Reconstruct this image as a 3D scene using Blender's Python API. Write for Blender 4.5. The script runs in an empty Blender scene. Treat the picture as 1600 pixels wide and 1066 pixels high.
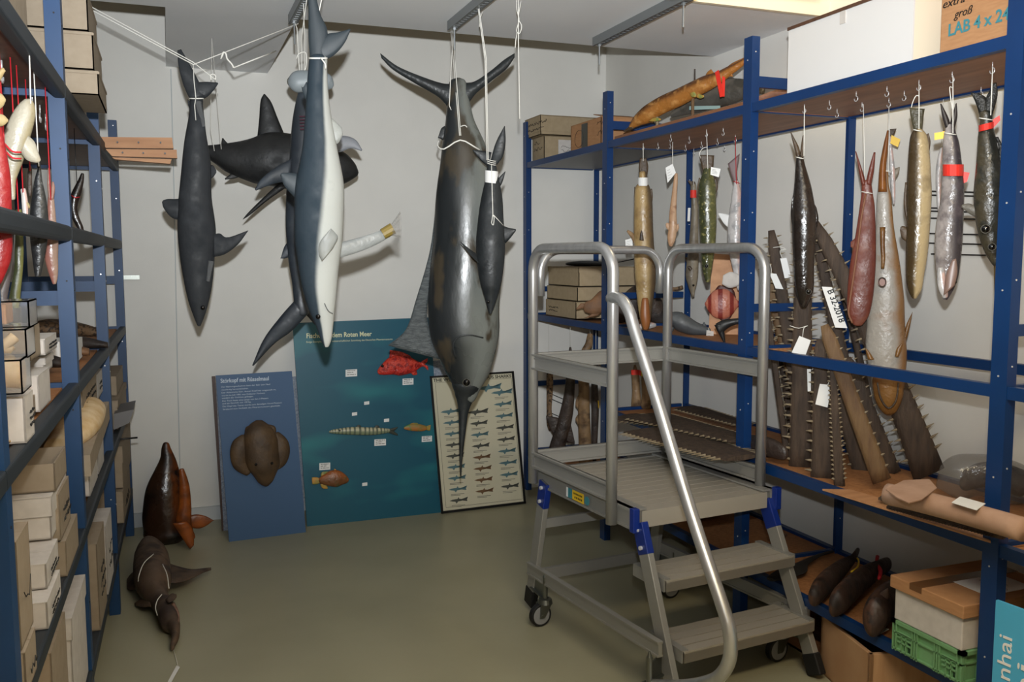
import bpy, bmesh, math, random
from mathutils import Vector, Matrix
random.seed(7)
SC = bpy.context.scene
COL = SC.collection
V = Vector
PI = math.pi

# ---------------------------------------------------------------- camera
FPX = 1400.0
CAMP = V((0, 0, 1.6))
def _basis(vx, vy, roll):
    a = V(((vx-800)/FPX, (vy-533)/FPX, 1)).normalized()
    t = V((math.sin(math.radians(roll)), math.cos(math.radians(roll)), 0))
    d = (t-a*a.dot(t)).normalized()
    return d.cross(a), a, -d
BX, BY, BZ = _basis(262, 403, 2.2)
cam_d = bpy.data.cameras.new('camera')
cam_d.sensor_width = 36
cam_d.lens = FPX/1600*36
cam_d.clip_start = 0.05
cam = bpy.data.objects.new('camera', cam_d)
COL.objects.link(cam)
_r = V((BX[0], BY[0], BZ[0])); _u = -V((BX[1], BY[1], BZ[1])); _b = -V((BX[2], BY[2], BZ[2]))
_m = Matrix((_r, _u, _b)).transposed().to_4x4()
_m.translation = CAMP
cam.matrix_world = _m
SC.camera = cam
FWD = -_b

# ---------------------------------------------------------------- view, world, lights
SC.view_settings.view_transform = 'Standard'
SC.view_settings.look = 'None'
SC.view_settings.exposure = 0.0
SC.view_settings.gamma = 1.0
SC.view_settings.use_curve_mapping = False
w = bpy.data.worlds.new('room_ambient')
SC.world = w
w.use_nodes = True
w.node_tree.nodes['Background'].inputs[0].default_value = (1.0, 0.82, 0.56, 1)
w.node_tree.nodes['Background'].inputs[1].default_value = 0.5

def lamp(name, kind, loc, energy, color, look=None, **kw):
    d = bpy.data.lights.new(name, kind)
    d.energy = energy
    d.color = color
    for k, v in kw.items():
        setattr(d, k, v)
    o = bpy.data.objects.new(name, d)
    COL.objects.link(o)
    o.location = loc
    if look is not None:
        o.rotation_euler = (V(look)-V(loc)).to_track_quat('-Z', 'Y').to_euler()
    return o
# the camera's own flash, a little above the lens and tilted up
lamp('camera_flash', 'SPOT', CAMP+V((0.01, 0.0, 0.175)), 690, (0.93, 0.97, 1.0), look=(1.5, 4.2, 3.3),
     spot_size=math.radians(96), spot_blend=1.0, shadow_soft_size=0.022)
# ceiling tube lights behind the photographer
lamp('ceiling_tubes_rear', 'AREA', (0.9, 0.5, 2.64), 48, (1.0, 0.83, 0.56), look=(0.9, 0.5, 0), shape='RECTANGLE', size=1.2, size_y=0.3)
# bulb in the raised ceiling bay on the right
lamp('bay_lamp', 'POINT', (2.45, 2.9, 3.1), 10, (1.0, 0.86, 0.6), shadow_soft_size=0.12)

# ---------------------------------------------------------------- pixel helpers (1600x1066 frame)
def ray(px, py):
    v = V(((px-800)/FPX, (py-533)/FPX, 1))
    return V((v.dot(BX), v.dot(BY), v.dot(BZ)))
def on(px, py, ax, val):
    r = ray(px, py)
    return CAMP + r*((val-CAMP[ax])/r[ax])
class F:
    """upright plane facing the camera through the point a pixel gives at a known place"""
    def __init__(s, px, py, ax, val, normal=None):
        s.o = on(px, py, ax, val)
        if normal is None:
            n = CAMP-s.o
            n.z = 0
            n.normalize()
        else:
            n = V(normal).normalized()
        s.n = n
    def p(s, px, py, off=0.0):
        r = ray(px, py)
        t = (s.o+s.n*off-CAMP).dot(s.n)/r.dot(s.n)
        return CAMP+r*t
class FQ(F):
    def __init__(s, o, n):
        s.o = V(o); s.n = V(n).normalized()

# ---------------------------------------------------------------- objects
WL = {}
def own(o, loc):
    WL[o.name] = V(loc)
def wl(o):
    return WL.get(o.name, V((0, 0, 0))) if o is not None else V((0, 0, 0))
def props(o, label=None, cat=None, group=None, kind=None):
    if label: o['label'] = label
    if cat: o['category'] = cat
    if group: o['group'] = group
    if kind: o['kind'] = kind
    return o
def thing(name, label, cat, loc, group=None):
    o = bpy.data.objects.new(name, None)
    o.empty_display_size = 0.05
    COL.objects.link(o)
    o.location = V(loc)
    own(o, loc)
    return props(o, label, cat, group)
class MB:
    def __init__(s):
        s.v = []; s.f = []; s.mi = []; s.cur = 0; s.att = {}
    def add(s, vs, fs):
        b = len(s.v)
        s.v += [V(x) for x in vs]
        for f in fs:
            s.f.append([b+i for i in f]); s.mi.append(s.cur)
        return b
    def hexa(s, c):     # 8 corners: bottom 4 ccw, top 4
        s.add(c, [(3, 2, 1, 0), (4, 5, 6, 7), (0, 1, 5, 4), (1, 2, 6, 5), (2, 3, 7, 6), (3, 0, 4, 7)])
    def box(s, x0, x1, y0, y1, z0, z1):
        s.hexa([(x0, y0, z0), (x1, y0, z0), (x1, y1, z0), (x0, y1, z0), (x0, y0, z1), (x1, y0, z1), (x1, y1, z1), (x0, y1, z1)])
    def obox(s, c, ex, ey, ez):   # centre + half-extent vectors
        c, ex, ey, ez = V(c), V(ex), V(ey), V(ez)
        s.hexa([c-ex-ey-ez, c+ex-ey-ez, c+ex+ey-ez, c-ex+ey-ez, c-ex-ey+ez, c+ex-ey+ez, c+ex+ey+ez, c-ex+ey+ez])
    def bar(s, a, b, wa, wb, up=(0, 0, 1)):  # beam from a to b, full width wa (side) x wb (up)
        a, b = V(a), V(b)
        d = (b-a).normalized()
        sd = d.cross(V(up))
        if sd.length < 1e-4: sd = d.cross(V((0, 1, 0)))
        sd.normalize()
        u = sd.cross(d)
        s.obox((a+b)/2, sd*wa/2, (b-a)/2, u*wb/2)
    def rings(s, rings, cap=True, closed=True):
        n = len(rings[0]); b = len(s.v)
        for r in rings: s.v += [V(x) for x in r]
        m = n if closed else n-1
        for i in range(len(rings)-1):
            for j in range(m):
                k = (j+1) % n
                s.f.append([b+i*n+j, b+i*n+k, b+(i+1)*n+k, b+(i+1)*n+j]); s.mi.append(s.cur)
        if cap:
            s.f.append([b+j for j in reversed(range(n))]); s.mi.append(s.cur)
            s.f.append([b+(len(rings)-1)*n+j for j in range(n)]); s.mi.append(s.cur)
        return b
    def tube(s, pts, r, n=8, smooth=0):
        pts = [V(p) for p in pts]
        if smooth: pts = spline(pts, smooth)
        rr = r if isinstance(r, (list, tuple)) else None
        t0 = (pts[1]-pts[0]).normalized()
        a = t0.orthogonal().normalized()
        rings = []
        for i, p in enumerate(pts):
            t = (pts[min(i+1, len(pts)-1)]-pts[max(i-1, 0)])
            t = t.normalized() if t.length > 1e-9 else t0
            a = (a-t*a.dot(t)).normalized()
            c = t.cross(a)
            q = r if rr is None else rr[0]+(rr[-1]-rr[0])*i/(len(pts)-1)
            rings.append([p+(a*math.cos(2*PI*k/n)+c*math.sin(2*PI*k/n))*q for k in range(n)])
        s.rings(rings)
    def cyl(s, a, b, r, n=20, r2=None):
        s.tube([a, b], [r, r if r2 is None else r2], n)
    def build(s, name, mat, parent=None, smooth=False, bevel=0, label=None, cat=None, group=None, kind=None, sub=0, loc=None):
        me = bpy.data.meshes.new(name)
        if parent is not None: L = wl(parent)
        elif loc is not None: L = V(loc)
        elif kind == 'structure': L = V((0, 0, 0))
        else:
            xs = [p.x for p in s.v]; ys = [p.y for p in s.v]; zs = [p.z for p in s.v]
            L = V(((min(xs)+max(xs))/2, (min(ys)+max(ys))/2, min(zs)))
        me.from_pydata([tuple(p-L) for p in s.v], [], s.f)
        mats = mat if isinstance(mat, (list, tuple)) else [mat]
        for m in mats: me.materials.append(m)
        if len(mats) > 1:
            me.polygons.foreach_set('material_index', s.mi)
        for k, vals in s.att.items():
            at = me.attributes.new(k, 'FLOAT', 'POINT')
            at.data.foreach_set('value', vals + [0.0]*(len(s.v)-len(vals)))
        bm = bmesh.new(); bm.from_mesh(me)
        bmesh.ops.recalc_face_normals(bm, faces=bm.faces)
        bm.to_mesh(me); bm.free()
        if smooth:
            me.polygons.foreach_set('use_smooth', [True]*len(me.polygons))
        o = bpy.data.objects.new(name, me)
        COL.objects.link(o)
        if parent is not None: o.parent = parent
        else: o.location = L
        own(o, L)
        if bevel:
            md = o.modifiers.new('bevel', 'BEVEL'); md.width = bevel; md.segments = 2; md.limit_method = 'ANGLE'
            md.harden_normals = False
        if sub:
            md = o.modifiers.new('sub', 'SUBSURF'); md.levels = sub; md.render_levels = sub
        return props(o, label, cat, group, kind)

def spline(pts, k=6):
    pts = [V(p) for p in pts]
    P = [pts[0]*2-pts[1]]+pts+[pts[-1]*2-pts[-2]]
    out = []
    for i in range(1, len(P)-2):
        a, b, c, d = P[i-1], P[i], P[i+1], P[i+2]
        for j in range(k):
            t = j/k
            out.append(0.5*((2*b)+(c-a)*t+(2*a-5*b+4*c-d)*t*t+(3*b-a-3*c+d)*t**3))
    out.append(pts[-1])
    return out

def loft(mb, st, n=24, k=5, up=None):
    """st: list of (centre, side halfvector, up halfvector); smooth elliptical body"""
    C = spline([x[0] for x in st], k); A = spline([x[1] for x in st], k); B = spline([x[2] for x in st], k)
    ac = []; al = []; fr = []
    rings = []
    ph = random.uniform(0, 6)
    for i, (c, a, b) in enumerate(zip(C, A, B)):
        wv = 1+0.014*math.sin(i*0.55+ph)
        a = a*wv; b = b*wv
        rings.append([c+a*math.cos(2*PI*j/n)+b*math.sin(2*PI*j/n) for j in range(n)])
        for j in range(n):
            ac.append(math.cos(2*PI*j/n)); fr.append(math.sin(2*PI*j/n)); al.append(i/(len(C)-1))
    mb.rings(rings)
    for kk, vals in (('across', ac), ('front', fr), ('along', al)):
        mb.att.setdefault(kk, [])
        mb.att[kk] += [0.0]*(len(mb.v)-len(vals)-len(mb.att[kk]))+vals

def body(name, fr, st, mat, parent=None, ratio=0.7, off=0.0, k=5, n=24, tip=True, **kw):
    """st: (px, py, half width px) along the fish in the plane fr; off = metres towards the camera"""
    out = []
    m = len(st)
    for i, s in enumerate(st):
        a = st[max(i-1, 0)]; b = st[min(i+1, m-1)]
        dx, dy = b[0]-a[0], b[1]-a[1]
        L = math.hypot(dx, dy) or 1
        nx, ny = dy/L, -dx/L      # for a fish drawn downwards this points to image right
        o = off + (s[3] if len(s) > 3 else 0)
        c = fr.p(s[0], s[1], o)
        e = fr.p(s[0]+nx*s[2], s[1]+ny*s[2], o)
        sv = e-c
        out.append((c, sv, fr.n*sv.length*ratio))
    if tip:
        for idx, e in ((0, 1), (-1, -2)):
            c, a, b = out[idx]
            d = (c-out[e][0])
            d = d.normalized()*a.length*0.45 if d.length > 0 else d
            t = (c+d, a*0.35, b*0.35)
            if idx == 0: out.insert(0, t)
            else: out.append(t)
    mb = MB()
    loft(mb, out, n, k)
    return mb.build(name, mat, parent, smooth=True, **kw)

def fin(name, fr, lead, trail, mat, parent, thick=0.008, off=0.0, off2=None, k=4, **kw):
    """flat tapered fin between a leading and a trailing outline (pixels), root first"""
    o2 = off if off2 is None else off2
    nl = max(len(lead), len(trail))
    def pts(L):
        m = len(L)
        P = [fr.p(x[0], x[1], off+(o2-off)*i/(m-1)) for i, x in enumerate(L)]
        P = spline(P, 12)
        return [P[round(i*(len(P)-1)/(nl*k))] for i in range(nl*k+1)]
    A = pts(lead); B = pts(trail)
    mb = MB(); m = 6
    rings = []
    for i, (a, b) in enumerate(zip(A, B)):
        s = i/(len(A)-1)
        th = thick*(1-0.75*s)
        up = []; dn = []
        for j in range(m+1):
            t = j/m
            p = a.lerp(b, t)
            h = th*(max(math.sin(PI*min(t*0.92+0.04, 1)), 0.0)**0.7)
            up.append(p+fr.n*h); dn.append(p-fr.n*h)
        rings.append(up+dn[::-1])
    mb.rings(rings)
    L = len(rings[0])
    mb.att['across'] = [0.0]*len(mb.v); mb.att['front'] = [0.5]*len(mb.v)
    mb.att['along'] = [(i//L)/len(rings) for i in range(len(mb.v))]
    return mb.build(name, mat, parent, smooth=True, **kw)

def string(pts, mat, parent, r=0.0016, name='string', smooth=0, n=6, **kw):
    mb = MB(); mb.tube(pts, r, n, smooth)
    return mb.build(name, mat, parent, smooth=True, **kw)

def quad_card(name, pts, th, n, mat, parent=None, **kw):
    """thin slab from 4 world points in order, thickness th away from n"""
    n = V(n).normalized()
    mb = MB()
    P = [V(p) for p in pts]
    mb.hexa([p-n*th for p in P]+P)
    return mb.build(name, mat, parent, **kw)

def text(body_, size, org, ex, ey, mat, parent, name='lettering', th=0.0006, shear=0.0, align='LEFT', spacing=1.0, fit=None, **kw):
    cu = bpy.data.curves.new('t', 'FONT')
    cu.body = body_; cu.size = size; cu.shear = shear; cu.align_x = align; cu.space_character = spacing
    cu.extrude = th; cu.resolution_u = 3
    if kw.pop('bold', False): cu.offset = size*0.018
    to = bpy.data.objects.new('t', cu)
    me = bpy.data.meshes.new_from_object(to)
    bpy.data.objects.remove(to); bpy.data.curves.remove(cu)
    ex, ey = V(ex).normalized(), V(ey).normalized()
    n = ex.cross(ey)
    sx = 1.0
    if fit and len(me.vertices):
        wd = max(v.co.x for v in me.vertices)-min(v.co.x for v in me.vertices)
        sx = fit/wd
    L = wl(parent)
    for v in me.vertices:
        c = v.co.copy()
        v.co = V(org)+ex*c.x*sx+ey*c.y+n*(c.z+th)-L
    me.materials.clear(); me.materials.append(mat)
    me.name = name
    o = bpy.data.objects.new(name, me)
    COL.objects.link(o)
    o.parent = parent
    own(o, L)
    return props(o, **kw)

# ---------------------------------------------------------------- materials
def lin(c):
    return tuple(((x/255)/12.92 if x/255 <= 0.04045 else ((x/255+0.055)/1.055)**2.4) for x in c)+(1,)
class NT:
    def __init__(s, name):
        s.m = bpy.data.materials.new(name); s.m.use_nodes = True
        s.t = s.m.node_tree; s.b = s.t.nodes['Principled BSDF']
    def n(s, ty, **kw):
        x = s.t.nodes.new(ty)
        for k, v in kw.items(): setattr(x, k, v)
        return x
    def l(s, a, b): s.t.links.new(a, b)
FALLOFF_GAIN = 0.45  # colour gain reset per section, higher far off to offset the flash falloff
def dim(c, k):
    return tuple(255*((max(x, 0)/255)**2.2*k)**(1/2.2) for x in c)
SHELL = ('galvanised_steel', 'teal_sign_board', 'red_fish_skin', 'barracuda_skin', 'triggerfish_skin', 'wrasse_skin', 'orange_green_fin', 'bubble_wrap', 'print_blue', 'buff_card_lifted', 'pale_hammer_skin', 'aluminium', 'bright_steel', 'white_paper', 'white_laminate', 'white_cord', 'white_grey_card', 'cream_lettering', 'pale_lettering', 'raw_pine', 'kraft_paper', 'plywood', 'hardboard', 'teal_print', 'clear_acrylic', 'red_tape', 'yellow_tape', 'red_cord', 'chipboard', 'blue_sign_board', 'brown_cardboard', 'azure_banner', 'beech_veneer', 'cream_poster', 'green_crate_plastic', 'bone', 'wall_paint', 'cream_paint', 'ceiling_board', 'floor_coating', 'plinth_paint')
def mat(name, c, rough=0.6, metal=0.0, c2=None, scale=8.0, detail=6.0, bump=0.0, bscale=None, stretch=(1, 1, 1), lo=0.35, hi=0.65, spec=0.5, alpha=None, trans=None, coat=0.0):
    q = NT(name); b = q.b
    if name not in SHELL:
        c = dim(c, FALLOFF_GAIN); c2 = dim(c2, FALLOFF_GAIN) if c2 else None
    b.inputs['Base Color'].default_value = lin(c)
    b.inputs['Roughness'].default_value = rough
    b.inputs['Metallic'].default_value = metal
    b.inputs['Specular IOR Level'].default_value = spec
    b.inputs['Coat Weight'].default_value = coat
    if alpha is not None: b.inputs['Alpha'].default_value = alpha
    if trans is not None:
        b.inputs['Transmission Weight'].default_value = trans
        b.inputs['IOR'].default_value = 1.15
    if c2 is not None or bump:
        tc = q.n('ShaderNodeTexCoord'); mp = q.n('ShaderNodeMapping')
        mp.inputs['Scale'].default_value = stretch
        q.l(tc.outputs['Object'], mp.inputs['Vector'])
    if c2 is not None:
        nz = q.n('ShaderNodeTexNoise'); nz.inputs['Scale'].default_value = scale; nz.inputs['Detail'].default_value = detail
        q.l(mp.outputs[0], nz.inputs['Vector'])
        r = q.n('ShaderNodeValToRGB')
        r.color_ramp.elements[0].position = lo; r.color_ramp.elements[0].color = lin(c)
        r.color_ramp.elements[1].position = hi; r.color_ramp.elements[1].color = lin(c2)
        q.l(nz.outputs[0], r.inputs[0]); q.l(r.outputs[0], b.inputs['Base Color'])
    if bump:
        n2 = q.n('ShaderNodeTexNoise'); n2.inputs['Scale'].default_value = bscale or scale*4; n2.inputs['Detail'].default_value = 4
        q.l(mp.outputs[0], n2.inputs['Vector'])
        bp = q.n('ShaderNodeBump'); bp.inputs['Strength'].default_value = bump; bp.inputs['Distance'].default_value = 0.01
        q.l(n2.outputs[0], bp.inputs['Height']); q.l(bp.outputs[0], b.inputs['Normal'])
    return q.m
def fish(name, ca, cb, b=0.0, soft=0.2, attr='across', mot=None, mscale=14, mlo=0.5, mhi=0.62, rough=0.4, bump=0.15, bscale=60, wob=0.25, stretch=(1, 1, 1), spots=None, bands=None, metal=0.0, spec=0.5, drift=0.0):
    """two skin tones split at 'attr' = b, with mottling"""
    q = NT(name)
    ALBf = 1.0 if name in SHELL else FALLOFF_GAIN
    ca, cb = dim(ca, ALBf), dim(cb, ALBf); mot = dim(mot, ALBf) if mot else None; bands = (dim(bands[0], ALBf), bands[1]) if bands else None
    at = q.n('ShaderNodeAttribute', attribute_name=attr)
    tc = q.n('ShaderNodeTexCoord'); mp = q.n('ShaderNodeMapping'); mp.inputs['Scale'].default_value = stretch
    q.l(tc.outputs['Object'], mp.inputs['Vector'])
    nz = q.n('ShaderNodeTexNoise'); nz.inputs['Scale'].default_value = 9; nz.inputs['Detail'].default_value = 3
    q.l(mp.outputs[0], nz.inputs['Vector'])
    ma = q.n('ShaderNodeMath', operation='MULTIPLY_ADD')
    q.l(nz.outputs[0], ma.inputs[0]); ma.inputs[1].default_value = wob; q.l(at.outputs['Fac'], ma.inputs[2])
    src = ma.outputs[0]
    if drift:
        a2 = q.n('ShaderNodeAttribute', attribute_name='along')
        m2 = q.n('ShaderNodeMath', operation='MULTIPLY_ADD')
        q.l(a2.outputs['Fac'], m2.inputs[0]); m2.inputs[1].default_value = drift; q.l(src, m2.inputs[2])
        src = m2.outputs[0]
    mr = q.n('ShaderNodeMapRange', interpolation_type='SMOOTHSTEP')
    mr.inputs['From Min'].default_value = b-soft+wob/2; mr.inputs['From Max'].default_value = b+soft+wob/2
    q.l(src, mr.inputs['Value'])
    mx = q.n('ShaderNodeMix', data_type='RGBA')
    mx.inputs[6].default_value = lin(ca); mx.inputs[7].default_value = lin(cb)
    q.l(mr.outputs[0], mx.inputs[0])
    out = mx.outputs[2]
    if mot is not None:
        n2 = q.n('ShaderNodeTexNoise'); n2.inputs['Scale'].default_value = mscale; n2.inputs['Detail'].default_value = 5
        q.l(mp.outputs[0], n2.inputs['Vector'])
        r2 = q.n('ShaderNodeMapRange'); r2.inputs['From Min'].default_value = mlo; r2.inputs['From Max'].default_value = mhi
        q.l(n2.outputs[0], r2.inputs['Value'])
        m3 = q.n('ShaderNodeMix', data_type='RGBA'); q.l(r2.outputs[0], m3.inputs[0]); q.l(out, m3.inputs[6]); m3.inputs[7].default_value = lin(mot)
        out = m3.outputs[2]
    if bands is not None:
        cc, num = bands
        a3 = q.n('ShaderNodeAttribute', attribute_name='along')
        m4 = q.n('ShaderNodeMath', operation='MULTIPLY'); q.l(a3.outputs['Fac'], m4.inputs[0]); m4.inputs[1].default_value = num*2*PI
        m5 = q.n('ShaderNodeMath', operation='SINE'); q.l(m4.outputs[0], m5.inputs[0])
        r3 = q.n('ShaderNodeMapRange'); r3.inputs['From Min'].default_value = 0.1; r3.inputs['From Max'].default_value = 0.5
        q.l(m5.outputs[0], r3.inputs['Value'])
        m6 = q.n('ShaderNodeMix', data_type='RGBA'); q.l(r3.outputs[0], m6.inputs[0]); q.l(out, m6.inputs[6]); m6.inputs[7].default_value = lin(cc)
        out = m6.outputs[2]
    q.l(out, q.b.inputs['Base Color'])
    q.b.inputs['Roughness'].default_value = rough
    q.b.inputs['Metallic'].default_value = metal
    q.b.inputs['Specular IOR Level'].default_value = spec
    if bump:
        n3 = q.n('ShaderNodeTexNoise'); n3.inputs['Scale'].default_value = bscale; n3.inputs['Detail'].default_value = 4
        q.l(mp.outputs[0], n3.inputs['Vector'])
        n4 = q.n('ShaderNodeTexNoise'); n4.inputs['Scale'].default_value = bscale*0.22; n4.inputs['Detail'].default_value = 3
        q.l(mp.outputs[0], n4.inputs['Vector'])
        bp = q.n('ShaderNodeBump'); bp.inputs['Strength'].default_value = min(bump*2.2, 1); bp.inputs['Distance'].default_value = 0.006
        q.l(n3.outputs[0], bp.inputs['Height'])
        b2 = q.n('ShaderNodeBump'); b2.inputs['Strength'].default_value = min(bump*1.6, 1); b2.inputs['Distance'].default_value = 0.02
        q.l(n4.outputs[0], b2.inputs['Height']); q.l(bp.outputs[0], b2.inputs['Normal']); q.l(b2.outputs[0], q.b.inputs['Normal'])
        rr = q.n('ShaderNodeMapRange'); rr.inputs['To Min'].default_value = rough*0.75; rr.inputs['To Max'].default_value = min(rough*1.6, 1)
        rr.inputs['From Min'].default_value = 0.35; rr.inputs['From Max'].default_value = 0.65
        q.l(n4.outputs[0], rr.inputs['Value']); q.l(rr.outputs[0], q.b.inputs['Roughness'])
    return q.m
M = {}
M['wall'] = mat('wall_paint', (230, 228, 222), 0.9, c2=(225, 223, 217), scale=3, bump=0.05, bscale=220, spec=0.2)
M['cream'] = mat('cream_paint', (238, 228, 204), 0.8, spec=0.2)
M['ceil'] = mat('ceiling_board', (238, 239, 240), 0.95, c2=(232, 234, 236), scale=2, spec=0.1)
M['floor'] = mat('floor_coating', (164, 160, 134), 0.34, c2=(156, 152, 126), scale=2.2, bump=0.03, bscale=90, spec=0.35)
M['plinth'] = mat('plinth_paint', (200, 204, 205), 0.6)
M['blue'] = mat('blue_enamel', (14, 76, 150), 0.42, c2=(12, 70, 140), scale=5, spec=0.5)
M['bluegrey'] = mat('faded_blue_enamel', (20, 86, 150), 0.5, c2=(18, 78, 136), scale=5, spec=0.5)
M['greybeam'] = mat('worn_blue_grey_enamel', (50, 60, 70), 0.55, c2=(42, 54, 66), scale=6)
M['ply'] = mat('plywood', (160, 110, 76), 0.55, c2=(130, 86, 58), scale=6, detail=8, stretch=(4, 0.6, 1), lo=0.3, hi=0.7)
M['plydark'] = mat('hardboard', (96, 66, 48), 0.5, c2=(78, 52, 38), scale=6, detail=8, stretch=(0.6, 5, 1))
M['chip'] = mat('chipboard', (176, 122, 76), 0.7, c2=(156, 104, 62), scale=60, detail=3)
M['greyboard'] = mat('grey_coated_board', (150, 148, 150), 0.5)
M['card'] = mat('buff_card', (226, 206, 180), 0.85, c2=(216, 196, 170), scale=30, spec=0.2)
M['card_lifted'] = mat('buff_card_lifted', (170, 152, 124), 0.85, c2=(162, 144, 116), scale=30, spec=0.2)  # same buff card coloured lighter, making up for weak flash far off
M['cardw'] = mat('white_grey_card', (206, 200, 194), 0.85, c2=(196, 190, 184), scale=30, spec=0.2)
M['carton'] = mat('brown_cardboard', (184, 138, 98), 0.85, c2=(174, 128, 90), scale=20, stretch=(1, 1, 6), spec=0.2)
M['kraft'] = mat('kraft_paper', (180, 146, 124), 0.75, c2=(162, 128, 106), scale=12, bump=0.2, bscale=14)
M['alu'] = mat('aluminium', (196, 196, 196), 0.3, metal=0.75, c2=(182, 182, 182), scale=40, stretch=(1, 1, 0.2))
M['alud'] = mat('extruded_aluminium', (226, 224, 216), 0.42, metal=0.45)
M['tread'] = mat('ribbed_tread_aluminium', (250, 240, 222), 0.45, metal=0.3)
M['zinc'] = mat('zinc_plate', (176, 180, 172), 0.35, metal=0.9)
M['steel'] = mat('galvanised_steel', (150, 154, 156), 0.45, metal=0.7)
M['chrome'] = mat('bright_steel', (235, 235, 235), 0.25, metal=0.5)
M['rubber'] = mat('black_rubber', (24, 24, 26), 0.6)
M['wheelw'] = mat('grey_wheel_plastic', (196, 198, 200), 0.5)
M['bluep'] = mat('blue_plastic', (24, 60, 168), 0.35)
M['cord'] = mat('white_cord', (228, 226, 218), 0.8)
M['redcord'] = mat('red_cord', (190, 28, 40), 0.7)
M['white'] = mat('white_paper', (230, 230, 228), 0.8)
M['red'] = mat('red_tape', (226, 52, 40), 0.5)
M['yellow'] = mat('yellow_tape', (232, 190, 44), 0.5)
M['black'] = mat('black_ink', (18, 18, 20), 0.6)
M['inkgrey'] = mat('grey_print', (120, 118, 108), 0.8)
M['frame'] = mat('black_frame', (16, 16, 18), 0.4)
M['clear'] = mat('clear_acrylic', (255, 255, 255), 0.06, trans=0.95)
M['wood'] = mat('raw_pine', (196, 146, 104), 0.6, c2=(170, 120, 80), scale=5, stretch=(0.8, 5, 5), lo=0.3, hi=0.7)
M['beech'] = mat('beech_veneer', (190, 150, 112), 0.5, c2=(180, 138, 100), scale=6, stretch=(6, 0.8, 1))
M['green'] = mat('green_crate_plastic', (118, 166, 118), 0.45)
M['saw'] = mat('dry_rostrum', (112, 90, 72), 0.75, c2=(76, 60, 48), scale=10, detail=8, stretch=(4, 4, 0.8), bump=0.4, bscale=50)
M['sawtan'] = mat('tan_rostrum', (164, 128, 84), 0.7, c2=(136, 100, 66), scale=10, detail=8, stretch=(4, 4, 0.8), bump=0.3, bscale=50)
M['tooth'] = mat('rostral_tooth', (206, 188, 156), 0.6, c2=(180, 158, 122), scale=30)
M['eye'] = mat('glass_eye', (10, 10, 12), 0.08)
M['eyering'] = mat('eye_ring', (96, 92, 78), 0.4)
M['bone'] = mat('bone', (226, 200, 160), 0.6, c2=(206, 170, 118), scale=20)
M['film'] = mat('clear_film', (200, 196, 190), 0.2, alpha=0.35)
M['tealtext'] = mat('teal_print', (60, 130, 140), 0.7)
M['offwhite'] = mat('cream_lettering', (214, 216, 180), 0.7)
M['lightink'] = mat('pale_lettering', (200, 212, 224), 0.7)
# ---------------------------------------------------------------- the room
HC = 2.704
def struct(name, mb, m, **kw): return mb.build(name, m, kind='structure', **kw)
b = MB(); b.box(-0.9, 3.0, -3.2, 5.72, -0.05, 0.0); struct('floor', b, M['floor'])
b = MB(); b.box(-1.0, 3.1, 5.68, 5.78, 0, 3.4); struct('wall_back', b, M['wall'])
b = MB(); b.box(2.87, 2.97, -3.2, 5.68, 0, 3.4); struct('wall_right', b, [M['wall']])
b = MB(); b.box(-0.98, -0.88, -3.2, 5.68, 0, 3.4); struct('wall_left', b, M['wall'])
b = MB(); b.box(-1.0, 2.02, -3.2, 4.36, HC, HC+0.05); b.box(2.02, 2.9, 3.45, 4.36, HC, HC+0.05)
b.box(0.03, 0.60, 4.36, 5.68, HC, HC+0.05); struct('ceiling', b, M['ceil'])
b = MB(); b.box(-1.0, 3.1, -3.2, 5.72, 3.4, 3.45); struct('ceiling_upper', b, M['cream'])
b = MB(); b.box(-0.88, 2.87, 5.665, 5.68, 0, 0.085); b.box(-0.88, 2.87, 5.66, 5.666, 0.078, 0.085); struct('baseboard_back', b, M['plinth'])
# bright raised bay over the right-hand shelf
b = MB(); b.box(2.02, 2.87, 3.425, 3.449, HC-0.012, 3.4); struct('trim_1', b, M['cream'])
b = MB(); b.box(2.021, 2.045, -3.2, 3.45, HC-0.012, 3.4); struct('trim_2', b, M['cream'])
b = MB()
for z0, z1, x0, x1 in ((2.76, 2.80, 2.30, 2.80), (3.16, 3.20, 2.30, 2.80), (2.80, 3.16, 2.30, 2.34), (2.80, 3.16, 2.76, 2.80)):
    b.box(x0, x1, 3.40, 3.424, z0, z1)
wf = struct('window_1', b, M['cream'])
b = MB(); b.box(2.34, 2.76, 3.41, 3.423, 2.80, 3.16); b.build('window_panel', M['cardw'], wf)
# cable line running down the back wall
b = MB(); b.tube([on(267, 108, 1, 5.677), on(272, 300, 1, 5.677), on(277, 560, 1, 5.677), on(283, 805, 1, 5.677)], 0.0035, 6); struct('trim_3', b, M['plinth'])

# ceiling rails (slotted channel) with threaded rods
def rail(x, y0, y1, label, rod, rod2=None):
    t = thing('ceiling_rail', label, 'rail', (x, y1, HC-0.04), 'slotted rails under the ceiling')
    m = MB(); zt, zb = HC-0.001, HC-0.042
    for sx in (-1, 1):
        m.box(x+sx*0.018-0.0015, x+sx*0.018+0.0015, y0, y1, zb, zt)
        m.box(min(x+sx*0.018, x+sx*0.009), max(x+sx*0.018, x+sx*0.009), y0, y1, zb, zb+0.003)
    yy = y0
    while yy < y1-0.03:
        m.box(x-0.010, x+0.010, yy, yy+0.018, zb, zb+0.003); yy += 0.036
    m.box(x-0.018, x+0.018, y0, y1, zt-0.003, zt)
    m.build('channel', M['steel'], t)
    for ry in [q for q in (rod, rod2) if q]:
        m = MB(); m.cyl((x, ry, zb-0.10), (x, ry, zb+0.02), 0.004, 8)
        m.cyl((x, ry, zb-0.01), (x, ry, zb), 0.010, 6)
        m.build('threaded_rod', M['steel'], t, smooth=False)
rail(0.572, 1.6, 4.30, 'short slotted steel rail under the ceiling above the blue and white shark', 4.24)
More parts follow.
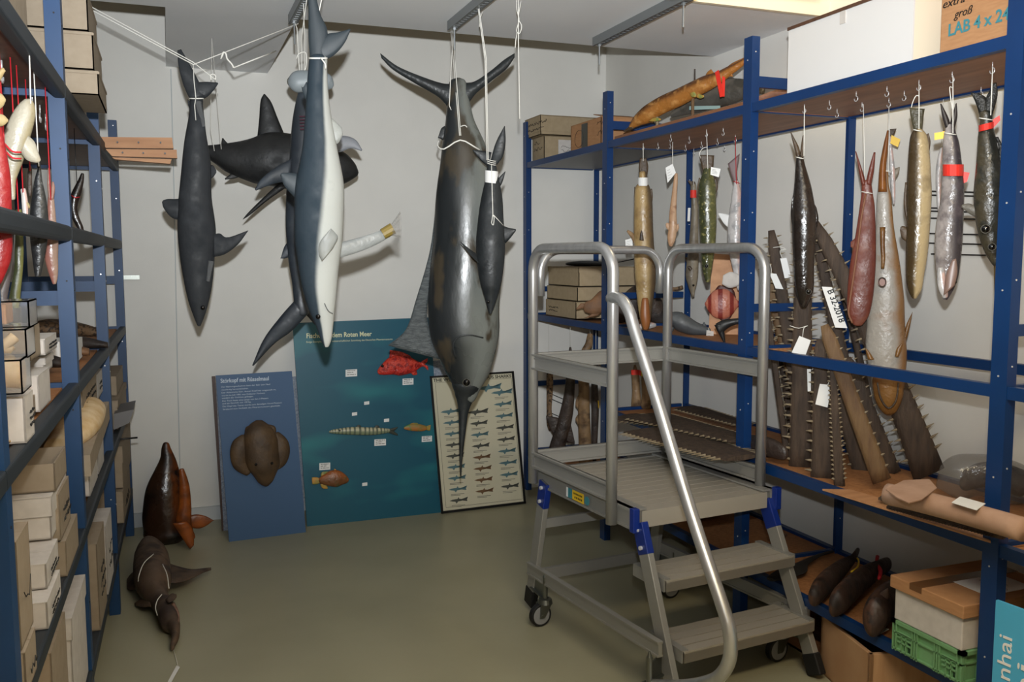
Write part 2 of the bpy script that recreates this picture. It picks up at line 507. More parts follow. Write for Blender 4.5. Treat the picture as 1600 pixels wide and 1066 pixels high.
rail(1.285, 1.6, 4.15, 'slotted steel rail on the ceiling from which the marlin hangs', 4.10)
rail(2.065, 1.6, 4.20, 'long diagonal slotted steel rail nearest the right-hand shelving', 4.16, 3.37)

# ---------------------------------------------------------------- shelving
def post(mb, x, y, h, sx, dots=(), yd=0.055, xw=0.038):
    # angle post: corner at (x, y); flange sx*xw in x and yd in y
    xa, xb = sorted((x, x+sx*xw))
    mb.cur = 0
    mb.box(xa, xb, y, y+0.006, 0, h)
    xa2, xb2 = sorted((x, x+sx*0.006))
    mb.box(xa2, xb2, y+0.006, y+yd, 0, h)
    mb.cur = 1
    for z in dots:
        mb.cyl((x-sx*0.0015, y+0.028, z), (x+sx*0.002, y+0.028, z), 0.0028, 8)
        mb.cyl((x+sx*0.018, y-0.0015, z+0.03), (x+sx*0.018, y+0.002, z+0.03), 0.0028, 8)
    mb.cur = 0

RY = [0.62, 1.885, 3.14, 4.43, 5.61]
XF, XR = 2.249, 2.79
RU = thing('shelving_unit', 'blue metal shelving along the right wall, hung with fish specimens', 'shelving', (2.5, 3.0, 0))
for i, y in enumerate(RY):
    for x, sx in ((XF, 1), (XR, -1)):
        m = MB(); post(m, x, y, 2.492 if x == XF else 2.20, sx, (0.4, 0.68, 0.95, 1.25, 1.5, 1.75, 2.0, 2.4))
        m.build('post', [M['blue'], M['chrome']], RU)
def beam(mb, a, b, h=0.037, w=0.028):
    a, b = V(a), V(b); mb.bar(a-V((0, 0, h/2)), b-V((0, 0, h/2)), w, h)
RS = []
LV = {2.225: (0, 1, 2, 3), 1.222: (0, 1, 2, 3), 0.752: (0, 1, 2), 0.285: (0, 1, 2, 3)}
for z, bays in LV.items():
    for i in bays:
        y0, y1 = RY[i]+0.006, RY[i+1]
        for x in (XF+0.018, XR-0.018):
            m = MB(); beam(m, (x, y0, z), (x, y1, z)); m.build('beam', M['blue'], RU)
        if not (z == 1.222 and i == 1):
            m = MB(); m.box(XF+0.033, XR-0.033, y0+0.004, y1-0.004, z-0.030, z-0.014)
            m.build('shelf_board', M['greyboard'] if (i == 3 and z > 2) else (M['ply'] if z > 2 else M['chip']), RU)
for y in RY[1:]:
    for z in (2.225, 1.40, 1.222, 0.752, 0.285):
        m = MB(); beam(m, (XF+0.04, y+0.022, z), (XR-0.04, y+0.022, z), 0.034, 0.02); m.build('beam', M['blue'], RU)
# raised cross bars above the top shelf
for y, pz in ((3.14, (1200, 121)), (4.43, (970, 190))):
    z = on(pz[0], pz[1], 1, y+0.022).z
    m = MB(); beam(m, (XF+0.04, y+0.022, z), (XR-0.04, y+0.022, z), 0.045, 0.02); m.build('beam', M['blue'], RU)

def hook(p, parent, s=1.0):
    m = MB(); p = V(p)
    pts = [p, p-V((0, 0, 0.016*s))]
    for k in range(9):
        a = PI/2+k*PI*1.55/8
        pts.append(p+V((0, 0.009*s*math.cos(a), -0.026*s+0.009*s*math.sin(a))))
    m.tube(pts, 0.0017*s, 6)
    m.build('hook', M['chrome'], parent, smooth=True)
ZH = 2.195
hooks34 = [(1296, 157), (1308, 170), (1338, 143), (1386, 135), (1413, 142), (1533, 136), (1257, 163), (1347, 160), (1389, 153), (1436, 125), (1488, 112), (1551, 97)]
hooks23 = [(1048, 210), (1047, 222), (1005, 224), (1028, 223), (1077, 213), (1104, 202), (1084, 232), (1096, 221), (1121, 216), (1130, 200), (1132, 226), (1149, 211), (1071, 226)]
for (x, y) in hooks34+hooks23: hook(on(x, y, 2, ZH), RU)

# left unit
def XLf(y): return -0.238-0.0145*(5.52-y)
LN = V((1, -0.0145, 0)).normalized()
LF = FQ((XLf(3), 3, 1), LN)
LY = [0.60, 1.83, 3.06, 4.28, 5.50]
LU = thing('shelving_unit', 'faded blue metal shelving along the left wall, filled with card boxes', 'shelving', (-0.5, 3.0, 0))
DL = 0.52
for i, y in enumerate(LY):
    h = 2.36 if i > 1 else 2.7
    if i < 3: h = 2.66
    for k in (0, 1):
        m = MB()
        x = XLf(y)-k*DL
        post(m, x, y, 2.10 if k else (h if i > 2 else 2.6), -1 if k == 0 else 1, (0.5, 1.1, 1.5, 1.9, 2.3), yd=0.06, xw=0.045)
        m.build('post', [M['bluegrey'], M['black'] if i < 3 else M['chrome']], LU)
def rbeam(mb, a, b, h, w, rr=0.3):
    # beam with rounded edges
    a, b = V(a), V(b); d = (b-a).normalized(); sd = d.cross(V((0, 0, 1))).normalized(); u = sd.cross(d)
    prof = []
    for cx, cz, a0 in ((1, 1, 0), (-1, 1, 90), (-1, -1, 180), (1, -1, 270)):
        for q in (0, 30, 60, 90):
            t = math.radians(a0+q); r = min(h, w)*rr
            prof.append((cx*(w/2-r)+r*math.cos(t), cz*(h/2-r)+r*math.sin(t)))
    mb.rings([[p+sd*c+u*(s-h/2) for c, s in prof] for p in (a, b)])
for z, h in ((2.13, 0.05), (1.70, 0.05), (1.215, 0.042), (0.752, 0.042), (0.285, 0.042)):
    for i in range(4):
        y0, y1 = LY[i]+0.004, LY[i+1]-0.002
        for k in (0, 1):
            if z == 1.70 and k == 1: continue
            m = MB(); rbeam(m, (XLf(y0)-0.014-k*(DL-0.03), y0, z), (XLf(y1)-0.014-k*(DL-0.03), y1, z), h, 0.034, 0.42 if z == 1.7 else 0.22)
            m.build('beam', M['greybeam'] if (k == 0) else M['bluegrey'], LU, smooth=False, bevel=0)
        if z != 1.70:
            m = MB(); xa = XLf((y0+y1)/2)
            m.box(xa-DL+0.03, xa-0.035, y0+0.01, y1-0.01, z-0.028, z-0.012)
            m.build('shelf_board', M['plydark'] if z > 2 else M['chip'], LU)
for y in LY[1:]:
    for z in (2.13, 1.50, 1.215, 0.752, 0.285):
        m = MB(); xa = XLf(y); beam(m, (xa-0.045, y+0.02, z), (xa-DL+0.045, y+0.02, z), 0.045, 0.02); m.build('beam', M['bluegrey'], LU)
for x, y in ((50, 160), (62, 178), (71, 192), (2, 98)):
    hook(on(x, y-14, 2, 2.10) if y > 100 else on(x, y-4, 2, 2.10), LU, 1.6)

# ---------------------------------------------------------------- rolling platform ladder
A5 = math.radians(5.5)
LO = V((1.591, 2.86, 0)); E1 = V((math.cos(A5), math.sin(A5), 0)); E2 = V((-math.sin(A5), math.cos(A5), 0)); EZ = V((0, 0, 1))
def L3(a, b_, z): return LO+E1*a+E2*b_+EZ*z
LD = thing('platform_ladder', 'aluminium rolling platform ladder with two steps and tubular guard rails', 'ladder', L3(0.3, 0.3, 0))
def lbox(mb, a0, a1, b0, b1, z0, z1):
    mb.hexa([L3(a0, b0, z0), L3(a1, b0, z0), L3(a1, b1, z0), L3(a0, b1, z0), L3(a0, b0, z1), L3(a1, b0, z1), L3(a1, b1, z1), L3(a0, b1, z1)])
W, D, ZP = 0.62, 0.74, 0.662
m = MB()
n = 13
for i in range(n):      # ribbed deck planks across the width
    b0 = 0.0+i*D/n; b1 = 0.0+(i+1)*D/n-0.006
    lbox(m, 0.02, W-0.02, b0, b1, ZP-0.03, ZP)
lbox(m, 0.02, W-0.02, 0.0, D, ZP-0.03, ZP-0.006)
lbox(m, 0.01, W-0.01, -0.012, 0.004, ZP-0.062, ZP+0.001)
m.build('platform', M['tread'], LD)
for a0, a1 in ((-0.028, 0.03), (W-0.03, W+0.028)):
    m = MB()
    out = a0 < 0
    lbox(m, a0, a0+0.02 if out else a1, -0.01, D+0.01, ZP-0.068, ZP+0.012) if out else lbox(m, a1-0.02, a1, -0.01, D+0.01, ZP-0.068, ZP+0.012)
    lbox(m, a0, a1, -0.01, D+0.01, ZP+0.004, ZP+0.012)
    xo = a0 if out else a1
    s = -1 if out else 1
    for z in (ZP-0.066, ZP+0.0):
        lbox(m, min(xo, xo+s*0.006), max(xo, xo+s*0.006), -0.01, D+0.01, z, z+0.010)
    m.build('side_beam', M['alud'], LD)
m = MB(); lbox(m, 0, W, D-0.01, D+0.012, ZP-0.062, ZP+0.004); m.build('rear_beam', M['alud'], LD)
# sticker on the left beam
st = MB(); lbox(st, -0.0362, -0.035, 0.33, 0.42, ZP-0.052, ZP-0.012); o = st.build('warning_sticker', M['yellow'], LD, label='yellow warning sticker with black print')
st = MB()
for k in range(7): lbox(st, -0.0368, -0.0362, 0.342+k*0.010, 0.348+k*0.010, ZP-0.028, ZP-0.021)
for k in range(5): lbox(st, -0.0368, -0.0362, 0.342+k*0.013, 0.349+k*0.013, ZP-0.044, ZP-0.036)
st.build('print', M['black'], o)
st = MB(); lbox(st, -0.0362, -0.035, 0.42, 0.455, ZP-0.052, ZP-0.012); st.build('warning_sticker', M['tealtext'], LD, label='pale blue sticker')
st = MB(); lbox(st, -0.0362, -0.035, 0.457, 0.47, ZP-0.052, ZP-0.012); st.build('warning_sticker', M['white'], LD, label='white sticker')
st = MB(); st.cyl(L3(-0.035, 0.305, ZP-0.032), L3(-0.0365, 0.305, ZP-0.032), 0.018, 20); st.build('warning_sticker', M['tealtext'], LD, label='round blue sticker')

def hoop(name, P0, P1, zb0, zb1, zt, r=0.0215, rc=0.10):
    P0, P1 = V(P0), V(P1); d = (P1-P0).normalized()
    pts = [P0+EZ*zb0, P0+EZ*(zt-rc)]
    for k in range(1, 8):
        t = k/8*PI/2; pts.append(P0+EZ*(zt-rc)+d*rc*(1-math.cos(t))+EZ*rc*math.sin(t))
    pts.append(P0+EZ*zt+d*rc)
    pts.append(P1+EZ*zt-d*rc)
    for k in range(1, 8):
        t = k/8*PI/2; pts.append(P1+EZ*(zt-rc)-d*rc*(1-math.sin(t))+EZ*rc*math.cos(t))
    pts += [P1+EZ*(zt-rc), P1+EZ*zb1]
    m = MB(); m.tube(pts, r, 16); return m.build(name, M['alu'], LD, smooth=True)
ga, gb = 0.085, 0.715
hoop('guard_rail', L3(-0.062, ga, 0), L3(-0.062, gb, 0), 0.60, 0.615, 1.635)
hoop('guard_rail', L3(W+0.012, ga-0.03, 0), L3(W+0.012, gb-0.02, 0), 0.675, 0.675, 1.635)
hoop('guard_rail', L3(-0.01, gb+0.03, 0), L3(W-0.005, gb+0.02, 0), 1.43, 1.43, 1.63, r=0.019)
# knee rails and toe boards (channel section)
def chan(name, a, b_, z0, z1, side):
    a, b_ = V(a), V(b_); m = MB(); th = 0.012
    c = (z0+z1)/2
    m.bar(a+EZ*c, b_+EZ*c, th*0.5, z1-z0)
    for z in (z0+0.004, z1-0.004): m.bar(a+EZ*z+side*0.006, b_+EZ*z+side*0.006, 0.022, 0.008)
    m.bar(a+EZ*(c+0.012)+side*0.002, b_+EZ*(c+0.012)+side*0.002, 0.010, 0.005)
    m.build(name, M['alud'], LD)
for nm, z0, z1 in (('knee_rail', 1.118, 1.185), ('toe_board', 0.688, 0.755)):
    chan(nm, L3(-0.062, ga, 0), L3(-0.062, gb, 0), z0, z1, -E1)
    chan(nm, L3(W+0.012, ga-0.03, 0), L3(W+0.012, gb-0.02, 0), z0, z1, -E1)
    chan(nm, L3(-0.05, gb+0.02, 0), L3(W+0.01, gb+0.0, 0), z0, z1, -E2)
# handrail
LPL = FQ(L3(-0.062, 0, 0), E1)
hp = [(-0.0, 0.107, 1.456)]
pts = [L3(-0.062, 0.10, 1.447), L3(-0.075, 0.04, 1.452)] + [L3(-0.085, b_, z) for b_, z in ((-0.02, 1.440), (-0.06, 1.40), (-0.09, 1.345), (-0.22, 1.13), (-0.42, 0.78), (-0.58, 0.53), (-0.617, 0.46), (-0.625, 0.39), (-0.60, 0.325), (-0.54, 0.265), (-0.40, 0.185), (-0.20, 0.10))]
m = MB(); m.tube(pts, 0.0215, 16, 5); m.build('handrail', M['alu'], LD, smooth=True)
# legs
def leg(a, top, bot, foot=True, lab=None):
    m = MB(); p, q = L3(a, top[0], top[1]), L3(a, bot[0], bot[1])
    m.bar(p, q, 0.026, 0.062, up=E1.cross(q-p).normalized())
    o = m.build('leg', M['alud'], LD, bevel=0.003)
    d = (p-q).normalized()
    if foot:
        m = MB(); m.bar(q+d*0.07, q-d*0.012, 0.034, 0.072, up=E1.cross(q-p).normalized()); m.build('rubber_foot', M['rubber'], o, bevel=0.006)
    # blue joint plate at the top
    m = MB(); m.bar(p-d*0.115, p+d*0.0, 0.030, 0.064, up=E1.cross(q-p).normalized()); 
    m.build('joint_bracket', M['bluep'], o, bevel=0.003)
    m = MB()
    for t in (0.025, 0.09):
        c = p-d*t; s = -1 if a < 0.3 else 1
        m.cyl(c+E1*s*0.015, c+E1*s*0.024, 0.008, 10)
    m.build('bolt', M['chrome'], o)
    return o
leg(-0.005, (-0.02, 0.625), (-0.255, 0.03))
leg(W+0.012, (0.02, 0.625), (-0.275, 0.025))
leg(-0.03, (0.66, 0.625), (0.80, 0.04))
leg(W+0.012, (0.70, 0.625), (0.80, 0.04))
for a in (-0.03, W+0.03):  # blue end caps
    m = MB(); lbox(m, a-0.014, a+0.014, -0.035, -0.008, ZP-0.07, ZP+0.02); m.build('end_cap', M['bluep'], LD, bevel=0.003)
# steps
def step(b0, z, dep=0.2, th=0.042):
    m = MB(); k = 4
    for i in range(k):
        lbox(m, 0.022, W+0.008, b0+i*dep/k, b0+(i+1)*dep/k-0.007, z-th, z)
    lbox(m, 0.022, W+0.008, b0, b0+dep-0.007, z-th, z-0.007)
    o = m.build('step', M['tread'], LD)
    for a in (0.014, W-0.012):
        mm = MB(); lbox(mm, a, a+0.028, b0+0.004, b0+dep, z-0.002, z+0.004); lbox(mm, a if a < 0.1 else a+0.024, a+0.004 if a < 0.1 else a+0.028, b0+0.004, b0+dep, z-th, z)
        mm.build('end_bracket', M['alud'], o)
step(-0.26, 0.222); step(-0.15, 0.442)
# base bars
def base_bar(a, p0, p1, nm='base_bar'):
    m = MB(); p, q = L3(a, *p0), L3(a, *p1)
    m.bar(p, q, 0.016, 0.055); 
    for dz in (-0.024, 0.024): m.bar(p+EZ*dz, q+EZ*dz, 0.024, 0.008)
    m.build(nm, M['alud'], LD)
base_bar(-0.045, (0.79, 0.205), (-0.21, 0.225))
base_bar(W+0.03, (0.79, 0.205), (-0.21, 0.225))
m = MB(); m.bar(L3(-0.03, 0.775, 0.17), L3(W+0.04, 0.775, 0.17), 0.02, 0.05); m.build('base_bar', M['alud'], LD)
m = MB(); m.bar(L3(-0.03, 0.70, 0.43), L3(W+0.04, 0.70, 0.43), 0.02, 0.04); m.build('base_bar', M['alud'], LD)
# casters
def caster(P, yaw, arm):
    P = V((P[0], P[1], 0)); R = 0.05
    d = V((math.cos(yaw), math.sin(yaw), 0)); s = V((-d.y, d.x, 0))
    m = MB(); T = P-d*0.025
    m.cyl(T+EZ*0.12, T+EZ*0.215, 0.011, 14); m.cyl(T+EZ*0.215, T+EZ*0.235, 0.009, 12, 0.003)
    m.bar(T+EZ*0.155, V((arm.x, arm.y, 0.155)), 0.006, 0.07)
    m.bar(T+EZ*0.121, V((arm.x, arm.y, 0.121)), 0.035, 0.004)
    o = m.build('caster', M['zinc'], LD, smooth=False)
    m = MB(); m.cyl(T+EZ*0.098, T+EZ*0.118, 0.033, 20, 0.028)
    for k in (-1, 1):
        m.hexa([P+s*k*0.018+d*-0.045+EZ*0.10, P+s*k*0.018+d*0.02+EZ*0.10, P+s*k*0.021+d*0.02+EZ*0.10, P+s*k*0.021-d*0.045+EZ*0.10][0:0] or
               [P+s*k*0.018-d*0.012+EZ*0.04, P+s*k*0.018+d*0.012+EZ*0.04, P+s*k*0.022+d*0.012+EZ*0.04, P+s*k*0.022-d*0.012+EZ*0.04,
                P+s*k*0.018-d*0.05+EZ*0.102, P+s*k*0.018+d*0.008+EZ*0.102, P+s*k*0.022+d*0.008+EZ*0.102, P+s*k*0.022-d*0.05+EZ*0.102])
    m.build('fork', M['zinc'], o)
    m = MB(); m.cyl(P-s*0.013+EZ*R, P+s*0.013+EZ*R, R, 32); w_ = m.build('tyre', M['rubber'], o, bevel=0.004)
    m = MB(); m.cyl(P-s*0.0145+EZ*R, P+s*0.0145+EZ*R, R*0.80, 32); m.build('wheel', M['wheelw'], o, bevel=0.002)
    m = MB(); m.cyl(P-s*0.025+EZ*R, P+s*0.025+EZ*R, 0.006, 10); m.build('axle', M['zinc'], o)
fwd = V((FWD.x, FWD.y, 0)).normalized(); fy = math.atan2(fwd.y, fwd.x)
caster(on(844, 978, 2, 0), fy-PI/2+0.5+PI, L3(-0.035, 0.77, 0))
caster(L3(-0.11, -0.20, 0), fy+0.9, L3(-0.02, -0.18, 0))
caster(on(1213, 1033, 2, 0), fy-PI/2+0.5+PI, L3(W+0.03, -0.17, 0))
caster(on(1047, 934, 2, 0), fy-PI/2+0.5+PI, L3(W+0.03, 0.77, 0))
# ---------------------------------------------------------------- hanging sharks and marlin
def R(rows, extra=None):
    """rows (y, xl, xr) of an upright outline -> stations"""
    return [((a+b_)/2, y, abs(b_-a)/2) for y, a, b_ in rows]
def eye(fr, x, y, off, r, parent, name='eye', ring=False):
    m = MB(); c = fr.p(x, y, off)
    rings = []
    for i in range(1, 6):
        t = PI*i/6; rings.append([c+fr.n*r*0.6*math.cos(t)+(EZ*math.cos(2*PI*k/12)+fr.n.cross(EZ)*math.sin(2*PI*k/12))*r*math.sin(t) for k in range(12)])
    m.rings(rings); o = m.build(name, M['eye'], parent, smooth=True)
    if ring:
        m = MB(); m.tube([c+(EZ*math.cos(2*PI*k/16)+fr.n.cross(EZ)*math.sin(2*PI*k/16))*r*1.05+fr.n*r*0.1 for k in range(17)], r*0.13, 6); m.build('eye_ring', M['eyering'], o, smooth=True)
    return o

# --- dark grey shark hanging tail-up at the left
fm = F(310, 250, 1, 4.15)
m_mako = fish('slate_shark_skin', (62, 66, 71), (70, 73, 78), b=0.6, soft=0.3, mot=(84, 88, 94), mscale=10, mlo=0.55, mhi=0.8, rough=0.6, spec=0.3, bump=0.08)
T = thing('shark', 'dark grey shark hanging head down nearest the left shelving', 'shark', fm.p(310, 515), 'sharks hung from the ceiling')
B = body('body', fm, R([(155, 297, 317), (165, 296, 317), (180, 295, 319), (215, 289, 323), (260, 284, 330), (310, 279, 331), (360, 278, 337), (400, 281, 336), (440, 288, 332), (470, 294, 327), (490, 301, 321), (508, 308, 314)]), m_mako, T, ratio=0.8)
fin('tail_fin', fm, [(298, 158), (287, 134), (279, 104), (277, 79)], [(322, 150), (308, 122), (295, 98), (283, 77)], m_mako, T, 0.012)
fin('tail_fin', fm, [(298, 156), (300, 132), (318, 128), (340, 129)], [(310, 158), (323, 152), (334, 141), (341, 131)], m_mako, T, 0.012)
fin('dorsal_fin', fm, [(284, 345), (268, 340), (256, 326), (253, 316)], [(284, 310), (274, 311), (262, 311), (255, 313)], m_mako, T, 0.014)
fin('pectoral_fin', fm, [(334, 402), (352, 397), (372, 382), (387, 362)], [(334, 366), (344, 365), (356, 371), (388, 360)], m_mako, T, 0.012, off=0.02)
fin('pelvic_fin', fm, [(324, 283), (333, 277), (338, 270)], [(324, 262), (332, 258), (338, 266)], m_mako, T, 0.006)
fin('second_dorsal_fin', fm, [(297, 172), (294, 165), (293, 157)], [(297, 158), (295, 157), (293, 155)], m_mako, T, 0.006)
eye(fm, 317, 481, 0.035, 0.010, T)
m = MB(); m.tube([fm.p(x, y, 0.05) for x, y in ((330, 408), (327, 425), (325, 440))], [0.013, 0.008], 8)
m_fil = mat('rough_filler', (120, 122, 124), 0.9, bump=0.6, bscale=60)
m.build('repair_patch', m_fil, T)
m = MB(); m.tube([fm.p(x, y, o_) for x, y, o_ in ((309, 160, 0.018), (312, 172, 0.022), (316, 186, 0.020), (318, 198, 0.018))], [0.016, 0.007], 8, 3)
m.build('repair_patch', m_fil, T, label='pale grey filler patch at the base of the tail')
ring = [fm.p(307+11*math.cos(2*PI*k/20), 154, 0.035*math.sin(2*PI*k/20)) for k in range(21)]
string(ring, M['cord'], T, 0.003)
string([fm.p(306, 153, 0.04), fm.p(304, 165, 0.05), fm.p(306, 188, 0.045)], M['cord'], T, 0.0019)
string([fm.p(306, 153, 0.03), fm.p(303, 125, 0.01), fm.p(302, 101, 0.0)], M['cord'], T, 0.002)

# ropes strung under the ceiling
K = fm.p(302, 101)
railend = on(466, 37, 1, 4.26)
shelfend = V((-0.26, 4.05, on(138, 13, 1, 4.05).z))
rope_t = thing('guy_rope', 'white rope strung from the left shelving to the short ceiling rail, knotted in the middle', 'rope', K)
string([shelfend, K, railend], M['cord'], rope_t, 0.0026, 'rope')
string([shelfend+V((0.0, 0.0, 0.012)), K+V((0, 0, 0.01)), fm.p(333, 122), fm.p(338, 124)], M['cord'], rope_t, 0.0022, 'rope')
string([fm.p(365, 106), fm.p(400, 92), on(431, 80, 1, 4.3)], M['cord'], rope_t, 0.003, 'loose_end')
string([fm.p(346, 90), fm.p(349, 82), fm.p(353, 84), fm.p(355, 92), fm.p(362, 100), fm.p(365, 106)], M['cord'], rope_t, 0.004, 'knot', smooth=4)
string([fm.p(349, 84), fm.p(345, 92)], M['cord'], rope_t, 0.003, 'knot')
string([fm.p(330, 125), fm.p(329, 118), fm.p(333, 116), fm.p(337, 119), fm.p(336, 125)], M['cord'], rope_t, 0.003, 'knot', smooth=3)

# --- black shark hanging level behind
fb = F(440, 240, 1, 4.85)
m_blk = fish('black_shark_skin', (36, 38, 40), (50, 50, 50), b=0.2, soft=0.5, mot=(62, 62, 60), mscale=8, mlo=0.5, mhi=0.8, rough=0.45, bump=0.08)
m_under = mat('pale_grey_underside', (168, 172, 180), 0.5)
T = thing('shark', 'almost black shark hanging level behind the blue and white shark', 'shark', fb.p(440, 300), 'sharks hung from the ceiling')
bs = [(322, 236, 9), (338, 240, 15), (360, 246, 24), (390, 250, 34), (420, 249, 42), (450, 252, 44), (480, 258, 42), (510, 262, 36), (535, 265, 26), (550, 269, 15), (556, 271, 8)]
body('body', fb, bs, m_blk, T, ratio=0.75)
fin('dorsal_fin', fb, [(402, 214), (405, 185), (407, 158), (412, 147)], [(446, 214), (434, 185), (424, 160), (414, 147)], m_blk, T, 0.02)
fin('second_dorsal_fin', fb, [(345, 228), (346, 222), (347, 216)], [(358, 226), (352, 220), (349, 216)], m_blk, T, 0.008)
fin('tail_fin', fb, [(335, 246), (326, 252), (318, 262)], [(330, 228), (322, 228), (312, 226)], m_blk, T, 0.01)
fin('pectoral_fin', fb, [(438, 284), (410, 310), (388, 332), (379, 343)], [(452, 290), (420, 312), (392, 335), (380, 343)], m_blk, T, 0.014, off=0.05, off2=0.12)
fin('pelvic_fin', fb, [(372, 262), (360, 272), (351, 279)], [(384, 270), (370, 278), (352, 281)], m_blk, T, 0.008)
for a, b2 in (((346, 238), (331, 160)), ((346, 238), (332, 158)), ((520, 240), (470, 60))):
    pass
top = fb.p(333, 124); top = V((top.x, top.y, HC))
string([fb.p(335, 236, 0.04), fb.p(329, 200, 0.02), top], M['cord'], T, 0.0016)
string([fb.p(346, 236, 0.04), fb.p(343, 200, 0.02), top], M['cord'], T, 0.0016)

# --- hammerhead, head up, behind the blue shark
fh = F(470, 250, 1, 4.25)
m_ham = fish('hammerhead_skin', (56, 64, 74), (150, 156, 162), b=0.75, soft=0.25, mot=(84, 96, 108), mscale=7, mlo=0.5, mhi=0.8, rough=0.42, bump=0.06)
T = thing('hammerhead_shark', 'grey hammerhead hanging head up, half hidden behind the blue and white shark', 'shark', fh.p(450, 570), 'sharks hung from the ceiling')
body('body', fh, R([(118, 470, 500), (135, 468, 502), (160, 462, 505), (200, 456, 508), (250, 452, 506), (300, 448, 500), (350, 446, 492), (400, 450, 488), (440, 456, 484), (470, 459, 482), (490, 462, 484)]), m_ham, T, ratio=0.6)
body('head_lobe', fh, [(456, 129, 13), (463, 128, 17), (476, 127, 17), (500, 128, 17), (512, 131, 14), (517, 134, 8)], mat('pale_hammer_skin', (134, 142, 146), 0.45), T, ratio=0.7, off=0.03)
eye(fh, 457.5, 128, 0.03, 0.022, T, ring=True)
m_gill = mat('purple_gill_slit', (106, 62, 80), 0.6)
for k in range(5):
    m = MB(); m.tube([fh.p(468+k*0.3, 182+k*5, 0.085), fh.p(477, 182+k*5, 0.10)], 0.0035, 6); m.build('gill_slit', m_gill, T)
fin('pectoral_fin', fh, [(456, 248), (430, 262), (408, 280), (398, 296)], [(452, 284), (432, 286), (415, 292), (400, 298)], m_ham, T, 0.016, off=0.05, off2=0.1)
fin('pectoral_fin', fh, [(500, 214), (535, 212), (555, 218), (566, 234)], [(500, 240), (530, 238), (548, 232), (565, 236)], m_under, T, 0.012, off=0.0, label='pale grey underside of the right pectoral fin')
fin('pelvic_fin', fh, [(452, 402), (445, 404), (438, 404)], [(450, 378), (444, 386), (439, 402)], m_ham, T, 0.008)
fin('tail_fin', fh, [(460, 470), (438, 495), (412, 530), (394, 571)], [(480, 492), (455, 518), (428, 538), (396, 572)], m_ham, T, 0.02)
fin('tail_fin', fh, [(484, 476), (488, 490), (494, 506)], [(464, 482), (478, 492), (492, 508)], m_ham, T, 0.014)
rt = on(472, 5, 1, 3.95)
for dx in (-3, 2):
    string([fh.p(474+dx, 118, 0.02), fh.p(474+dx, 60, 0.02), V((0.572, 3.9+dx*0.02, 2.663))], M['cord'], T, 0.0019)
string([fh.p(468, 112, 0.02), fh.p(466, 86, 0.02), fh.p(464, 44, 0.02), V((0.572, 4.24, 2.663))], M['cord'], T, 0.002)
string([fh.p(463, 92, 0.02), fh.p(467, 84, 0.03), fh.p(478, 83, 0.03), fh.p(478, 105, 0.02), fh.p(474, 112, 0.02)], M['cord'], T, 0.0025, smooth=4)

# --- blue and white shark, tail up, in front
fs = F(500, 250, 1, 3.25)
m_bs = fish('blue_shark_skin', (58, 74, 86), (240, 242, 234), b=0.85, soft=0.14, mot=(66, 83, 95), mscale=6, mlo=0.62, mhi=0.9, rough=0.55, spec=0.3, bump=0.05, wob=0.12, drift=1.5)
m_bfin = mat('blue_grey_fin', (58, 70, 78), 0.5, c2=(66, 78, 86), scale=8)
m_wfin = mat('pale_fin', (206, 208, 200), 0.45, c2=(176, 180, 176), scale=8, bump=0.2)
T = thing('blue_shark', 'long blue-grey shark with a white belly hanging head down from the short rail', 'shark', fs.p(510, 545), 'sharks hung from the ceiling')
body('body', fs, R([(90, 485, 511), (105, 482, 511), (140, 479, 513), (180, 477, 517), (230, 472, 527), (280, 463, 536), (320, 460, 538), (360, 460, 536), (400, 464, 532), (440, 470, 528), (480, 482, 524), (510, 494, 521), (530, 501, 518), (541, 506, 514)]), m_bs, T, ratio=0.85)
fin('tail_fin', fs, [(485, 95), (482, 60), (482, 20), (480, -30)], [(508, 92), (512, 50), (500, 20), (488, -32)], m_bfin, T, 0.014)
fin('tail_fin', fs, [(490, 70), (510, 54), (530, 50), (547, 45)], [(500, 98), (522, 86), (538, 68), (548, 47)], m_bfin, T, 0.012)
fin('dorsal_fin', fs, [(472, 320), (458, 306), (444, 290), (438, 274)], [(470, 272), (462, 271), (450, 270), (440, 270)], m_bfin, T, 0.014)
fin('second_dorsal_fin', fs, [(480, 160), (474, 148), (471, 135)], [(482, 140), (479, 128), (474, 138)], m_bfin, T, 0.008)
fin('anal_fin', fs, [(512, 228), (528, 224), (536, 210)], [(508, 178), (520, 186), (534, 200)], m_wfin, T, 0.010, label='pale crumpled anal fin')
fin('pectoral_fin', fs, [(503, 408), (498, 395), (500, 378), (516, 358)], [(520, 388), (528, 372), (524, 364), (517, 357)], m_wfin, T, 0.012, off=0.11, off2=0.13, label='pale near pectoral fin lying on the belly')
m_wrap = mat('milky_plastic_wrap', (205, 208, 205), 0.35, c2=(180, 184, 182), scale=14, bump=0.5, bscale=30)
fin('pectoral_fin', fs, [(526, 404), (555, 396), (585, 384), (610, 370)], [(526, 380), (550, 374), (578, 366), (606, 356)], m_wrap, T, 0.014, off=-0.03, off2=-0.06, label='far pectoral fin wrapped in milky plastic')
m = MB(); m.tube([fs.p(598, 366, -0.05), fs.p(614, 357, -0.05)], [0.020, 0.022], 12); m.build('brown_tape', mat('brown_tape', (176, 150, 72), 0.3), T, label='band of brown adhesive tape')
m = MB(); rg = []
for i in range(6):
    t = i/5; c = fs.p(612+t*14, 359-t*8, -0.05); rg.append([c+(fs.n*math.cos(2*PI*k/18)+EZ*math.sin(2*PI*k/18))*(0.018+0.022*t)*(1+0.25*(k % 2)) for k in range(18)])
m.rings(rg, cap=False); m.build('plastic_bag_end', M['film'], T)
eye(fs, 497, 495, 0.040, 0.009, T)
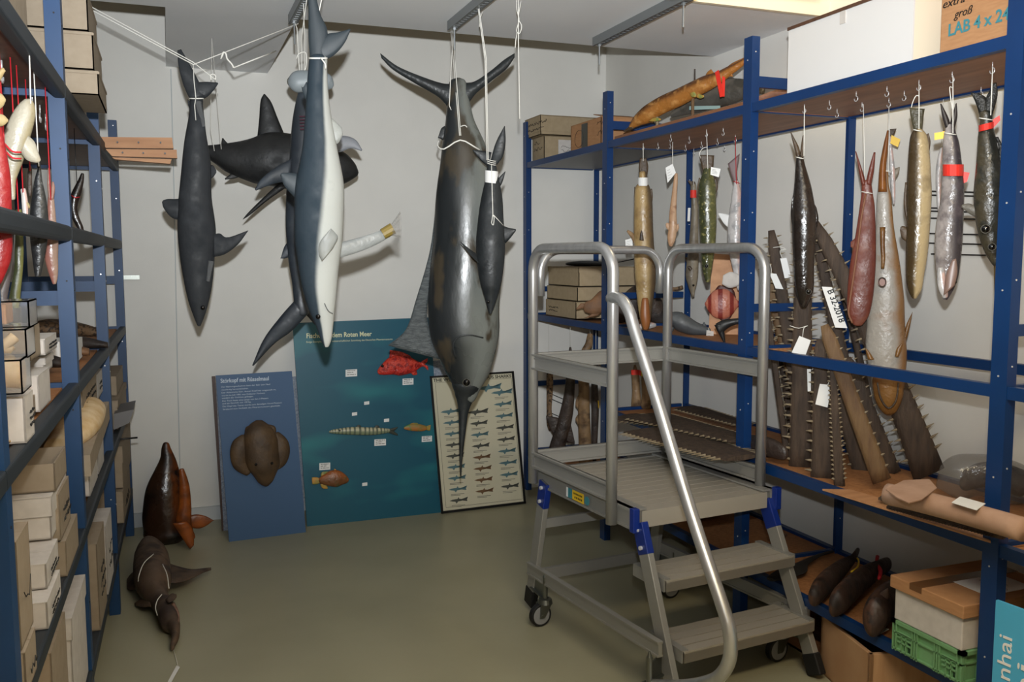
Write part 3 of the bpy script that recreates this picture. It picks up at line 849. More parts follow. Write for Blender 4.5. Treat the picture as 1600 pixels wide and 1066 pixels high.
m = MB(); m.tube([fs.p(x, y, 0.054) for x, y in ((507, 474), (510, 481), (514, 487), (520, 490))], 0.0018, 6, 4); m.build('mouth', mat('mouth_line', (110, 112, 110), 0.6), T)
ring = [fs.p(497+14*math.cos(2*PI*k/20), 91, 0.035*math.sin(2*PI*k/20)) for k in range(21)]
string(ring, M['cord'], T, 0.003)
string([fs.p(501, 90, 0.05), fs.p(508, 100, 0.06), fs.p(509, 108, 0.05)], M['cord'], T, 0.0022, smooth=3)
string([fs.p(497, 92, -0.04), fs.p(494, 40, -0.04), V((0.572, 3.25, 2.663))], M['cord'], T, 0.0019)

# --- marlin
fx = F(715, 300, 1, 4.1)
m_mar = fish('marlin_skin', (48, 53, 56), (160, 165, 158), b=0.1, soft=0.55, mot=(92, 82, 66), mscale=7, mlo=0.54, mhi=0.60, rough=0.3, bump=0.12, bscale=25, wob=0.35, stretch=(1, 1, 0.45))
m_mfin = mat('marlin_fin', (40, 44, 46), 0.4, c2=(60, 66, 68), scale=10, bump=0.3)
m_sail = mat('marlin_dorsal_membrane', (118, 126, 128), 0.5, c2=(78, 86, 90), scale=30, stretch=(1, 1, 4), bump=0.6, bscale=60)
T = thing('marlin', 'large dark glossy marlin hanging bill down in the middle of the room', 'marlin', fx.p(720, 745))
T['category'] = 'fish'
body('body', fx, R([(128, 702, 728), (150, 700, 732), (185, 696, 740), (215, 692, 752), (240, 689, 762), (280, 684, 772), (330, 680, 778), (380, 676, 781), (430, 672, 782), (480, 668, 781), (520, 673, 780), (550, 683, 776), (575, 694, 768), (595, 703, 758), (610, 709, 749), (625, 713, 741)]), m_mar, T, ratio=0.75)
body('bill', fx, R([(600, 706, 752), (620, 712, 742), (640, 716, 733), (665, 717, 729), (700, 717.5, 724.5), (725, 718, 722), (743, 719, 721)]), m_mfin, T, ratio=0.85)
fin('tail_fin', fx, [(714, 129), (695, 131), (665, 122), (622, 104), (594, 83)], [(702, 170), (684, 151), (648, 130), (614, 109), (596, 91)], m_mfin, T, 0.022)
fin('tail_fin', fx, [(718, 129), (740, 128), (765, 112), (787, 94), (804, 83)], [(729, 168), (742, 148), (767, 127), (791, 108), (804, 90)], m_mfin, T, 0.022)
fin('dorsal_fin', fx, [(686, 300), (680, 400), (672, 450), (668, 500), (688, 562)], [(683, 300), (672, 390), (650, 468), (634, 515), (606, 540)], m_sail, T, 0.008, label='tall grey dorsal fin with ribbed membrane')
fin('anal_fin', fx, [(738, 200), (744, 212), (754, 230)], [(740, 200), (748, 216), (756, 232)], m_mfin, T, 0.006)
fin('second_dorsal_fin', fx, [(700, 226), (690, 218), (684, 216)], [(696, 196), (690, 200), (688, 204)], m_mfin, T, 0.006)
# gill cover and jaw crease
m = MB(); m.tube([fx.p(x, y, o_) for x, y, o_ in ((712, 560, 0.115), (708, 540, 0.125), (716, 527, 0.13), (735, 524, 0.13), (755, 528, 0.11))], 0.0035, 6, 5); m.build('gill_edge', m_mfin, T, smooth=True)
eye(fx, 729, 598, 0.075, 0.017, T, ring=True)
for x0, y0, x1, y1 in ((700, 40, 702, 165), (717, 50, 718, 212), (719, 48, 720, 212)):
    string([V((1.285, on(x0, y0, 2, 2.66).y if y0 > 45 else 4.12, 2.662)), fx.p(x1, y1, 0.09)], M['cord'], T, 0.0019)
string([fx.p(686, 218, 0.02), fx.p(684, 228, 0.06), fx.p(694, 233, 0.10), fx.p(719, 219, 0.115), fx.p(742, 230, 0.10), fx.p(752, 236, 0.03)], M['cord'], T, 0.0035, smooth=3)
string([fx.p(702, 165, 0.09), fx.p(705, 172, 0.085)], M['cord'], T, 0.0019)
string([fx.p(719, 198, 0.1), fx.p(726, 196, 0.11), fx.p(730, 199, 0.11)], M['cord'], T, 0.0022, smooth=3)

# --- small dark shark in front of the marlin
fk = F(775, 330, 1, 3.8)
m_sm = fish('small_dark_shark_skin', (40, 46, 50), (56, 62, 66), b=0.5, soft=0.4, mot=(60, 68, 72), mscale=12, mlo=0.6, mhi=0.9, rough=0.45, bump=0.1)
T = thing('shark', 'small blackish shark with a white paper band, hanging in front of the marlin', 'shark', fk.p(765, 490), 'sharks hung from the ceiling')
body('body', fk, R([(256, 762, 774), (268, 760, 777), (285, 757, 781), (310, 752, 785), (340, 747, 787), (375, 744, 789), (410, 745, 788), (440, 750, 784), (465, 757, 777), (480, 761, 772), (490, 764, 768)]), m_sm, T, ratio=0.8)
fin('tail_fin', fk, [(764, 262), (768, 245), (775, 222), (788, 197)], [(776, 258), (786, 244), (790, 222), (789, 197)], m_sm, T, 0.01)
fin('tail_fin', fk, [(768, 238), (756, 236), (738, 234)], [(764, 262), (752, 252), (739, 236)], m_sm, T, 0.008)
fin('dorsal_fin', fk, [(786, 384), (796, 374), (806, 361)], [(784, 352), (795, 356), (806, 358)], m_sm, T, 0.010)
fin('pectoral_fin', fk, [(748, 412), (736, 400), (719, 378)], [(744, 396), (735, 390), (720, 378)], m_sm, T, 0.010, off=0.05, off2=0.11)
fin('second_dorsal_fin', fk, [(779, 296), (785, 285), (790, 268)], [(776, 282), (782, 275), (789, 268)], m_sm, T, 0.006)
m = MB(); rg = []
for yy in (267, 286): rg.append([fk.p(768+10.5*math.cos(2*PI*k/20), yy+(3 if yy > 270 else 2)*math.cos(2*PI*k/20)*0.4, 0.032*math.sin(2*PI*k/20)) for k in range(20)])
m.rings(rg, cap=False); m.build('paper_band', M['white'], T, smooth=True, label='white paper band round the tail')
for q in range(3):
    string([fk.p(768+7*math.cos(2*PI*k/20), 250+q*3+2*math.sin(2*PI*k/20+1), 0.026*math.sin(2*PI*k/20)) for k in range(21)], M['cord'], T, 0.0018)
for d in (-1.2, 0.8):
    string([fk.p(762+d, 250, 0.02), fk.p(759+d, 92, 0.02), V((1.285, on(757+d*6, 15, 2, 2.66).y, 2.662))], M['cord'], T, 0.0022)
string([fk.p(768, 256, 0.035), fk.p(769, 300, 0.06), fk.p(770, 335, 0.065), fk.p(768, 348, 0.065), fk.p(771, 352, 0.065), fk.p(772, 340, 0.065), fk.p(771, 336, 0.065), fk.p(786, 352, 0.02)], M['cord'], T, 0.0018, smooth=2)
string([fk.p(754, 18, 0.0), fk.p(750, 30, 0.0), fk.p(749, 42, 0.0)], M['cord'], T, 0.002)
eye(fk, 763, 472, 0.03, 0.006, T)

# loose cord hanging at the corner of the ceiling
fc = F(810, 60, 1, 3.6)
T = thing('hanging_cord', 'loose knotted white cord dangling from the ceiling to the right of the marlin', 'cord', fc.p(812, 185))
string([V((fc.p(810, -30).x, fc.p(810, -30).y, HC)), fc.p(809, -20), fc.p(807, 12), fc.p(811, 30), fc.p(807, 48), fc.p(812, 52), fc.p(815, 40), fc.p(810, 28), fc.p(814, 2)], M['cord'], T, 0.0019, smooth=4)
string([V((fc.p(812, -30).x, fc.p(812, -30).y+0.01, HC)), fc.p(810, 0), fc.p(810, 60), fc.p(812, 186)], M['cord'], T, 0.0022)
string([fc.p(808, 50), fc.p(806, 62), fc.p(805, 75)], M['cord'], T, 0.002)

FALLOFF_GAIN = 0.8  # colours at the back wall lifted against the flash falloff
# ---------------------------------------------------------------- boards leaning on the back wall
class Panel:
    def __init__(s, bl, br, lean, ytop, tl, tr, th, name, label, cat, m, base_z=0.0):
        B0, B1 = on(bl[0], bl[1], 2, base_z), on(br[0], br[1], 2, base_z)
        s.ex = (B1-B0).normalized()
        # top line at depth: choose lean angle
        back = V((-s.ex.y, s.ex.x, 0))
        n = (-back*math.cos(lean)+EZ*math.sin(lean)).normalized()
        s.n = n
        s.ey = n.cross(s.ex).normalized()
        if s.ey.z < 0: s.ey = -s.ey
        s.fr = FQ(B0, n)
        T0, T1 = s.fr.p(*tl), s.fr.p(*tr)
        s.quad = [B0, B1, T1, T0]
        s.root = thing(name, label, cat, (B0+B1)/2)
        s.face = quad_card('board', s.quad, th, n, m, s.root)
    def p(s, x, y, off=0.001): return s.fr.p(x, y, off)
    def card(s, pts, m, name, parent=None, th=0.001, off=0.0, **kw):
        return quad_card(name, [s.p(x, y, off+th) for x, y in pts], th, s.n, m, parent or s.root, **kw)
    def text(s, t, x, y, hpx, m, x2=None, off=0.001, name='lettering', **kw):
        a = s.p(x, y, off); h = (s.p(x, y-hpx, off)-a).length
        fit = (s.p(x2, y, off)-a).length if x2 else None
        return text(t, h/0.72, a, s.ex, s.ey, m, s.root, name=name, fit=fit, **kw)
    def lines(s, rows, hpx, m, name='small_print'):
        mb = MB()
        for (x, y, x2, y2) in rows:     # broken word-like strokes
            a, c = s.p(x, y, 0.001), s.p(x2, y2, 0.001)
            L = (c-a).length; d = (c-a)/L; up = s.ey
            h = (s.p(x, y-hpx)-s.p(x, y)).length
            t = 0.0
            while t < L:
                wlen = random.uniform(1.2, 4.5)*h
                e = min(t+wlen, L)
                mb.obox(a+d*(t+e)/2+up*h/2, d*(e-t)/2, up*h*0.28, s.n*0.0004)
                t = e+h*0.6
        return mb.build(name, m, s.root)

m_stor = mat('blue_sign_board', (62, 92, 128), 0.45, spec=0.35)
S1 = Panel((358, 847), (478, 832), math.radians(4), 0, (337, 587), (456, 580), 0.012, 'info_board', 'slate blue board about the sturgeon head, leaning on the back wall at the left', 'sign', m_stor)
S1.text('Störkopf mit Rüsselmaul', 344.5, 598.5, 6.6, M['lightink'], 420, bold=True)
for i, (t, x, y, x2) in enumerate((('Zur Nahrungsaufnahme kann der Stör sein Maul', 345.5, 607.5, 422), ('rüsselartig hervorstrecken.', 345.5, 612, 388), ('Der Atlantische Stör, dessen Kopf hier ausgestellt ist,', 346, 616.5, 431),
        ('wurde im Juli 1991 von Deltener Fischern', 346.3, 621, 414), ('westlich der Ostküste gefangen.', 346.6, 625, 396), ('Der Fisch hatte eine Länge von fast 3 Metern', 347, 629.5, 419),
        ('und ein Gewicht von 150 kg.', 347.3, 633.5, 392), ('Der Kopf des Tieres wurde zum damaligen Nord-Museum', 347.6, 638, 440), ('Stralsund zum Verbleib des Meeresmuseums geschickt.', 348, 642.5, 438))):
    S1.text(t, x, y-1.5, 2.3, M['lightink'], x2, name='lettering')
m_head = mat('dried_sturgeon_head', (104, 80, 52), 0.6, c2=(76, 58, 40), scale=12, bump=0.35, bscale=45)
class FP(F):
    def __init__(s, P): s.o = P.fr.o; s.n = P.n
fst = FP(S1)
hd = body('sturgeon_head', fst, [(405, 663, 14), (405, 672, 22), (407, 690, 27), (409, 710, 28), (412, 728, 25), (414, 742, 18), (415, 752, 12), (416, 757, 7)], m_head, S1.root, ratio=0.7, off=0.03)
body('gill_cover', fst, [(383, 684, 8), (377, 695, 14), (374, 710, 15), (376, 726, 12), (388, 738, 7)], m_head, hd, ratio=0.6, off=0.025)
body('gill_cover', fst, [(430, 680, 8), (437, 692, 13), (439, 706, 14), (437, 720, 11), (428, 730, 7)], m_head, hd, ratio=0.6, off=0.025)
body('cheek', fst, [(386, 676, 4), (388, 671, 5), (394, 668, 4)], m_head, hd, ratio=0.8, off=0.03)
body('cheek', fst, [(428, 675, 4), (426, 670, 5), (419, 667, 4)], m_head, hd, ratio=0.8, off=0.03)
eye(fst, 400, 726, 0.10, 0.008, hd); eye(fst, 425, 724, 0.10, 0.008, hd)

m_teal = mat('teal_sign_board', (22, 84, 104), 0.4, c2=(38, 122, 128), scale=1.7, detail=2, stretch=(1, 1, 2.6), lo=0.5, hi=0.75, spec=0.35)
S2 = Panel((480, 823), (690, 801), math.radians(4.5), 0, (457, 505), (673, 496), 0.012, 'info_board', 'tall teal display board of Red Sea fishes leaning on the back wall', 'sign', m_teal)
S2.text('Fische aus dem Roten Meer', 478.5, 528.5, 7.6, M['offwhite'], 580.5, bold=True)
S2.text('Einige Exemplare aus der wissenschaftlichen Sammlung des Deutschen Meeresmuseums', 478.5, 536.0, 3.0, M['offwhite'], 613)
def plate(P, x0, y0, x1, y1, nl=3, tilt=-1):
    c = P.card([(x0, y1), (x1, y1+tilt), (x1, y0+tilt), (x0, y0)], M['white'], 'caption_card', th=0.002)
    if nl:
        P.lines([(x0+2, y0+(y1-y0)*(k+0.8)/(nl+0.6), x1-2-(k % 2)*4, y0+(y1-y0)*(k+0.8)/(nl+0.6)+tilt*0.8) for k in range(nl)], 1.5, M['inkgrey']).location = (0, 0, 0)
        P.root.children[-1].location = P.n*0.0022
for q in ((540, 578, 558, 589, 3), (629, 592, 646, 602, 3), (585, 687, 603, 697, 3), (659, 682, 675, 691, 3), (499, 724, 516, 735, 3)): plate(S2, *q)
for q in ((569, 628, 577, 633, 0), (550, 645, 558, 650, 0), (600, 655, 608, 660, 0), (566, 755, 574, 760, 0)): plate(S2, *q)
ft = FP(S2)
m_rf = fish('red_fish_skin', (196, 44, 34), (206, 62, 44), b=-0.3, soft=0.5, mot=(150, 30, 28), mscale=40, mlo=0.5, mhi=0.6, rough=0.35, bump=0.4, bscale=120)
o = body('mounted_squirrelfish', ft, [(592, 582, 4), (600, 578, 9), (612, 572, 14), (626, 571, 16), (640, 571, 13), (650, 571, 8), (658, 570, 3.5), (662, 570, 3)], m_rf, S2.root, ratio=0.5, off=0.02, label='bright red fish with a spiny dorsal fin')
fin('dorsal_fin', ft, [(608, 560), (609, 553), (609, 547)], [(648, 566), (640, 556), (628, 550)], m_rf, o, 0.005, off=0.02)
fin('tail_fin', ft, [(656, 567), (662, 563), (668, 560)], [(658, 571), (663, 570), (668, 565)], m_rf, o, 0.005, off=0.02)
fin('tail_fin', ft, [(656, 571), (662, 573), (669, 579)], [(656, 568), (664, 570), (669, 573)], m_rf, o, 0.005, off=0.02)
fin('anal_fin', ft, [(640, 580), (645, 586), (650, 586)], [(648, 576), (651, 580), (652, 585)], m_rf, o, 0.005, off=0.02)
eye(ft, 597.5, 572, 0.045, 0.009, o)
m_bar = fish('barracuda_skin', (128, 138, 108), (186, 180, 150), b=0.1, soft=0.3, rough=0.35, bands=((90, 100, 84), 22), bump=0.1)
o = body('mounted_barracuda', ft, [(515, 675, 1.6), (522, 674.5, 3.4), (535, 674, 5), (550, 673.5, 6.2), (570, 674, 6.4), (585, 674, 5.8), (600, 673.5, 4.2), (608, 673, 3)], m_bar, S2.root, ratio=0.7, off=0.02, label='slender silver green banded fish')
m_df = mat('dark_small_fin', (54, 60, 50), 0.5)
fin('tail_fin', ft, [(606, 671), (614, 669), (622, 667)], [(607, 674), (615, 674), (621, 669)], m_df, o, 0.004, off=0.02)
fin('tail_fin', ft, [(606, 676), (614, 679), (622, 681)], [(607, 672), (615, 674), (621, 678)], m_df, o, 0.004, off=0.02)
fin('dorsal_fin', ft, [(556, 668), (558, 665), (561, 664)], [(564, 668), (564, 666), (563, 665)], m_df, o, 0.003, off=0.02)
fin('second_dorsal_fin', ft, [(584, 669), (587, 665), (591, 665)], [(593, 669), (593, 667), (592, 666)], m_df, o, 0.003, off=0.02)
eye(ft, 531, 673, 0.032, 0.006, o)
m_tri = fish('triggerfish_skin', (112, 72, 40), (150, 84, 38), b=0.3, soft=0.5, mot=(70, 84, 50), mscale=18, mlo=0.55, mhi=0.65, rough=0.4, bump=0.3)
m_ofin = mat('orange_green_fin', (196, 140, 50), 0.5, c2=(110, 130, 70), scale=30)
o = body('mounted_triggerfish', ft, [(500, 751, 5), (508, 750, 9), (518, 748, 12.5), (528, 748, 13), (536, 749, 9), (543, 751, 4)], m_tri, S2.root, ratio=0.45, off=0.02, label='brown and orange deep-bodied fish')
fin('tail_fin', ft, [(503, 748), (494, 746), (487, 746)], [(503, 754), (494, 757), (488, 757)], m_ofin, o, 0.004, off=0.02)
fin('dorsal_fin', ft, [(523, 737), (522, 733), (524, 733)], [(528, 738), (526, 735), (525, 734)], m_ofin, o, 0.004, off=0.02)
fin('second_dorsal_fin', ft, [(501, 744), (503, 738), (512, 737)], [(508, 742), (510, 740), (514, 738)], m_ofin, o, 0.004, off=0.02)
fin('anal_fin', ft, [(500, 757), (504, 763), (511, 764)], [(508, 756), (511, 760), (512, 763)], m_ofin, o, 0.004, off=0.02)
m_wr = fish('wrasse_skin', (170, 110, 50), (150, 120, 60), b=0.0, soft=0.4, mot=(84, 130, 70), mscale=30, mlo=0.5, mhi=0.6, rough=0.4)
o = body('mounted_wrasse', ft, [(632, 669, 2), (640, 668, 5), (650, 668, 6), (660, 669, 5), (666, 669, 3)], m_wr, S2.root, ratio=0.5, off=0.02, label='small orange and green fish')
fin('tail_fin', ft, [(664, 667), (669, 665), (673, 664)], [(664, 671), (669, 673), (672, 673)], m_ofin, o, 0.004, off=0.02)
fin('dorsal_fin', ft, [(638, 664), (645, 661), (652, 661)], [(662, 666), (658, 664), (654, 663)], m_ofin, o, 0.004, off=0.02)

m_post = mat('cream_poster', (206, 200, 176), 0.35, c2=(202, 196, 170), scale=4)
S3 = Panel((690, 803), (822, 787), math.radians(6), 0, (672, 588), (803, 580), 0.012, 'framed_poster', 'black framed poster of dangerous sharks standing under the marlin', 'poster', m_post)
for pts in (((690, 803), (693, 802.6), (675, 588), (672, 588)), ((819, 787.3), (822, 787), (803, 580), (800, 580.2)), ((672, 591), (803, 583), (803, 580), (672, 588)), ((690, 803), (822, 787), (822, 783.5), (690, 799.5))):
    S3.card(pts, M['frame'], 'frame', th=0.010)
m = MB()
for a, c in (((680, 598), (799, 591)), ((799, 591), (816, 780)), ((816, 780), (697, 793.5)), ((697, 793.5), (680, 598))):
    m.tube([S3.p(*a), S3.p(*c)], 0.0009, 4)
m.build('printed_border', M['black'], S3.root)
S3.text("THE WORLD'S DANGEROUS SHARKS", 677, 597.0, 5.0, M['black'], 799, bold=True)
def minishark(mb, x, y, s, flip=1):
    P_ = lambda u, v_: S3.p(x+u*s*flip, y+v_*s-u*s*0.07, 0.0012)
    upper = [(-1, 0.02), (-0.7, -0.09), (-0.35, -0.13), (-0.15, -0.14), (-0.02, -0.34), (0.06, -0.14), (0.35, -0.10), (0.48, -0.16), (0.52, -0.08), (0.72, -0.05), (1.0, -0.32), (0.88, -0.02), (0.93, 0.16), (0.72, 0.04)]
    lower = [(0.4, 0.07), (0.1, 0.12), (-0.1, 0.14), (-0.22, 0.36), (-0.38, 0.14), (-0.7, 0.10)]
    pts = upper+lower
    b0 = len(mb.v); n = len(pts)
    c = mb.add([P_(0, 0)]+[P_(*q) for q in pts], [])
    for i in range(n):
        mb.f.append([b0, b0+1+i, b0+1+(i+1) % n]); mb.mi.append(mb.cur)
cols = [mat('print_blue', (84, 116, 122), 0.5), mat('print_grey', (84, 86, 78), 0.5), mat('print_brown', (124, 92, 62), 0.5)]
mb = MB(); rows = []
colx = (705, 745, 785)
for c in range(3):
    yy = 640 if c == 0 else (645 if c == 1 else 618)
    k = 0
    while yy < 785-c*3:
        x = colx[c]+(yy-640)*0.085+(1 if c else 0)
        mb.cur = [0, 0, 0, 1, 1, 0, 0, 0, 1][k % 9] if c != 1 else [1, 1, 0, 1, 2, 2, 2, 2, 1][k % 9]
        minishark(mb, x, yy-(x-705)*0.10+3, 14.5 if k else 17)
        rows += [(x-11, yy-(x-705)*0.10+11.5, x+10, yy-(x-705)*0.10+10), (x-11, yy-(x-705)*0.10+13.5, x+4, yy-(x-705)*0.10+12.5)]
        yy += 17.5 if c == 0 else (18.5 if c == 2 else 17.8); k += 1
mb.cur = 0; minishark(mb, 764, 606, 20); 
mb.cur = 3
for (x, y, x2, y2) in rows:
    a, c = S3.p(x, y, 0.001), S3.p(x2, y2, 0.001); d = (c-a)/2
    mb.obox((a+c)/2, d, S3.ey*0.0012, S3.n*0.0004)
mb.build('printed_illustrations', cols+[M['inkgrey']], S3.root)

# wrapped panels standing behind the boards
m_bub = mat('bubble_wrap', (170, 178, 190), 0.2, c2=(140, 150, 166), scale=80, bump=0.9, bscale=160, spec=0.9)
P4_ = Panel((347, 830), (476, 815), math.radians(2.5), 0, (334, 600), (470, 588), 0.02, 'wrapped_board', 'bubble-wrapped panel standing behind the slate blue sturgeon board', 'panel', m_bub)
P4_.card([(347, 830), (349.5, 829.6), (336.5, 588), (331, 588.5)], mat('brown_panel_edge', (84, 60, 50), 0.5), 'edge_strip', th=0.02)
quad_card('wrapped_board', [on(672, 788, 1, 5.5), on(712, 784, 1, 5.5), on(706, 562, 1, 5.6), on(656, 566, 1, 5.6)], 0.015, (0, -1, 0), m_bub, None, label='bubble-wrapped sheet standing behind the framed shark poster', cat='panel')

# wall bracket
m = MB(); m.hexa([on(x, y, 1, 5.679-0.002*k) for k in (0,) for x, y in ((192, 437), (216, 436), (216, 436.5), (192, 437.5))]+[on(x, y, 1, 5.665) for x, y in ((192, 431), (216, 430), (216, 436), (192, 437))][0:4])
m = MB(); a = on(204, 433.5, 1, 5.67); m.box(a.x-0.048, a.x+0.048, 5.662, 5.68, a.z-0.012, a.z+0.012)
for dx in (-0.03, 0, 0.03): m.cyl((a.x+dx, 5.655, a.z), (a.x+dx, 5.664, a.z), 0.006, 8)
m.build('wall_bracket', M['zinc'], None, label='little bright metal bracket screwed to the back wall beside the left shelving', cat='bracket')

# ---------------------------------------------------------------- specimens on the floor at the left
m_bh = fish('amber_varnished_skin', (50, 30, 18), (128, 66, 24), b=0.35, soft=0.35, mot=(24, 16, 12), mscale=7, mlo=0.5, mhi=0.62, rough=0.28, bump=0.35, bscale=18, wob=0.8)
fg = F(262, 848, 2, 0.0)
T = thing('fish_head_mount', 'varnished amber-brown fish head standing snout up against the back wall', 'specimen', fg.p(262, 848))
body('head', fg, R([(693, 255, 264), (701, 252, 267), (716, 250, 274), (733, 243, 280), (751, 234, 287), (769, 228, 290), (787, 224, 293), (805, 223, 296), (823, 224, 298), (836, 226, 300)]), m_bh, T, ratio=0.75)
m_am = mat('amber_fin', (168, 88, 30), 0.35, c2=(110, 56, 24), scale=14, bump=0.2)
body('lower_jaw', fg, [(284, 735, 4), (288, 760, 8), (289, 790, 10), (287, 812, 12), (292, 830, 10), (298, 842, 8)], m_am, T, ratio=0.7, off=0.13)
fin('pectoral_fin', fg, [(294, 824), (310, 826), (322, 822), (334, 813)], [(294, 806), (308, 804), (322, 807), (335, 814)], m_am, T, 0.01, off=0.02)
fin('jaw_flap', fg, [(270, 818), (281, 835), (292, 852), (297, 858)], [(292, 815), (300, 826), (303, 842), (303, 852)], m_am, T, 0.014, off=0.19)

m_sk = fish('brown_dried_shark_skin', (92, 74, 60), (112, 88, 68), b=0.2, soft=0.6, mot=(64, 50, 44), mscale=9, mlo=0.5, mhi=0.65, rough=0.5, bump=0.4, bscale=20)
def floorp(x, y, z): return on(x, y, 2, z)
def body3(name, st, mt, parent, side=None, k=5, n=20, **kw):
    """st: (px, py, z of centre, half width px, half height m)"""
    out = []
    for i, s in enumerate(st):
        c = on(s[0], s[1], 2, s[2])
        a = on(st[max(i-1, 0)][0], st[max(i-1, 0)][1], 2, s[2]); b2 = on(st[min(i+1, len(st)-1)][0], st[min(i+1, len(st)-1)][1], 2, s[2])
        t = (b2-a).normalized()
        sd = t.cross(EZ).normalized()
        q = s[3]*(c-CAMP).dot(FWD)/FPX
        out.append((c, -sd*q, EZ*s[4]))
    d = (out[0][0]-out[1][0]).normalized(); out.insert(0, (out[0][0]+d*out[0][2].length*0.5, out[0][1]*0.35, out[0][2]*0.35))
    d = (out[-1][0]-out[-2][0]).normalized(); out.append((out[-1][0]+d*out[-1][2].length*0.5, out[-1][1]*0.35, out[-1][2]*0.35))
    m = MB(); loft(m, out, n, k)
    return m.build(name, mt, parent, smooth=True, **kw)
T = thing('dried_shark', 'brown dried shark with spread fins, lying on the floor at the left', 'specimen', floorp(240, 950, 0))
body3('body', [(232, 858, 0.10, 14, 0.07), (236, 872, 0.10, 25, 0.09), (238, 895, 0.09, 28, 0.085), (240, 915, 0.08, 25, 0.075), (243, 930, 0.06, 18, 0.055), (252, 942, 0.05, 15, 0.045), (260, 955, 0.055, 15, 0.05), (265, 970, 0.055, 14, 0.05), (272, 980, 0.04, 9, 0.035), (274, 995, 0.03, 6, 0.022), (270, 1008, 0.02, 4, 0.012), (269, 1014, 0.014, 2.5, 0.008)], m_sk, T)
def ffin(nm, lead, trail, parent, mt, z0=0.05, z1=0.01):
    m = MB(); n = 12
    A = spline([floorp(x, y, z0+(z1-z0)*i/(len(lead)-1)) for i, (x, y) in enumerate(lead)], 4)
    B2 = spline([floorp(x, y, z0+(z1-z0)*i/(len(trail)-1)) for i, (x, y) in enumerate(trail)], 4)
    rg = []
    for a, c in zip(A, B2):
        up = [a.lerp(c, j/5)+EZ*0.008*math.sin(PI*(j+0.4)/5.8) for j in range(6)]
        rg.append(up+[p-EZ*0.012*math.sin(PI*(j+0.4)/5.8) for j, p in enumerate(up)][::-1])
    m.rings(rg); m.build(nm, mt, parent, smooth=True)
ffin('pectoral_fin', [(262, 880), (280, 886), (300, 890), (322, 888), (330, 888)], [(258, 908), (275, 911), (295, 906), (318, 895), (330, 891)], T, m_sk, 0.07, 0.03)
ffin('pectoral_fin', [(216, 892), (206, 896), (198, 906)], [(222, 914), (208, 922), (199, 921)], T, m_sk)
ffin('pelvic_fin', [(232, 934), (220, 936), (210, 944)], [(236, 948), (222, 949), (211, 946)], T, m_sk)
ffin('dorsal_fin', [(258, 938), (268, 928), (276, 930)], [(264, 942), (272, 938), (276, 933)], T, m_sk, 0.12, 0.12)
m_pk = mat('pinkish_dry_edge', (164, 128, 108), 0.6, c2=(130, 96, 80), scale=20)
ffin('skin_edge', [(273, 942), (280, 958), (280, 975), (272, 990)], [(266, 945), (271, 960), (273, 978), (268, 992)], T, m_pk, 0.10, 0.03)
string([floorp(240, 866, 0.19), floorp(225, 880, 0.18), floorp(217, 900, 0.14), floorp(216, 912, 0.1)], M['cord'], T, 0.0022, smooth=4)
string([floorp(254, 882, 0.17), floorp(261, 898, 0.16), floorp(264, 920, 0.12)], M['cord'], T, 0.0022, smooth=4)
string([floorp(253, 929, 0.12), floorp(246, 938, 0.1), floorp(243, 950, 0.08), floorp(246, 962, 0.06)], M['cord'], T, 0.0022, smooth=4)
string([floorp(270, 1012, 0.01), floorp(274, 1025, 0.006), floorp(278, 1041, 0.006)], M['cord'], T, 0.0012)
mb = MB(); q = [floorp(x, y, 0.004) for x, y in ((262, 1066), (267, 1068), (281, 1043), (276, 1040))]; mb.hexa(q+[p+EZ*0.001 for p in q]); mb.build('paper_tag', M['white'], T)
FALLOFF_GAIN = 0.85  # far bays coloured lighter because little flash reaches them
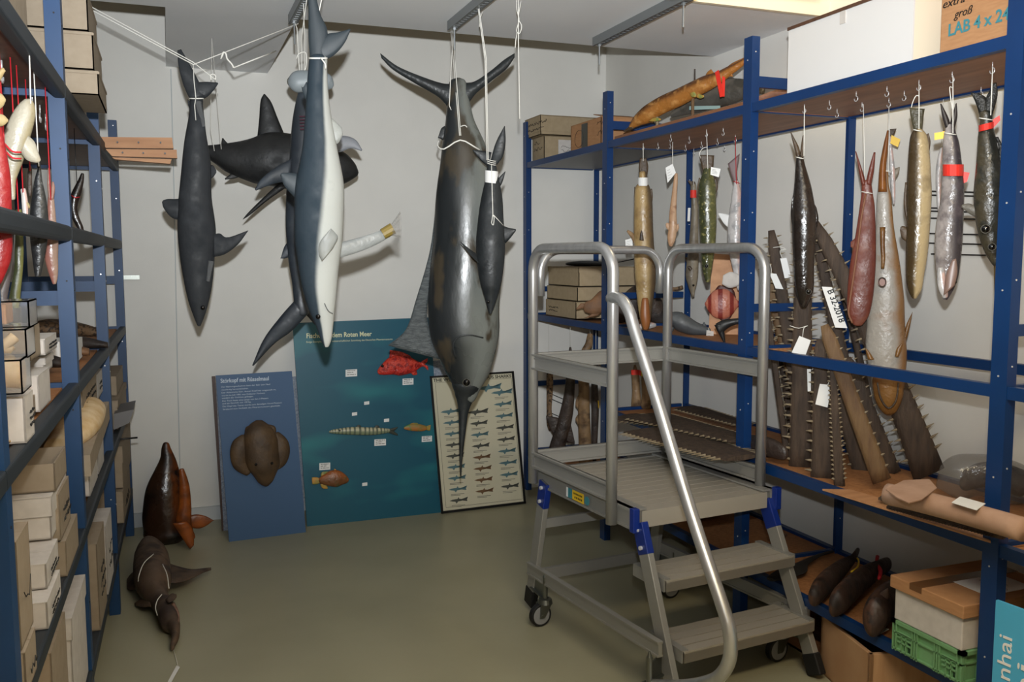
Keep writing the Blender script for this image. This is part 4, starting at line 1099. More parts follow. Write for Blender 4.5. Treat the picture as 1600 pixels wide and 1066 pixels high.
# ---------------------------------------------------------------- helpers for boxes and tags
def scribble(a, ex, ey, wd, ht, parent, rows=2, m=None, r=0.0012):
    """illegible handwriting: wavy pen strokes"""
    mb = MB(); a, ex, ey = V(a), V(ex).normalized(), V(ey).normalized(); n = ex.cross(ey)
    for q in range(rows):
        y = ht*(1-(q+0.6)/rows); x = 0; pts = []
        L = wd*random.uniform(0.6, 1.0)
        while x < L:
            pts.append(a+ex*x+ey*(y+random.uniform(-0.5, 0.5)*ht/rows*0.6)+n*0.0006); x += ht/rows*0.22
        if len(pts) > 2: mb.tube(pts, r, 4)
    return mb.build('handwriting', m or M['black'], parent)
def cbox(name, label, c0, ex, ey, w_, d_, h, m, cat='box', lid=None, lidm=None, group=None, write=None, open_=False, th=0.004):
    """cardboard box: corner c0, w_ along ex, d_ along ey, h up; lid = height of the lid skirt"""
    c0, ex, ey = V(c0), V(ex).normalized(), V(ey).normalized()
    t = thing(name, label, cat, c0+ex*w_/2+ey*d_/2, group)
    B = MB()
    top = h-0.002
    P = lambda a, b_, z: c0+ex*a+ey*b_+EZ*z
    def bx(mb, a0, a1, b0, b1, z0, z1): mb.hexa([P(a0, b0, z0), P(a1, b0, z0), P(a1, b1, z0), P(a0, b1, z0), P(a0, b0, z1), P(a1, b0, z1), P(a1, b1, z1), P(a0, b1, z1)])
    bx(B, 0, w_, 0, d_, 0, th); bx(B, 0, w_, 0, th, 0, top); bx(B, 0, w_, d_-th, d_, 0, top); bx(B, 0, th, 0, d_, 0, top); bx(B, w_-th, w_, 0, d_, 0, top)
    body_ = B.build('box_body', m, t)
    if lid:
        Lb = MB(); e = 0.004
        bx(Lb, -e, w_+e, -e, d_+e, h-0.002, h+0.003)
        bx(Lb, -e, w_+e, -e, -e+0.003, h-lid, h); bx(Lb, -e, w_+e, d_+e-0.003, d_+e, h-lid, h)
        bx(Lb, -e, -e+0.003, -e, d_+e, h-lid, h); bx(Lb, w_+e-0.003, w_+e, -e, d_+e, h-lid, h)
        Lb.build('lid', lidm or m, t)
    elif not open_:
        Lb = MB(); bx(Lb, 0, w_, 0, d_/2-0.001, h-0.003, h); bx(Lb, 0, w_, d_/2+0.001, d_, h-0.003, h); Lb.build('top_flaps', lidm or m, t)
    return t, P
def tag(fr, pts, parent, off=0.03, name='paper_tag', m=None, ink=True):
    P = [fr.p(x, y, off) for x, y in pts]
    mb = MB(); mb.hexa([p-fr.n*0.001 for p in P]+P)
    o = mb.build(name, m or M['white'], parent)
    if ink:
        ex = (P[1]-P[0]); ey = (P[3]-P[0])
        ex.normalize()
        e2 = -ey.normalized()
        mb = MB()
        W_ = (P[1]-P[0]).length; H_ = (P[3]-P[0]).length
        for k in range(4):
            a = P[0]+ex*W_*0.15+ey.normalized()*H_*(0.25+0.17*k)+fr.n*0.0012
            mb.tube([a, a+ex*W_*random.uniform(0.35, 0.65)], 0.0007, 4)
        mb.build('print', M['inkgrey'], o)
    return o
def hang(name, label, hk, rows, m, ratio=0.75, tail=None, tailm=None, cat='fish', group='fish hung from the right-hand shelving', z=ZH, off=0.0, tie=None, strcol='cord', strend=None, n=20):
    fr = F(hk[0], hk[1], 2, z-0.03)
    st = R(rows) if len(rows[0]) == 3 and rows[0][1] > 200 or rows[0][0] < rows[0][1] and rows[0][2] > rows[0][1] else rows
    t = thing(name, label, cat, fr.p(rows[-1][1], rows[-1][0]), group)
    o = body('body', fr, R(rows), m, t, ratio=ratio, off=off, n=n)
    for L, Tt in (tail or []):
        fin('tail_fin', fr, L, Tt, tailm or m, t, 0.008, off=off)
    se = strend or (rows[0][1]/2+rows[0][2]/2, rows[0][0]+4)
    string([fr.p(hk[0], hk[1]), fr.p(se[0], se[1], off+0.012)], M[strcol], t, 0.0017)
    if tie:
        y, xl, xr = tie
        string([fr.p((xl+xr)/2+(xr-xl)/2*math.cos(2*PI*k/20), y+1.5*math.cos(2*PI*k/20), off+0.025*math.sin(2*PI*k/20)) for k in range(21)], M[strcol], t, 0.0018)
    return t, fr, o
def band(fr, y, xl, xr, h, parent, m, name='tape_band', off=0.0, depth=0.03, slant=0, flag=None, label=None):
    mb = MB(); rg = []
    for yy in (y-h/2, y+h/2):
        rg.append([fr.p((xl+xr)/2+(xr-xl)/2*math.cos(2*PI*k/20), yy+slant*math.cos(2*PI*k/20), off+depth*math.sin(2*PI*k/20)) for k in range(20)])
    mb.rings(rg, cap=False)
    if flag: 
        P = [fr.p(x, yy, off+0.005) for x, yy in flag]; mb.hexa([p-fr.n*0.0006 for p in P]+P)
    return mb.build(name, m, parent, smooth=False, label=label)

# ---------------------------------------------------------------- right shelving, far bay
X0 = XF+0.03
def faceX(x, pts):   # world y, z of pixels on the plane X = x
    return [on(px, py, 0, x) for px, py in pts]
# three flat boxes on the middle shelf
a, b_ = on(902, 505, 0, X0+0.02), on(855, 500, 0, X0+0.02)
zz = [1.223]
hts = [0.095, 0.085, 0.115]
yb0 = a.y; yb1 = b_.y
for k, (h, lb) in enumerate(((0.105, 'bottom box of the three flat buff boxes on the middle shelf behind the ladder'), (0.085, 'middle box of the three flat buff boxes on the middle shelf behind the ladder'), (0.115, 'top box of three flat buff boxes, carrying the black cloth'))):
    t, P = cbox('card_box', lb, (X0+0.01+0.005*k, yb0-0.01*k, zz[0]), (1, 0, 0), (0, 1, 0), 0.40, yb1-yb0, h, M['card_lifted'], lid=0.03 if k == 2 else None, group='flat buff boxes on the middle shelf')
    if k == 0: scribble(V((X0+0.009, yb1-0.05, zz[0]+0.03)), (0, -1, 0), EZ, 0.2, 0.04, t, 2)
    zz[0] += h+0.004
ztop = zz[0]-0.001
T = thing('folded_cloth', 'black folded cloth lying on top of the flat buff boxes behind the ladder', 'cloth', V((X0+0.15, (yb0+yb1)/2, ztop)))
m = MB(); loft(m, [(V((X0+0.20, yb1-0.02, ztop+0.008)), V((0.05, 0, 0)), V((0, 0, 0.006))), (V((X0+0.16, (yb0+yb1)/2, ztop+0.018)), V((0.11, 0, 0)), V((0, 0, 0.017))), (V((X0+0.20, yb0+0.12, ztop+0.016)), V((0.10, 0, 0)), V((0, 0, 0.014))), (V((X0+0.24, yb0+0.02, ztop+0.012)), V((0.05, 0, 0)), V((0, 0, 0.010)))], 14)
m.build('cloth', M['rubber'], T, smooth=True)
string([V((X0+0.24, yb0+0.02, ztop+0.02)), V((X0+0.27, yb0-0.08, ztop+0.03)), V((X0+0.30, yb0-0.22, ztop+0.05))], M['rubber'], T, 0.003, 'strap')
fr = F(925, 480, 0, X0-0.02)
m_dry = mat('dry_brown_skin', (140, 100, 68), 0.65, c2=(104, 74, 50), scale=12, bump=0.5, bscale=30)
T = thing('dried_fish', 'dried brown fish skin with flared tail leaning on the flat buff boxes', 'specimen', fr.p(925, 500))
body('body', fr, [(948, 468, 16), (938, 474, 15), (926, 480, 12), (915, 480, 8)], m_dry, T, ratio=0.4)
fin('tail_fin', fr, [(918, 476), (908, 474), (900, 483)], [(920, 486), (912, 482), (902, 484)], m_dry, T, 0.008)
fin('fin', fr, [(925, 490), (918, 495), (912, 496)], [(940, 480), (936, 492), (916, 497)], m_dry, T, 0.008)

# boxes on the top shelf, far bay
def aisle_box(label, near, far, ztop, zbot, depth, m, xpl=X0-0.0, **kw):
    """near/far: pixel points of the aisle face, z by pixel at the near edge"""
    y0 = on(near, zbot, 0, xpl).y; y1 = min(on(far, zbot, 0, xpl).y, 5.62)
    z0 = kw.pop('z0', None)
    z0 = on(near, zbot, 0, xpl).z if z0 is None else z0
    z1 = on(near, ztop, 0, xpl).z
    return cbox('card_box', label, (xpl, y0, z0), (1, 0, 0), (0, 1, 0), depth, y1-y0, z1-z0, m, **kw)+(y0, y1, z0, z1)
t, P, y0, y1, z0, z1 = aisle_box('lower buff box under the deep-lidded box on the top shelf', 850, 816, 212, 246, 0.36, M['card_lifted'], z0=2.228, xpl=X0+0.02, group='buff boxes on the top shelf')
scribble(V((X0+0.019, y1-0.03, z0+0.06)), (0, -1, 0), EZ, 0.16, 0.08, t, 2)
m = MB(); m.box(X0+0.12, X0+0.30, y0-0.004, y0-0.001, z0+0.01, z0+0.13); o = m.build('paper_label', M['cardw'], t); scribble(V((X0+0.14, y0-0.005, z0+0.05)), (1, 0, 0), EZ, 0.12, 0.05, t, 2)
zt = on(850, 178, 0, X0).z
t, P = cbox('card_box', 'upper buff box with a deep lid on the top shelf in the far bay', (X0-0.012, y0-0.02, z1+0.004), (1, 0, 0), (0, 1, 0), 0.40, y1-y0+0.06, max(zt-z1-0.008, 0.1), M['card_lifted'], lid=0.10, group='buff boxes on the top shelf')
scribble(V((X0-0.018, y1-0.02, z1+0.03)), (0, -1, 0), EZ, 0.34, 0.07, t, 2)
t, P, y0, y1, z0, z1 = aisle_box('brown cardboard carton with dark tape beside the first post of the far bay', 939, 892, 182, 226, 0.34, M['carton'], z0=2.228, xpl=X0+0.03)
m = MB(); m.box(X0+0.0275, X0+0.0295, (y0+y1)/2-0.03, (y0+y1)/2+0.05, z0+0.005, z1-0.01); m.build('tape_strip', mat('dark_tape', (60, 60, 52), 0.3), t)
scribble(V((X0+0.028, y1-0.36, z0+0.05)), (0, -1, 0), EZ, 0.16, 0.10, t, 2)
cy = y1-0.12; cz = (z0+z1)/2-0.01
m = MB(); m.tube([V((X0+0.028, cy+0.06*math.cos(2*PI*k/20), cz+0.05*math.sin(2*PI*k/20))) for k in range(21)], 0.0012, 4); m.build('handwriting', M['black'], t)
m = MB(); m.hexa([V((X0+0.03, y0, z1)), V((X0+0.30, y0, z1)), V((X0+0.28, y0+0.14, z1+0.03)), V((X0+0.05, y0+0.14, z1+0.03)), V((X0+0.03, y0, z1+0.004)), V((X0+0.30, y0, z1+0.004)), V((X0+0.28, y0+0.14, z1+0.034)), V((X0+0.05, y0+0.14, z1+0.034))]); m.build('open_flap', M['carton'], t)

# dried fish hanging under the middle shelf of the far bay
ZM = 1.19
m_spk = fish('speckled_dry_skin', (118, 92, 66), (140, 112, 82), mot=(60, 46, 34), mscale=60, mlo=0.5, mhi=0.58, rough=0.6, bump=0.4)
m_drk = fish('dark_dry_skin', (58, 46, 40), (74, 60, 50), mot=(44, 36, 32), mscale=10, rough=0.5, bump=0.3)
m_tan = fish('tan_dry_skin', (140, 110, 76), (160, 128, 90), mot=(92, 68, 46), mscale=14, mlo=0.5, mhi=0.65, rough=0.55, bump=0.3)
g2 = 'dried fish hung under the middle shelf of the far bay'
def hang2(label, hk, rows, m, yy=None, **kw):
    fr = F(hk[0], hk[1], 0, kw.pop('x', 2.5))
    t = thing('dried_fish', label, 'specimen', fr.p(rows[-1][1], rows[-1][0]), kw.pop('group', g2))
    body('body', fr, R(rows), m, t, ratio=0.6)
    p = fr.p(rows[0][1]/2+rows[0][2]/2, rows[0][0])
    string([V((p.x, p.y, kw.pop('zt', ZM))), p-EZ*0.01], M['cord'], t, 0.0016)
    return t, fr
t, fr = hang2('slim speckled dried fish hanging nearest the back wall under the middle shelf', (858, 540), [(560, 855, 860), (580, 854, 864), (610, 854, 864), (640, 854, 862), (660, 854, 865), (672, 857, 863)], m_spk, x=2.38)
fin('fin', fr, [(856, 652), (862, 658), (868, 668)], [(856, 666), (862, 668), (868, 672)], m_spk, t, 0.006)
t, fr = hang2('dark dried shark with a broad tail hanging under the middle shelf', (890, 540), [(545, 889, 893), (575, 886, 898), (610, 882, 898), (640, 876, 896), (670, 868, 890), (700, 858, 882), (730, 854, 872), (742, 856, 866)], m_drk, x=2.40)
fin('pectoral_fin', fr, [(880, 655), (868, 652), (853, 650)], [(872, 688), (862, 676), (854, 655)], m_drk, t, 0.01)
fin('dorsal_fin', fr, [(888, 650), (893, 668), (898, 690)], [(880, 690), (886, 692), (898, 694)], m_drk, t, 0.008)
t, fr = hang2('thick tan dried fish with bent top hanging under the middle shelf', (920, 520), [(523, 918, 926), (538, 914, 926), (550, 908, 920), (575, 903, 920), (610, 904, 921), (650, 903, 922), (690, 904, 924), (730, 905, 924), (745, 908, 920)], m_tan)
fin('fin', fr, [(905, 615), (900, 625), (899, 632)], [(905, 640), (902, 638), (899, 634)], m_tan, t, 0.006)
fin('fin', fr, [(905, 645), (900, 652), (899, 655)], [(905, 668), (902, 662), (899, 657)], m_tan, t, 0.006)
t, fr = hang2('brown dried fish with a yellow tape end, rightmost in the far bay', (934, 540), [(560, 928, 934), (600, 924, 934), (640, 924, 936), (680, 924, 934), (720, 926, 932)], m_drk)
band(fr, 632, 930, 936, 12, t, M['yellow'], depth=0.01)
# wire grid on the wall in the far bay
m = MB()
for y in (497+0,): pass
T = thing('wire_grid', 'thin dark wire loops fixed on the wall behind the hanging dried fish', 'wire', V((2.862, 5.0, 1.0)))
for py in (620, 628, 650, 655):
    string([on(862, py-4, 1, 5.67), on(885, py+6, 1, 5.67)], M['frame'], T, 0.003, 'wire')

# ---------------------------------------------------------------- second bay: fish hung from the top shelf
m_pike = fish('brown_gold_fish_skin', (176, 148, 100), (92, 76, 56), b=0.45, soft=0.35, mot=(120, 92, 58), mscale=10, mlo=0.5, mhi=0.7, rough=0.3, bump=0.15)
m_tailb = mat('brown_tail_fin', (84, 66, 46), 0.5, c2=(60, 46, 34), scale=20, bump=0.3)
t, fr, o = hang('fish', 'long brown and gold fish with a white paper band, leftmost behind the ladder rails', (1005, 224), [(270, 999, 1010), (285, 998, 1011), (294, 992, 1016), (316, 991, 1019), (363, 990, 1021), (411, 991, 1024), (443, 993, 1024), (475, 996, 1020), (498, 1000, 1017), (513, 1004, 1013)], m_pike,
    tail=[([(1000, 280), (998, 262), (1000, 247)], [(1010, 280), (1013, 262), (1010, 247)])], tailm=m_tailb, strend=(1005, 252))
band(fr, 284, 996.5, 1012.5, 13, t, M['white'], 'paper_band', depth=0.033)
fin('dorsal_fin', fr, [(992, 325), (991, 308), (991, 292)], [(998, 320), (997, 305), (992, 292)], m_tailb, t, 0.006)
fin('anal_fin', fr, [(1018, 325), (1020, 308), (1019, 295)], [(1012, 320), (1013, 305), (1017, 295)], m_tailb, t, 0.006)
fin('pelvic_fin', fr, [(999, 375), (1000, 366), (1002, 360)], [(1006, 376), (1005, 368), (1003, 360)], m_tailb, t, 0.006, off=0.085)
fin('pectoral_fin', fr, [(992, 384), (986, 372), (979, 362)], [(993, 370), (989, 364), (981, 359)], m_tan, t, 0.010)
body('lower_jaw', fr, [(1008, 468, 5), (1008, 490, 8), (1009, 504, 7), (1009, 514, 4)], mat('orange_jaw', (150, 92, 48), 0.4), t, ratio=0.8, off=0.045)
tag(fr, [(977, 375), (988, 372), (989, 390), (978, 390)], t, off=-0.03)
m_cat = fish('tan_catshark_skin', (186, 146, 112), (196, 160, 128), mot=(150, 108, 80), mscale=30, mlo=0.55, mhi=0.7, rough=0.5, bump=0.2)
t, fr, o = hang('fish', 'small tan catfish-like fish with a big white tag, second from left behind the ladder', (1051, 222), [(272, 1054, 1059), (285, 1052, 1059), (300, 1050, 1058), (332, 1046, 1057), (354, 1045, 1058), (366, 1043, 1057), (375, 1043, 1055), (384, 1045, 1051)], m_cat, ratio=0.7, strend=(1051, 260))
fin('pectoral_fin', fr, [(1046, 362), (1041, 356), (1040, 350)], [(1046, 350), (1043, 348), (1041, 349)], m_cat, t, 0.005)
fin('pectoral_fin', fr, [(1057, 364), (1061, 357), (1060, 350)], [(1056, 352), (1059, 350), (1060, 349)], m_cat, t, 0.005)
string([fr.p(1051, 258), fr.p(1056, 275)], M['cord'], t, 0.0015)
tag(fr, [(1040, 262), (1051, 256), (1056, 270), (1043, 286)], t, off=0.015)
m_gry = fish('grey_slender_skin', (120, 110, 94), (150, 138, 118), b=0.1, soft=0.4, mot=(88, 76, 60), mscale=16, mlo=0.5, mhi=0.7, rough=0.4)
t, fr, o = hang('fish', 'slender grey fish with a red band, left of the green pike', (1084, 236), [(290, 1079, 1088), (309, 1080, 1089), (332, 1080, 1091), (363, 1078, 1091), (395, 1075, 1092), (427, 1071, 1091), (443, 1074, 1089), (455, 1078, 1086), (463, 1081, 1085)], m_gry, strend=(1084, 290))
fin('tail_fin', fr, [(1080, 296), (1078, 288), (1074, 282)], [(1088, 296), (1087, 288), (1086, 284)], m_tailb, t, 0.006)
band(fr, 303, 1078.5, 1088.5, 12, t, M['red'], depth=0.022, label='red tape band')
tag(fr, [(1075, 325), (1079, 325), (1078, 346), (1074, 346)], t, off=0.0, ink=False)
fin('pelvic_fin', fr, [(1075, 413), (1073, 410), (1070, 404)], [(1078, 402), (1074, 402), (1070, 402)], m_tailb, t, 0.006)
fin('pectoral_fin', fr, [(1078, 424), (1075, 420), (1074, 417)], [(1082, 420), (1079, 416), (1075, 416)], m_tailb, t, 0.006, off=0.03)
eye(fr, 1083.5, 446, 0.028, 0.006, t)
m_pk2 = fish('green_pike_skin', (58, 62, 38), (92, 92, 56), b=0.1, soft=0.5, mot=(130, 124, 76), mscale=55, mlo=0.56, mhi=0.66, rough=0.22, bump=0.15)
t, fr, o = hang('fish', 'dark green mottled pike with ragged tail and a white tag', (1104, 204), [(265, 1099, 1112), (276, 1096, 1115), (290, 1091, 1119), (316, 1091, 1119), (348, 1092, 1120), (379, 1094, 1118), (411, 1096, 1114), (425, 1098, 1112), (440, 1103, 1109)], m_pk2, strend=(1106, 266),
    tail=[([(1099, 272), (1095, 256), (1092, 242)], [(1113, 272), (1115, 256), (1116, 243)])], tailm=m_tailb)
fin('dorsal_fin', fr, [(1092, 318), (1089, 296), (1092, 278)], [(1098, 310), (1095, 292), (1094, 278)], m_tailb, t, 0.006)
fin('anal_fin', fr, [(1118, 306), (1122, 292), (1119, 278)], [(1113, 300), (1116, 290), (1116, 278)], m_tailb, t, 0.006)
string([fr.p(1095, 248), fr.p(1093, 240), fr.p(1098, 232), fr.p(1104, 230)], M['cord'], t, 0.0015, smooth=3)
tag(fr, [(1111, 261), (1126, 264), (1123, 277), (1110, 273)], t, off=0.02)
eye(fr, 1104, 416, 0.035, 0.007, t, ring=True)
m_slv = fish('silver_pink_skin', (206, 202, 200), (214, 180, 170), b=0.2, soft=0.4, mot=(170, 168, 168), mscale=20, rough=0.22, bump=0.15)
t, fr, o = hang('fish', 'silvery fish with red cord and a white card fin, partly behind the tall post', (1149, 214), [(284, 1147, 1154), (300, 1144, 1158), (316, 1142, 1160), (348, 1137, 1164), (379, 1137, 1162), (400, 1140, 1160), (430, 1147, 1159), (452, 1152, 1158)], m_slv, strcol='redcord', tie=(285, 1146, 1156))
fin('tail_fin', fr, [(1148, 290), (1142, 272), (1137, 256)], [(1154, 290), (1152, 268), (1156, 240)], mat('grey_pink_tail', (120, 100, 100), 0.5), t, 0.006)
fin('pectoral_fin', fr, [(1138, 356), (1130, 348), (1122, 334)], [(1140, 336), (1132, 334), (1124, 333)], M['white'], t, 0.004)
fin('ventral_disc', fr, [(1156, 446), (1140, 450), (1128, 444)], [(1158, 430), (1142, 425), (1130, 430)], M['cardw'], t, 0.012, off=0.02)
t, fr = hang2('small brown dried fish tail hanging low between the posts, left of the pair', (994, 560), [(572, 990, 994), (590, 987, 999), (610, 988, 1000), (635, 986, 1003)], m_tan, group='dried tails hung under the middle shelf', x=2.5)
band(fr, 582, 986, 998, 8, t, M['red'], depth=0.015, label='red tape band', flag=[(998, 578), (1022, 590), (1020, 598), (998, 586)])
t, fr = hang2('brown dried fish tail with a yellow band, right of the pair', (1008, 560), [(565, 1005, 1009), (590, 1002, 1012), (612, 1003, 1015), (636, 1002, 1017)], m_tan, group='dried tails hung under the middle shelf', x=2.5)
band(fr, 582, 1001.5, 1012.5, 12, t, M['yellow'], depth=0.016, label='yellow tape band')
fin('fin', fr, [(1010, 592), (1018, 594), (1022, 593)], [(1012, 608), (1016, 604), (1021, 597)], m_tailb, t, 0.005)

# mounted fish and models on the middle shelf
zs = 1.224
bl, br, tr_, tl = (1107, 538), (1159, 549), (1159, 402), (1110, 400)
fpb = F(1135, 540, 0, 2.62, normal=(-0.55, -0.83, 0.06))
T = thing('mounting_board', 'plywood board standing on the middle shelf with a striped red fish on it', 'board', fpb.p(1130, 539))
quad_card('board', [fpb.p(*q) for q in ((1107, 532), (1163, 540), (1163, 400), (1112, 396))], 0.015, fpb.n, M['wood'], T)
m_rs = fish('red_striped_skin', (196, 116, 92), (206, 128, 104), bands=((140, 52, 44), 5), rough=0.35, bump=0.2)
o = body('mounted_fish', fpb, [(1103, 475, 4), (1107, 475, 12), (1115, 475, 20), (1125, 475, 24), (1135, 475, 23), (1145, 475, 16), (1151, 475, 7), (1155, 475, 4)], m_rs, T, ratio=0.35, off=0.03, label='disc-shaped red fish with dark red stripes')
fin('dorsal_fin', fpb, [(1116, 455), (1122, 447), (1126, 446)], [(1150, 465), (1146, 453), (1136, 449)], mat('dark_red_fin', (84, 44, 40), 0.5), o, 0.005, off=0.03)
fin('tail_fin', fpb, [(1153, 472), (1158, 466), (1163, 463)], [(1153, 478), (1158, 484), (1163, 487)], m_rs, o, 0.005, off=0.03)
fin('anal_fin', fpb, [(1120, 494), (1126, 500), (1132, 502)], [(1146, 487), (1142, 496), (1136, 501)], mat('dark_red_fin.b', (84, 44, 40), 0.5), o, 0.005, off=0.03)
fcs = F(1075, 520, 0, 2.42)
m_gs = fish('small_grey_shark_skin', (66, 70, 74), (84, 88, 90), rough=0.45, bump=0.1)
zb = 0
T = thing('shark_model', 'small grey shark model with a paper tag lying on the middle shelf', 'model', fcs.p(1075, 528))
body('body', fcs, [(1043, 507, 6), (1049, 501, 12), (1058, 501, 14), (1070, 507, 14), (1084, 513, 11), (1098, 516, 8), (1108, 518, 5)], m_gs, T, ratio=0.8)
fin('dorsal_fin', fcs, [(1060, 492), (1063, 488), (1066, 488)], [(1074, 500), (1070, 494), (1067, 489)], m_gs, T, 0.006)
fin('pectoral_fin', fcs, [(1046, 510), (1044, 518), (1043, 526)], [(1054, 512), (1050, 520), (1044, 527)], m_gs, T, 0.006)
fin('tail_fin', fcs, [(1096, 512), (1098, 506), (1100, 503)], [(1104, 514), (1103, 508), (1101, 504)], m_gs, T, 0.005)
tag(fcs, [(1104, 516), (1115, 518), (1115, 536), (1103, 534)], T, off=0.03, m=M['cardw'])
string([fcs.p(1107, 512, 0.02), fcs.p(1108, 517, 0.03)], M['cord'], T, 0.0014)
fdt = F(1135, 525, 0, 2.36)
T = thing('shark_tail', 'black shark tail lying on the middle shelf in front of the plywood board', 'specimen', fdt.p(1134, 537))
fin('tail_lobe', fdt, [(1118, 506), (1130, 500), (1145, 498), (1160, 497)], [(1126, 524), (1136, 514), (1148, 508), (1160, 506)], m_blk, T, 0.02)
fin('tail_lobe', fdt, [(1116, 508), (1124, 524), (1132, 538)], [(1130, 506), (1132, 520), (1134, 538)], m_blk, T, 0.018)
fsm = F(1000, 512, 0, 2.38)
T = thing('fish', 'small silvery brown fish lying on the middle shelf under the longest hanging fish', 'fish', fsm.p(1000, 516))
body('body', fsm, [(984, 513, 2), (992, 512, 4), (1003, 511, 5), (1015, 509, 5), (1024, 508, 3)], m_slv, T, ratio=0.8)
fsm = F(1010, 450, 0, 2.62)
T = thing('dried_fish', 'brown dried skin lying on the middle shelf behind the longest hanging fish', 'specimen', fsm.p(1010, 505))
body('body', fsm, [(960, 498, 10), (985, 480, 22), (1000, 470, 26), (1018, 480, 20), (1030, 496, 12), (1045, 506, 8)], m_drk, T, ratio=0.5)
fsm = F(1050, 452, 0, 2.74)
T = thing('snake_skin', 'thin speckled snake-like specimen lying along the rear of the middle bay', 'specimen', fsm.p(1050, 458))
body('body', fsm, [(1030, 453, 3), (1042, 451, 3), (1055, 452, 3), (1066, 449, 3)], m_spk, T, ratio=1.0)

# ---------------------------------------------------------------- top shelf, second bay: sturgeon
fst2 = F(1060, 190, 0, 2.42, normal=(-0.88, -0.47, 0))
m_stg = fish('golden_sturgeon_skin', (176, 116, 54), (108, 66, 34), b=0.25, soft=0.35, mot=(206, 150, 84), mscale=22, mlo=0.52, mhi=0.66, rough=0.3, bump=0.35, bscale=50)
T = thing('sturgeon', 'golden brown mounted sturgeon with a red ribbon, slanting on the top shelf', 'fish', fst2.p(1060, 190))
C4 = lambda x, y: (900+x/4, y/4)
st = [(985, 199, 3), (995, 190, 8), (1006, 183, 11.5), (1018, 174, 12.5), (1036, 163.5, 13), (1060, 152.5, 13), (1083, 140.5, 12.5), (1106, 129, 11.5), (1124, 120.5, 9), (1139, 111, 7), (1152, 103, 5.5), (1164, 95, 4)]
body('body', fst2, st, m_stg, T, ratio=0.8)
body('snout', fst2, [(975, 205, 1.2), (981, 202.5, 2.4), (988, 198, 4)], m_tailb, T, ratio=0.7)
fin('tail_fin', fst2, [(1130, 112), (1142, 100), (1158, 92), (1172, 86)], [(1150, 112), (1152, 104), (1162, 97), (1173, 88)], m_stg, T, 0.008)
fin('tail_fin', fst2, [(1130, 116), (1138, 119), (1144, 120)], [(1140, 106), (1143, 112), (1145, 119)], m_stg, T, 0.008)
fin('dorsal_fin', fst2, [(1101, 121), (1105, 113), (1111, 108)], [(1118, 115), (1114, 112), (1112, 109)], m_stg, T, 0.005)
fin('pectoral_fin', fst2, [(1078, 146), (1080, 151), (1084, 152)], [(1086, 143), (1088, 148), (1087, 152)], m_ofin, T, 0.006, off=0.05)
fin('pelvic_fin', fst2, [(1088, 152), (1094, 154), (1100, 152)], [(1092, 146), (1096, 148), (1100, 149)], m_ofin, T, 0.006, off=0.05)
fin('pectoral_fin', fst2, [(1014, 190), (1024, 190), (1032, 188)], [(1022, 184), (1028, 184), (1033, 186)], m_ofin, T, 0.006, off=0.05)
for px, yt in ((1082.5, 150), (1027, 183)):
    p = fst2.p(px, yt); m = MB(); m.cyl(p, V((p.x, p.y, 2.246)), 0.008, 10); m.build('stand_rod', M['tooth'] if px < 1050 else M['sawtan'], T)
p = fst2.p(1085.5, 128, -0.05); m = MB(); m.cyl(p, fst2.p(1085.5, 108, -0.05), 0.004, 8); m.build('rod', m_drk, T)
m = MB()
P = [fst2.p(x, y, o_) for x, y, o_ in ((1117, 113, 0.05), (1123, 109, 0.05), (1131, 150, 0.09), (1125, 152, 0.09))]; m.hexa([q-fst2.n*0.001 for q in P]+P)
P = [fst2.p(x, y, o_) for x, y, o_ in ((1129, 119, 0.06), (1133, 121, 0.06), (1132, 151, 0.088), (1126, 151, 0.088))]; m.hexa([q-fst2.n*0.001 for q in P]+P)
m.build('ribbon', M['red'], T, label='red ribbon loop')
m = MB(); q = [on(958, 214, 2, 2.228), on(1157, 164, 2, 2.228)]
m = MB(); m.box(X0+0.0, X0+0.34, 3.24, 4.40, 2.228, 2.246); m.build('base_board', M['ply'], T)
fg2 = F(1110, 150, 0, 2.58, normal=(-0.88, -0.47, 0))
m_gb = fish('big_grey_skin', (88, 86, 80), (110, 104, 94), rough=0.35, bump=0.15, mot=(70, 68, 62), mscale=8)
T = thing('fish', 'big dull grey fish lying behind the golden sturgeon on the top shelf', 'fish', fg2.p(1110, 172))
body('body', fg2, [(1050, 180, 4), (1066, 172, 9), (1085, 162, 15), (1110, 152, 19), (1140, 143, 20), (1165, 140, 16), (1190, 146, 10)], m_gb, T, ratio=0.5)
fin('dorsal_fin', fg2, [(1130, 124), (1142, 121), (1153, 124)], [(1148, 128), (1150, 126), (1153, 125)], m_tailb, T, 0.006)
m = MB(); P = [fst2.p(x, y, -0.02) for x, y in ((1077, 172), (1125, 170), (1125, 165), (1077, 166))]; m.hexa([q-fst2.n*0.004 for q in P]+P)
m.build('name_strip', mat('pale_teal_strip', (150, 178, 176), 0.5), None, label='pale teal strip lying under the golden sturgeon on the top shelf', cat='sign')
fg3 = F(1200, 150, 0, 2.5, normal=(-0.88, -0.47, 0))
T = thing('dried_fish', 'pinkish brown dried skin on the top shelf beside the big white crate', 'specimen', fg3.p(1200, 156))
body('body', fg3, [(1180, 156, 3), (1200, 150, 5), (1216, 146, 6), (1232, 143, 6)], mat('pinkish_skin', (160, 118, 98), 0.6, c2=(130, 92, 72), scale=14, bump=0.4), T, ratio=1.0)

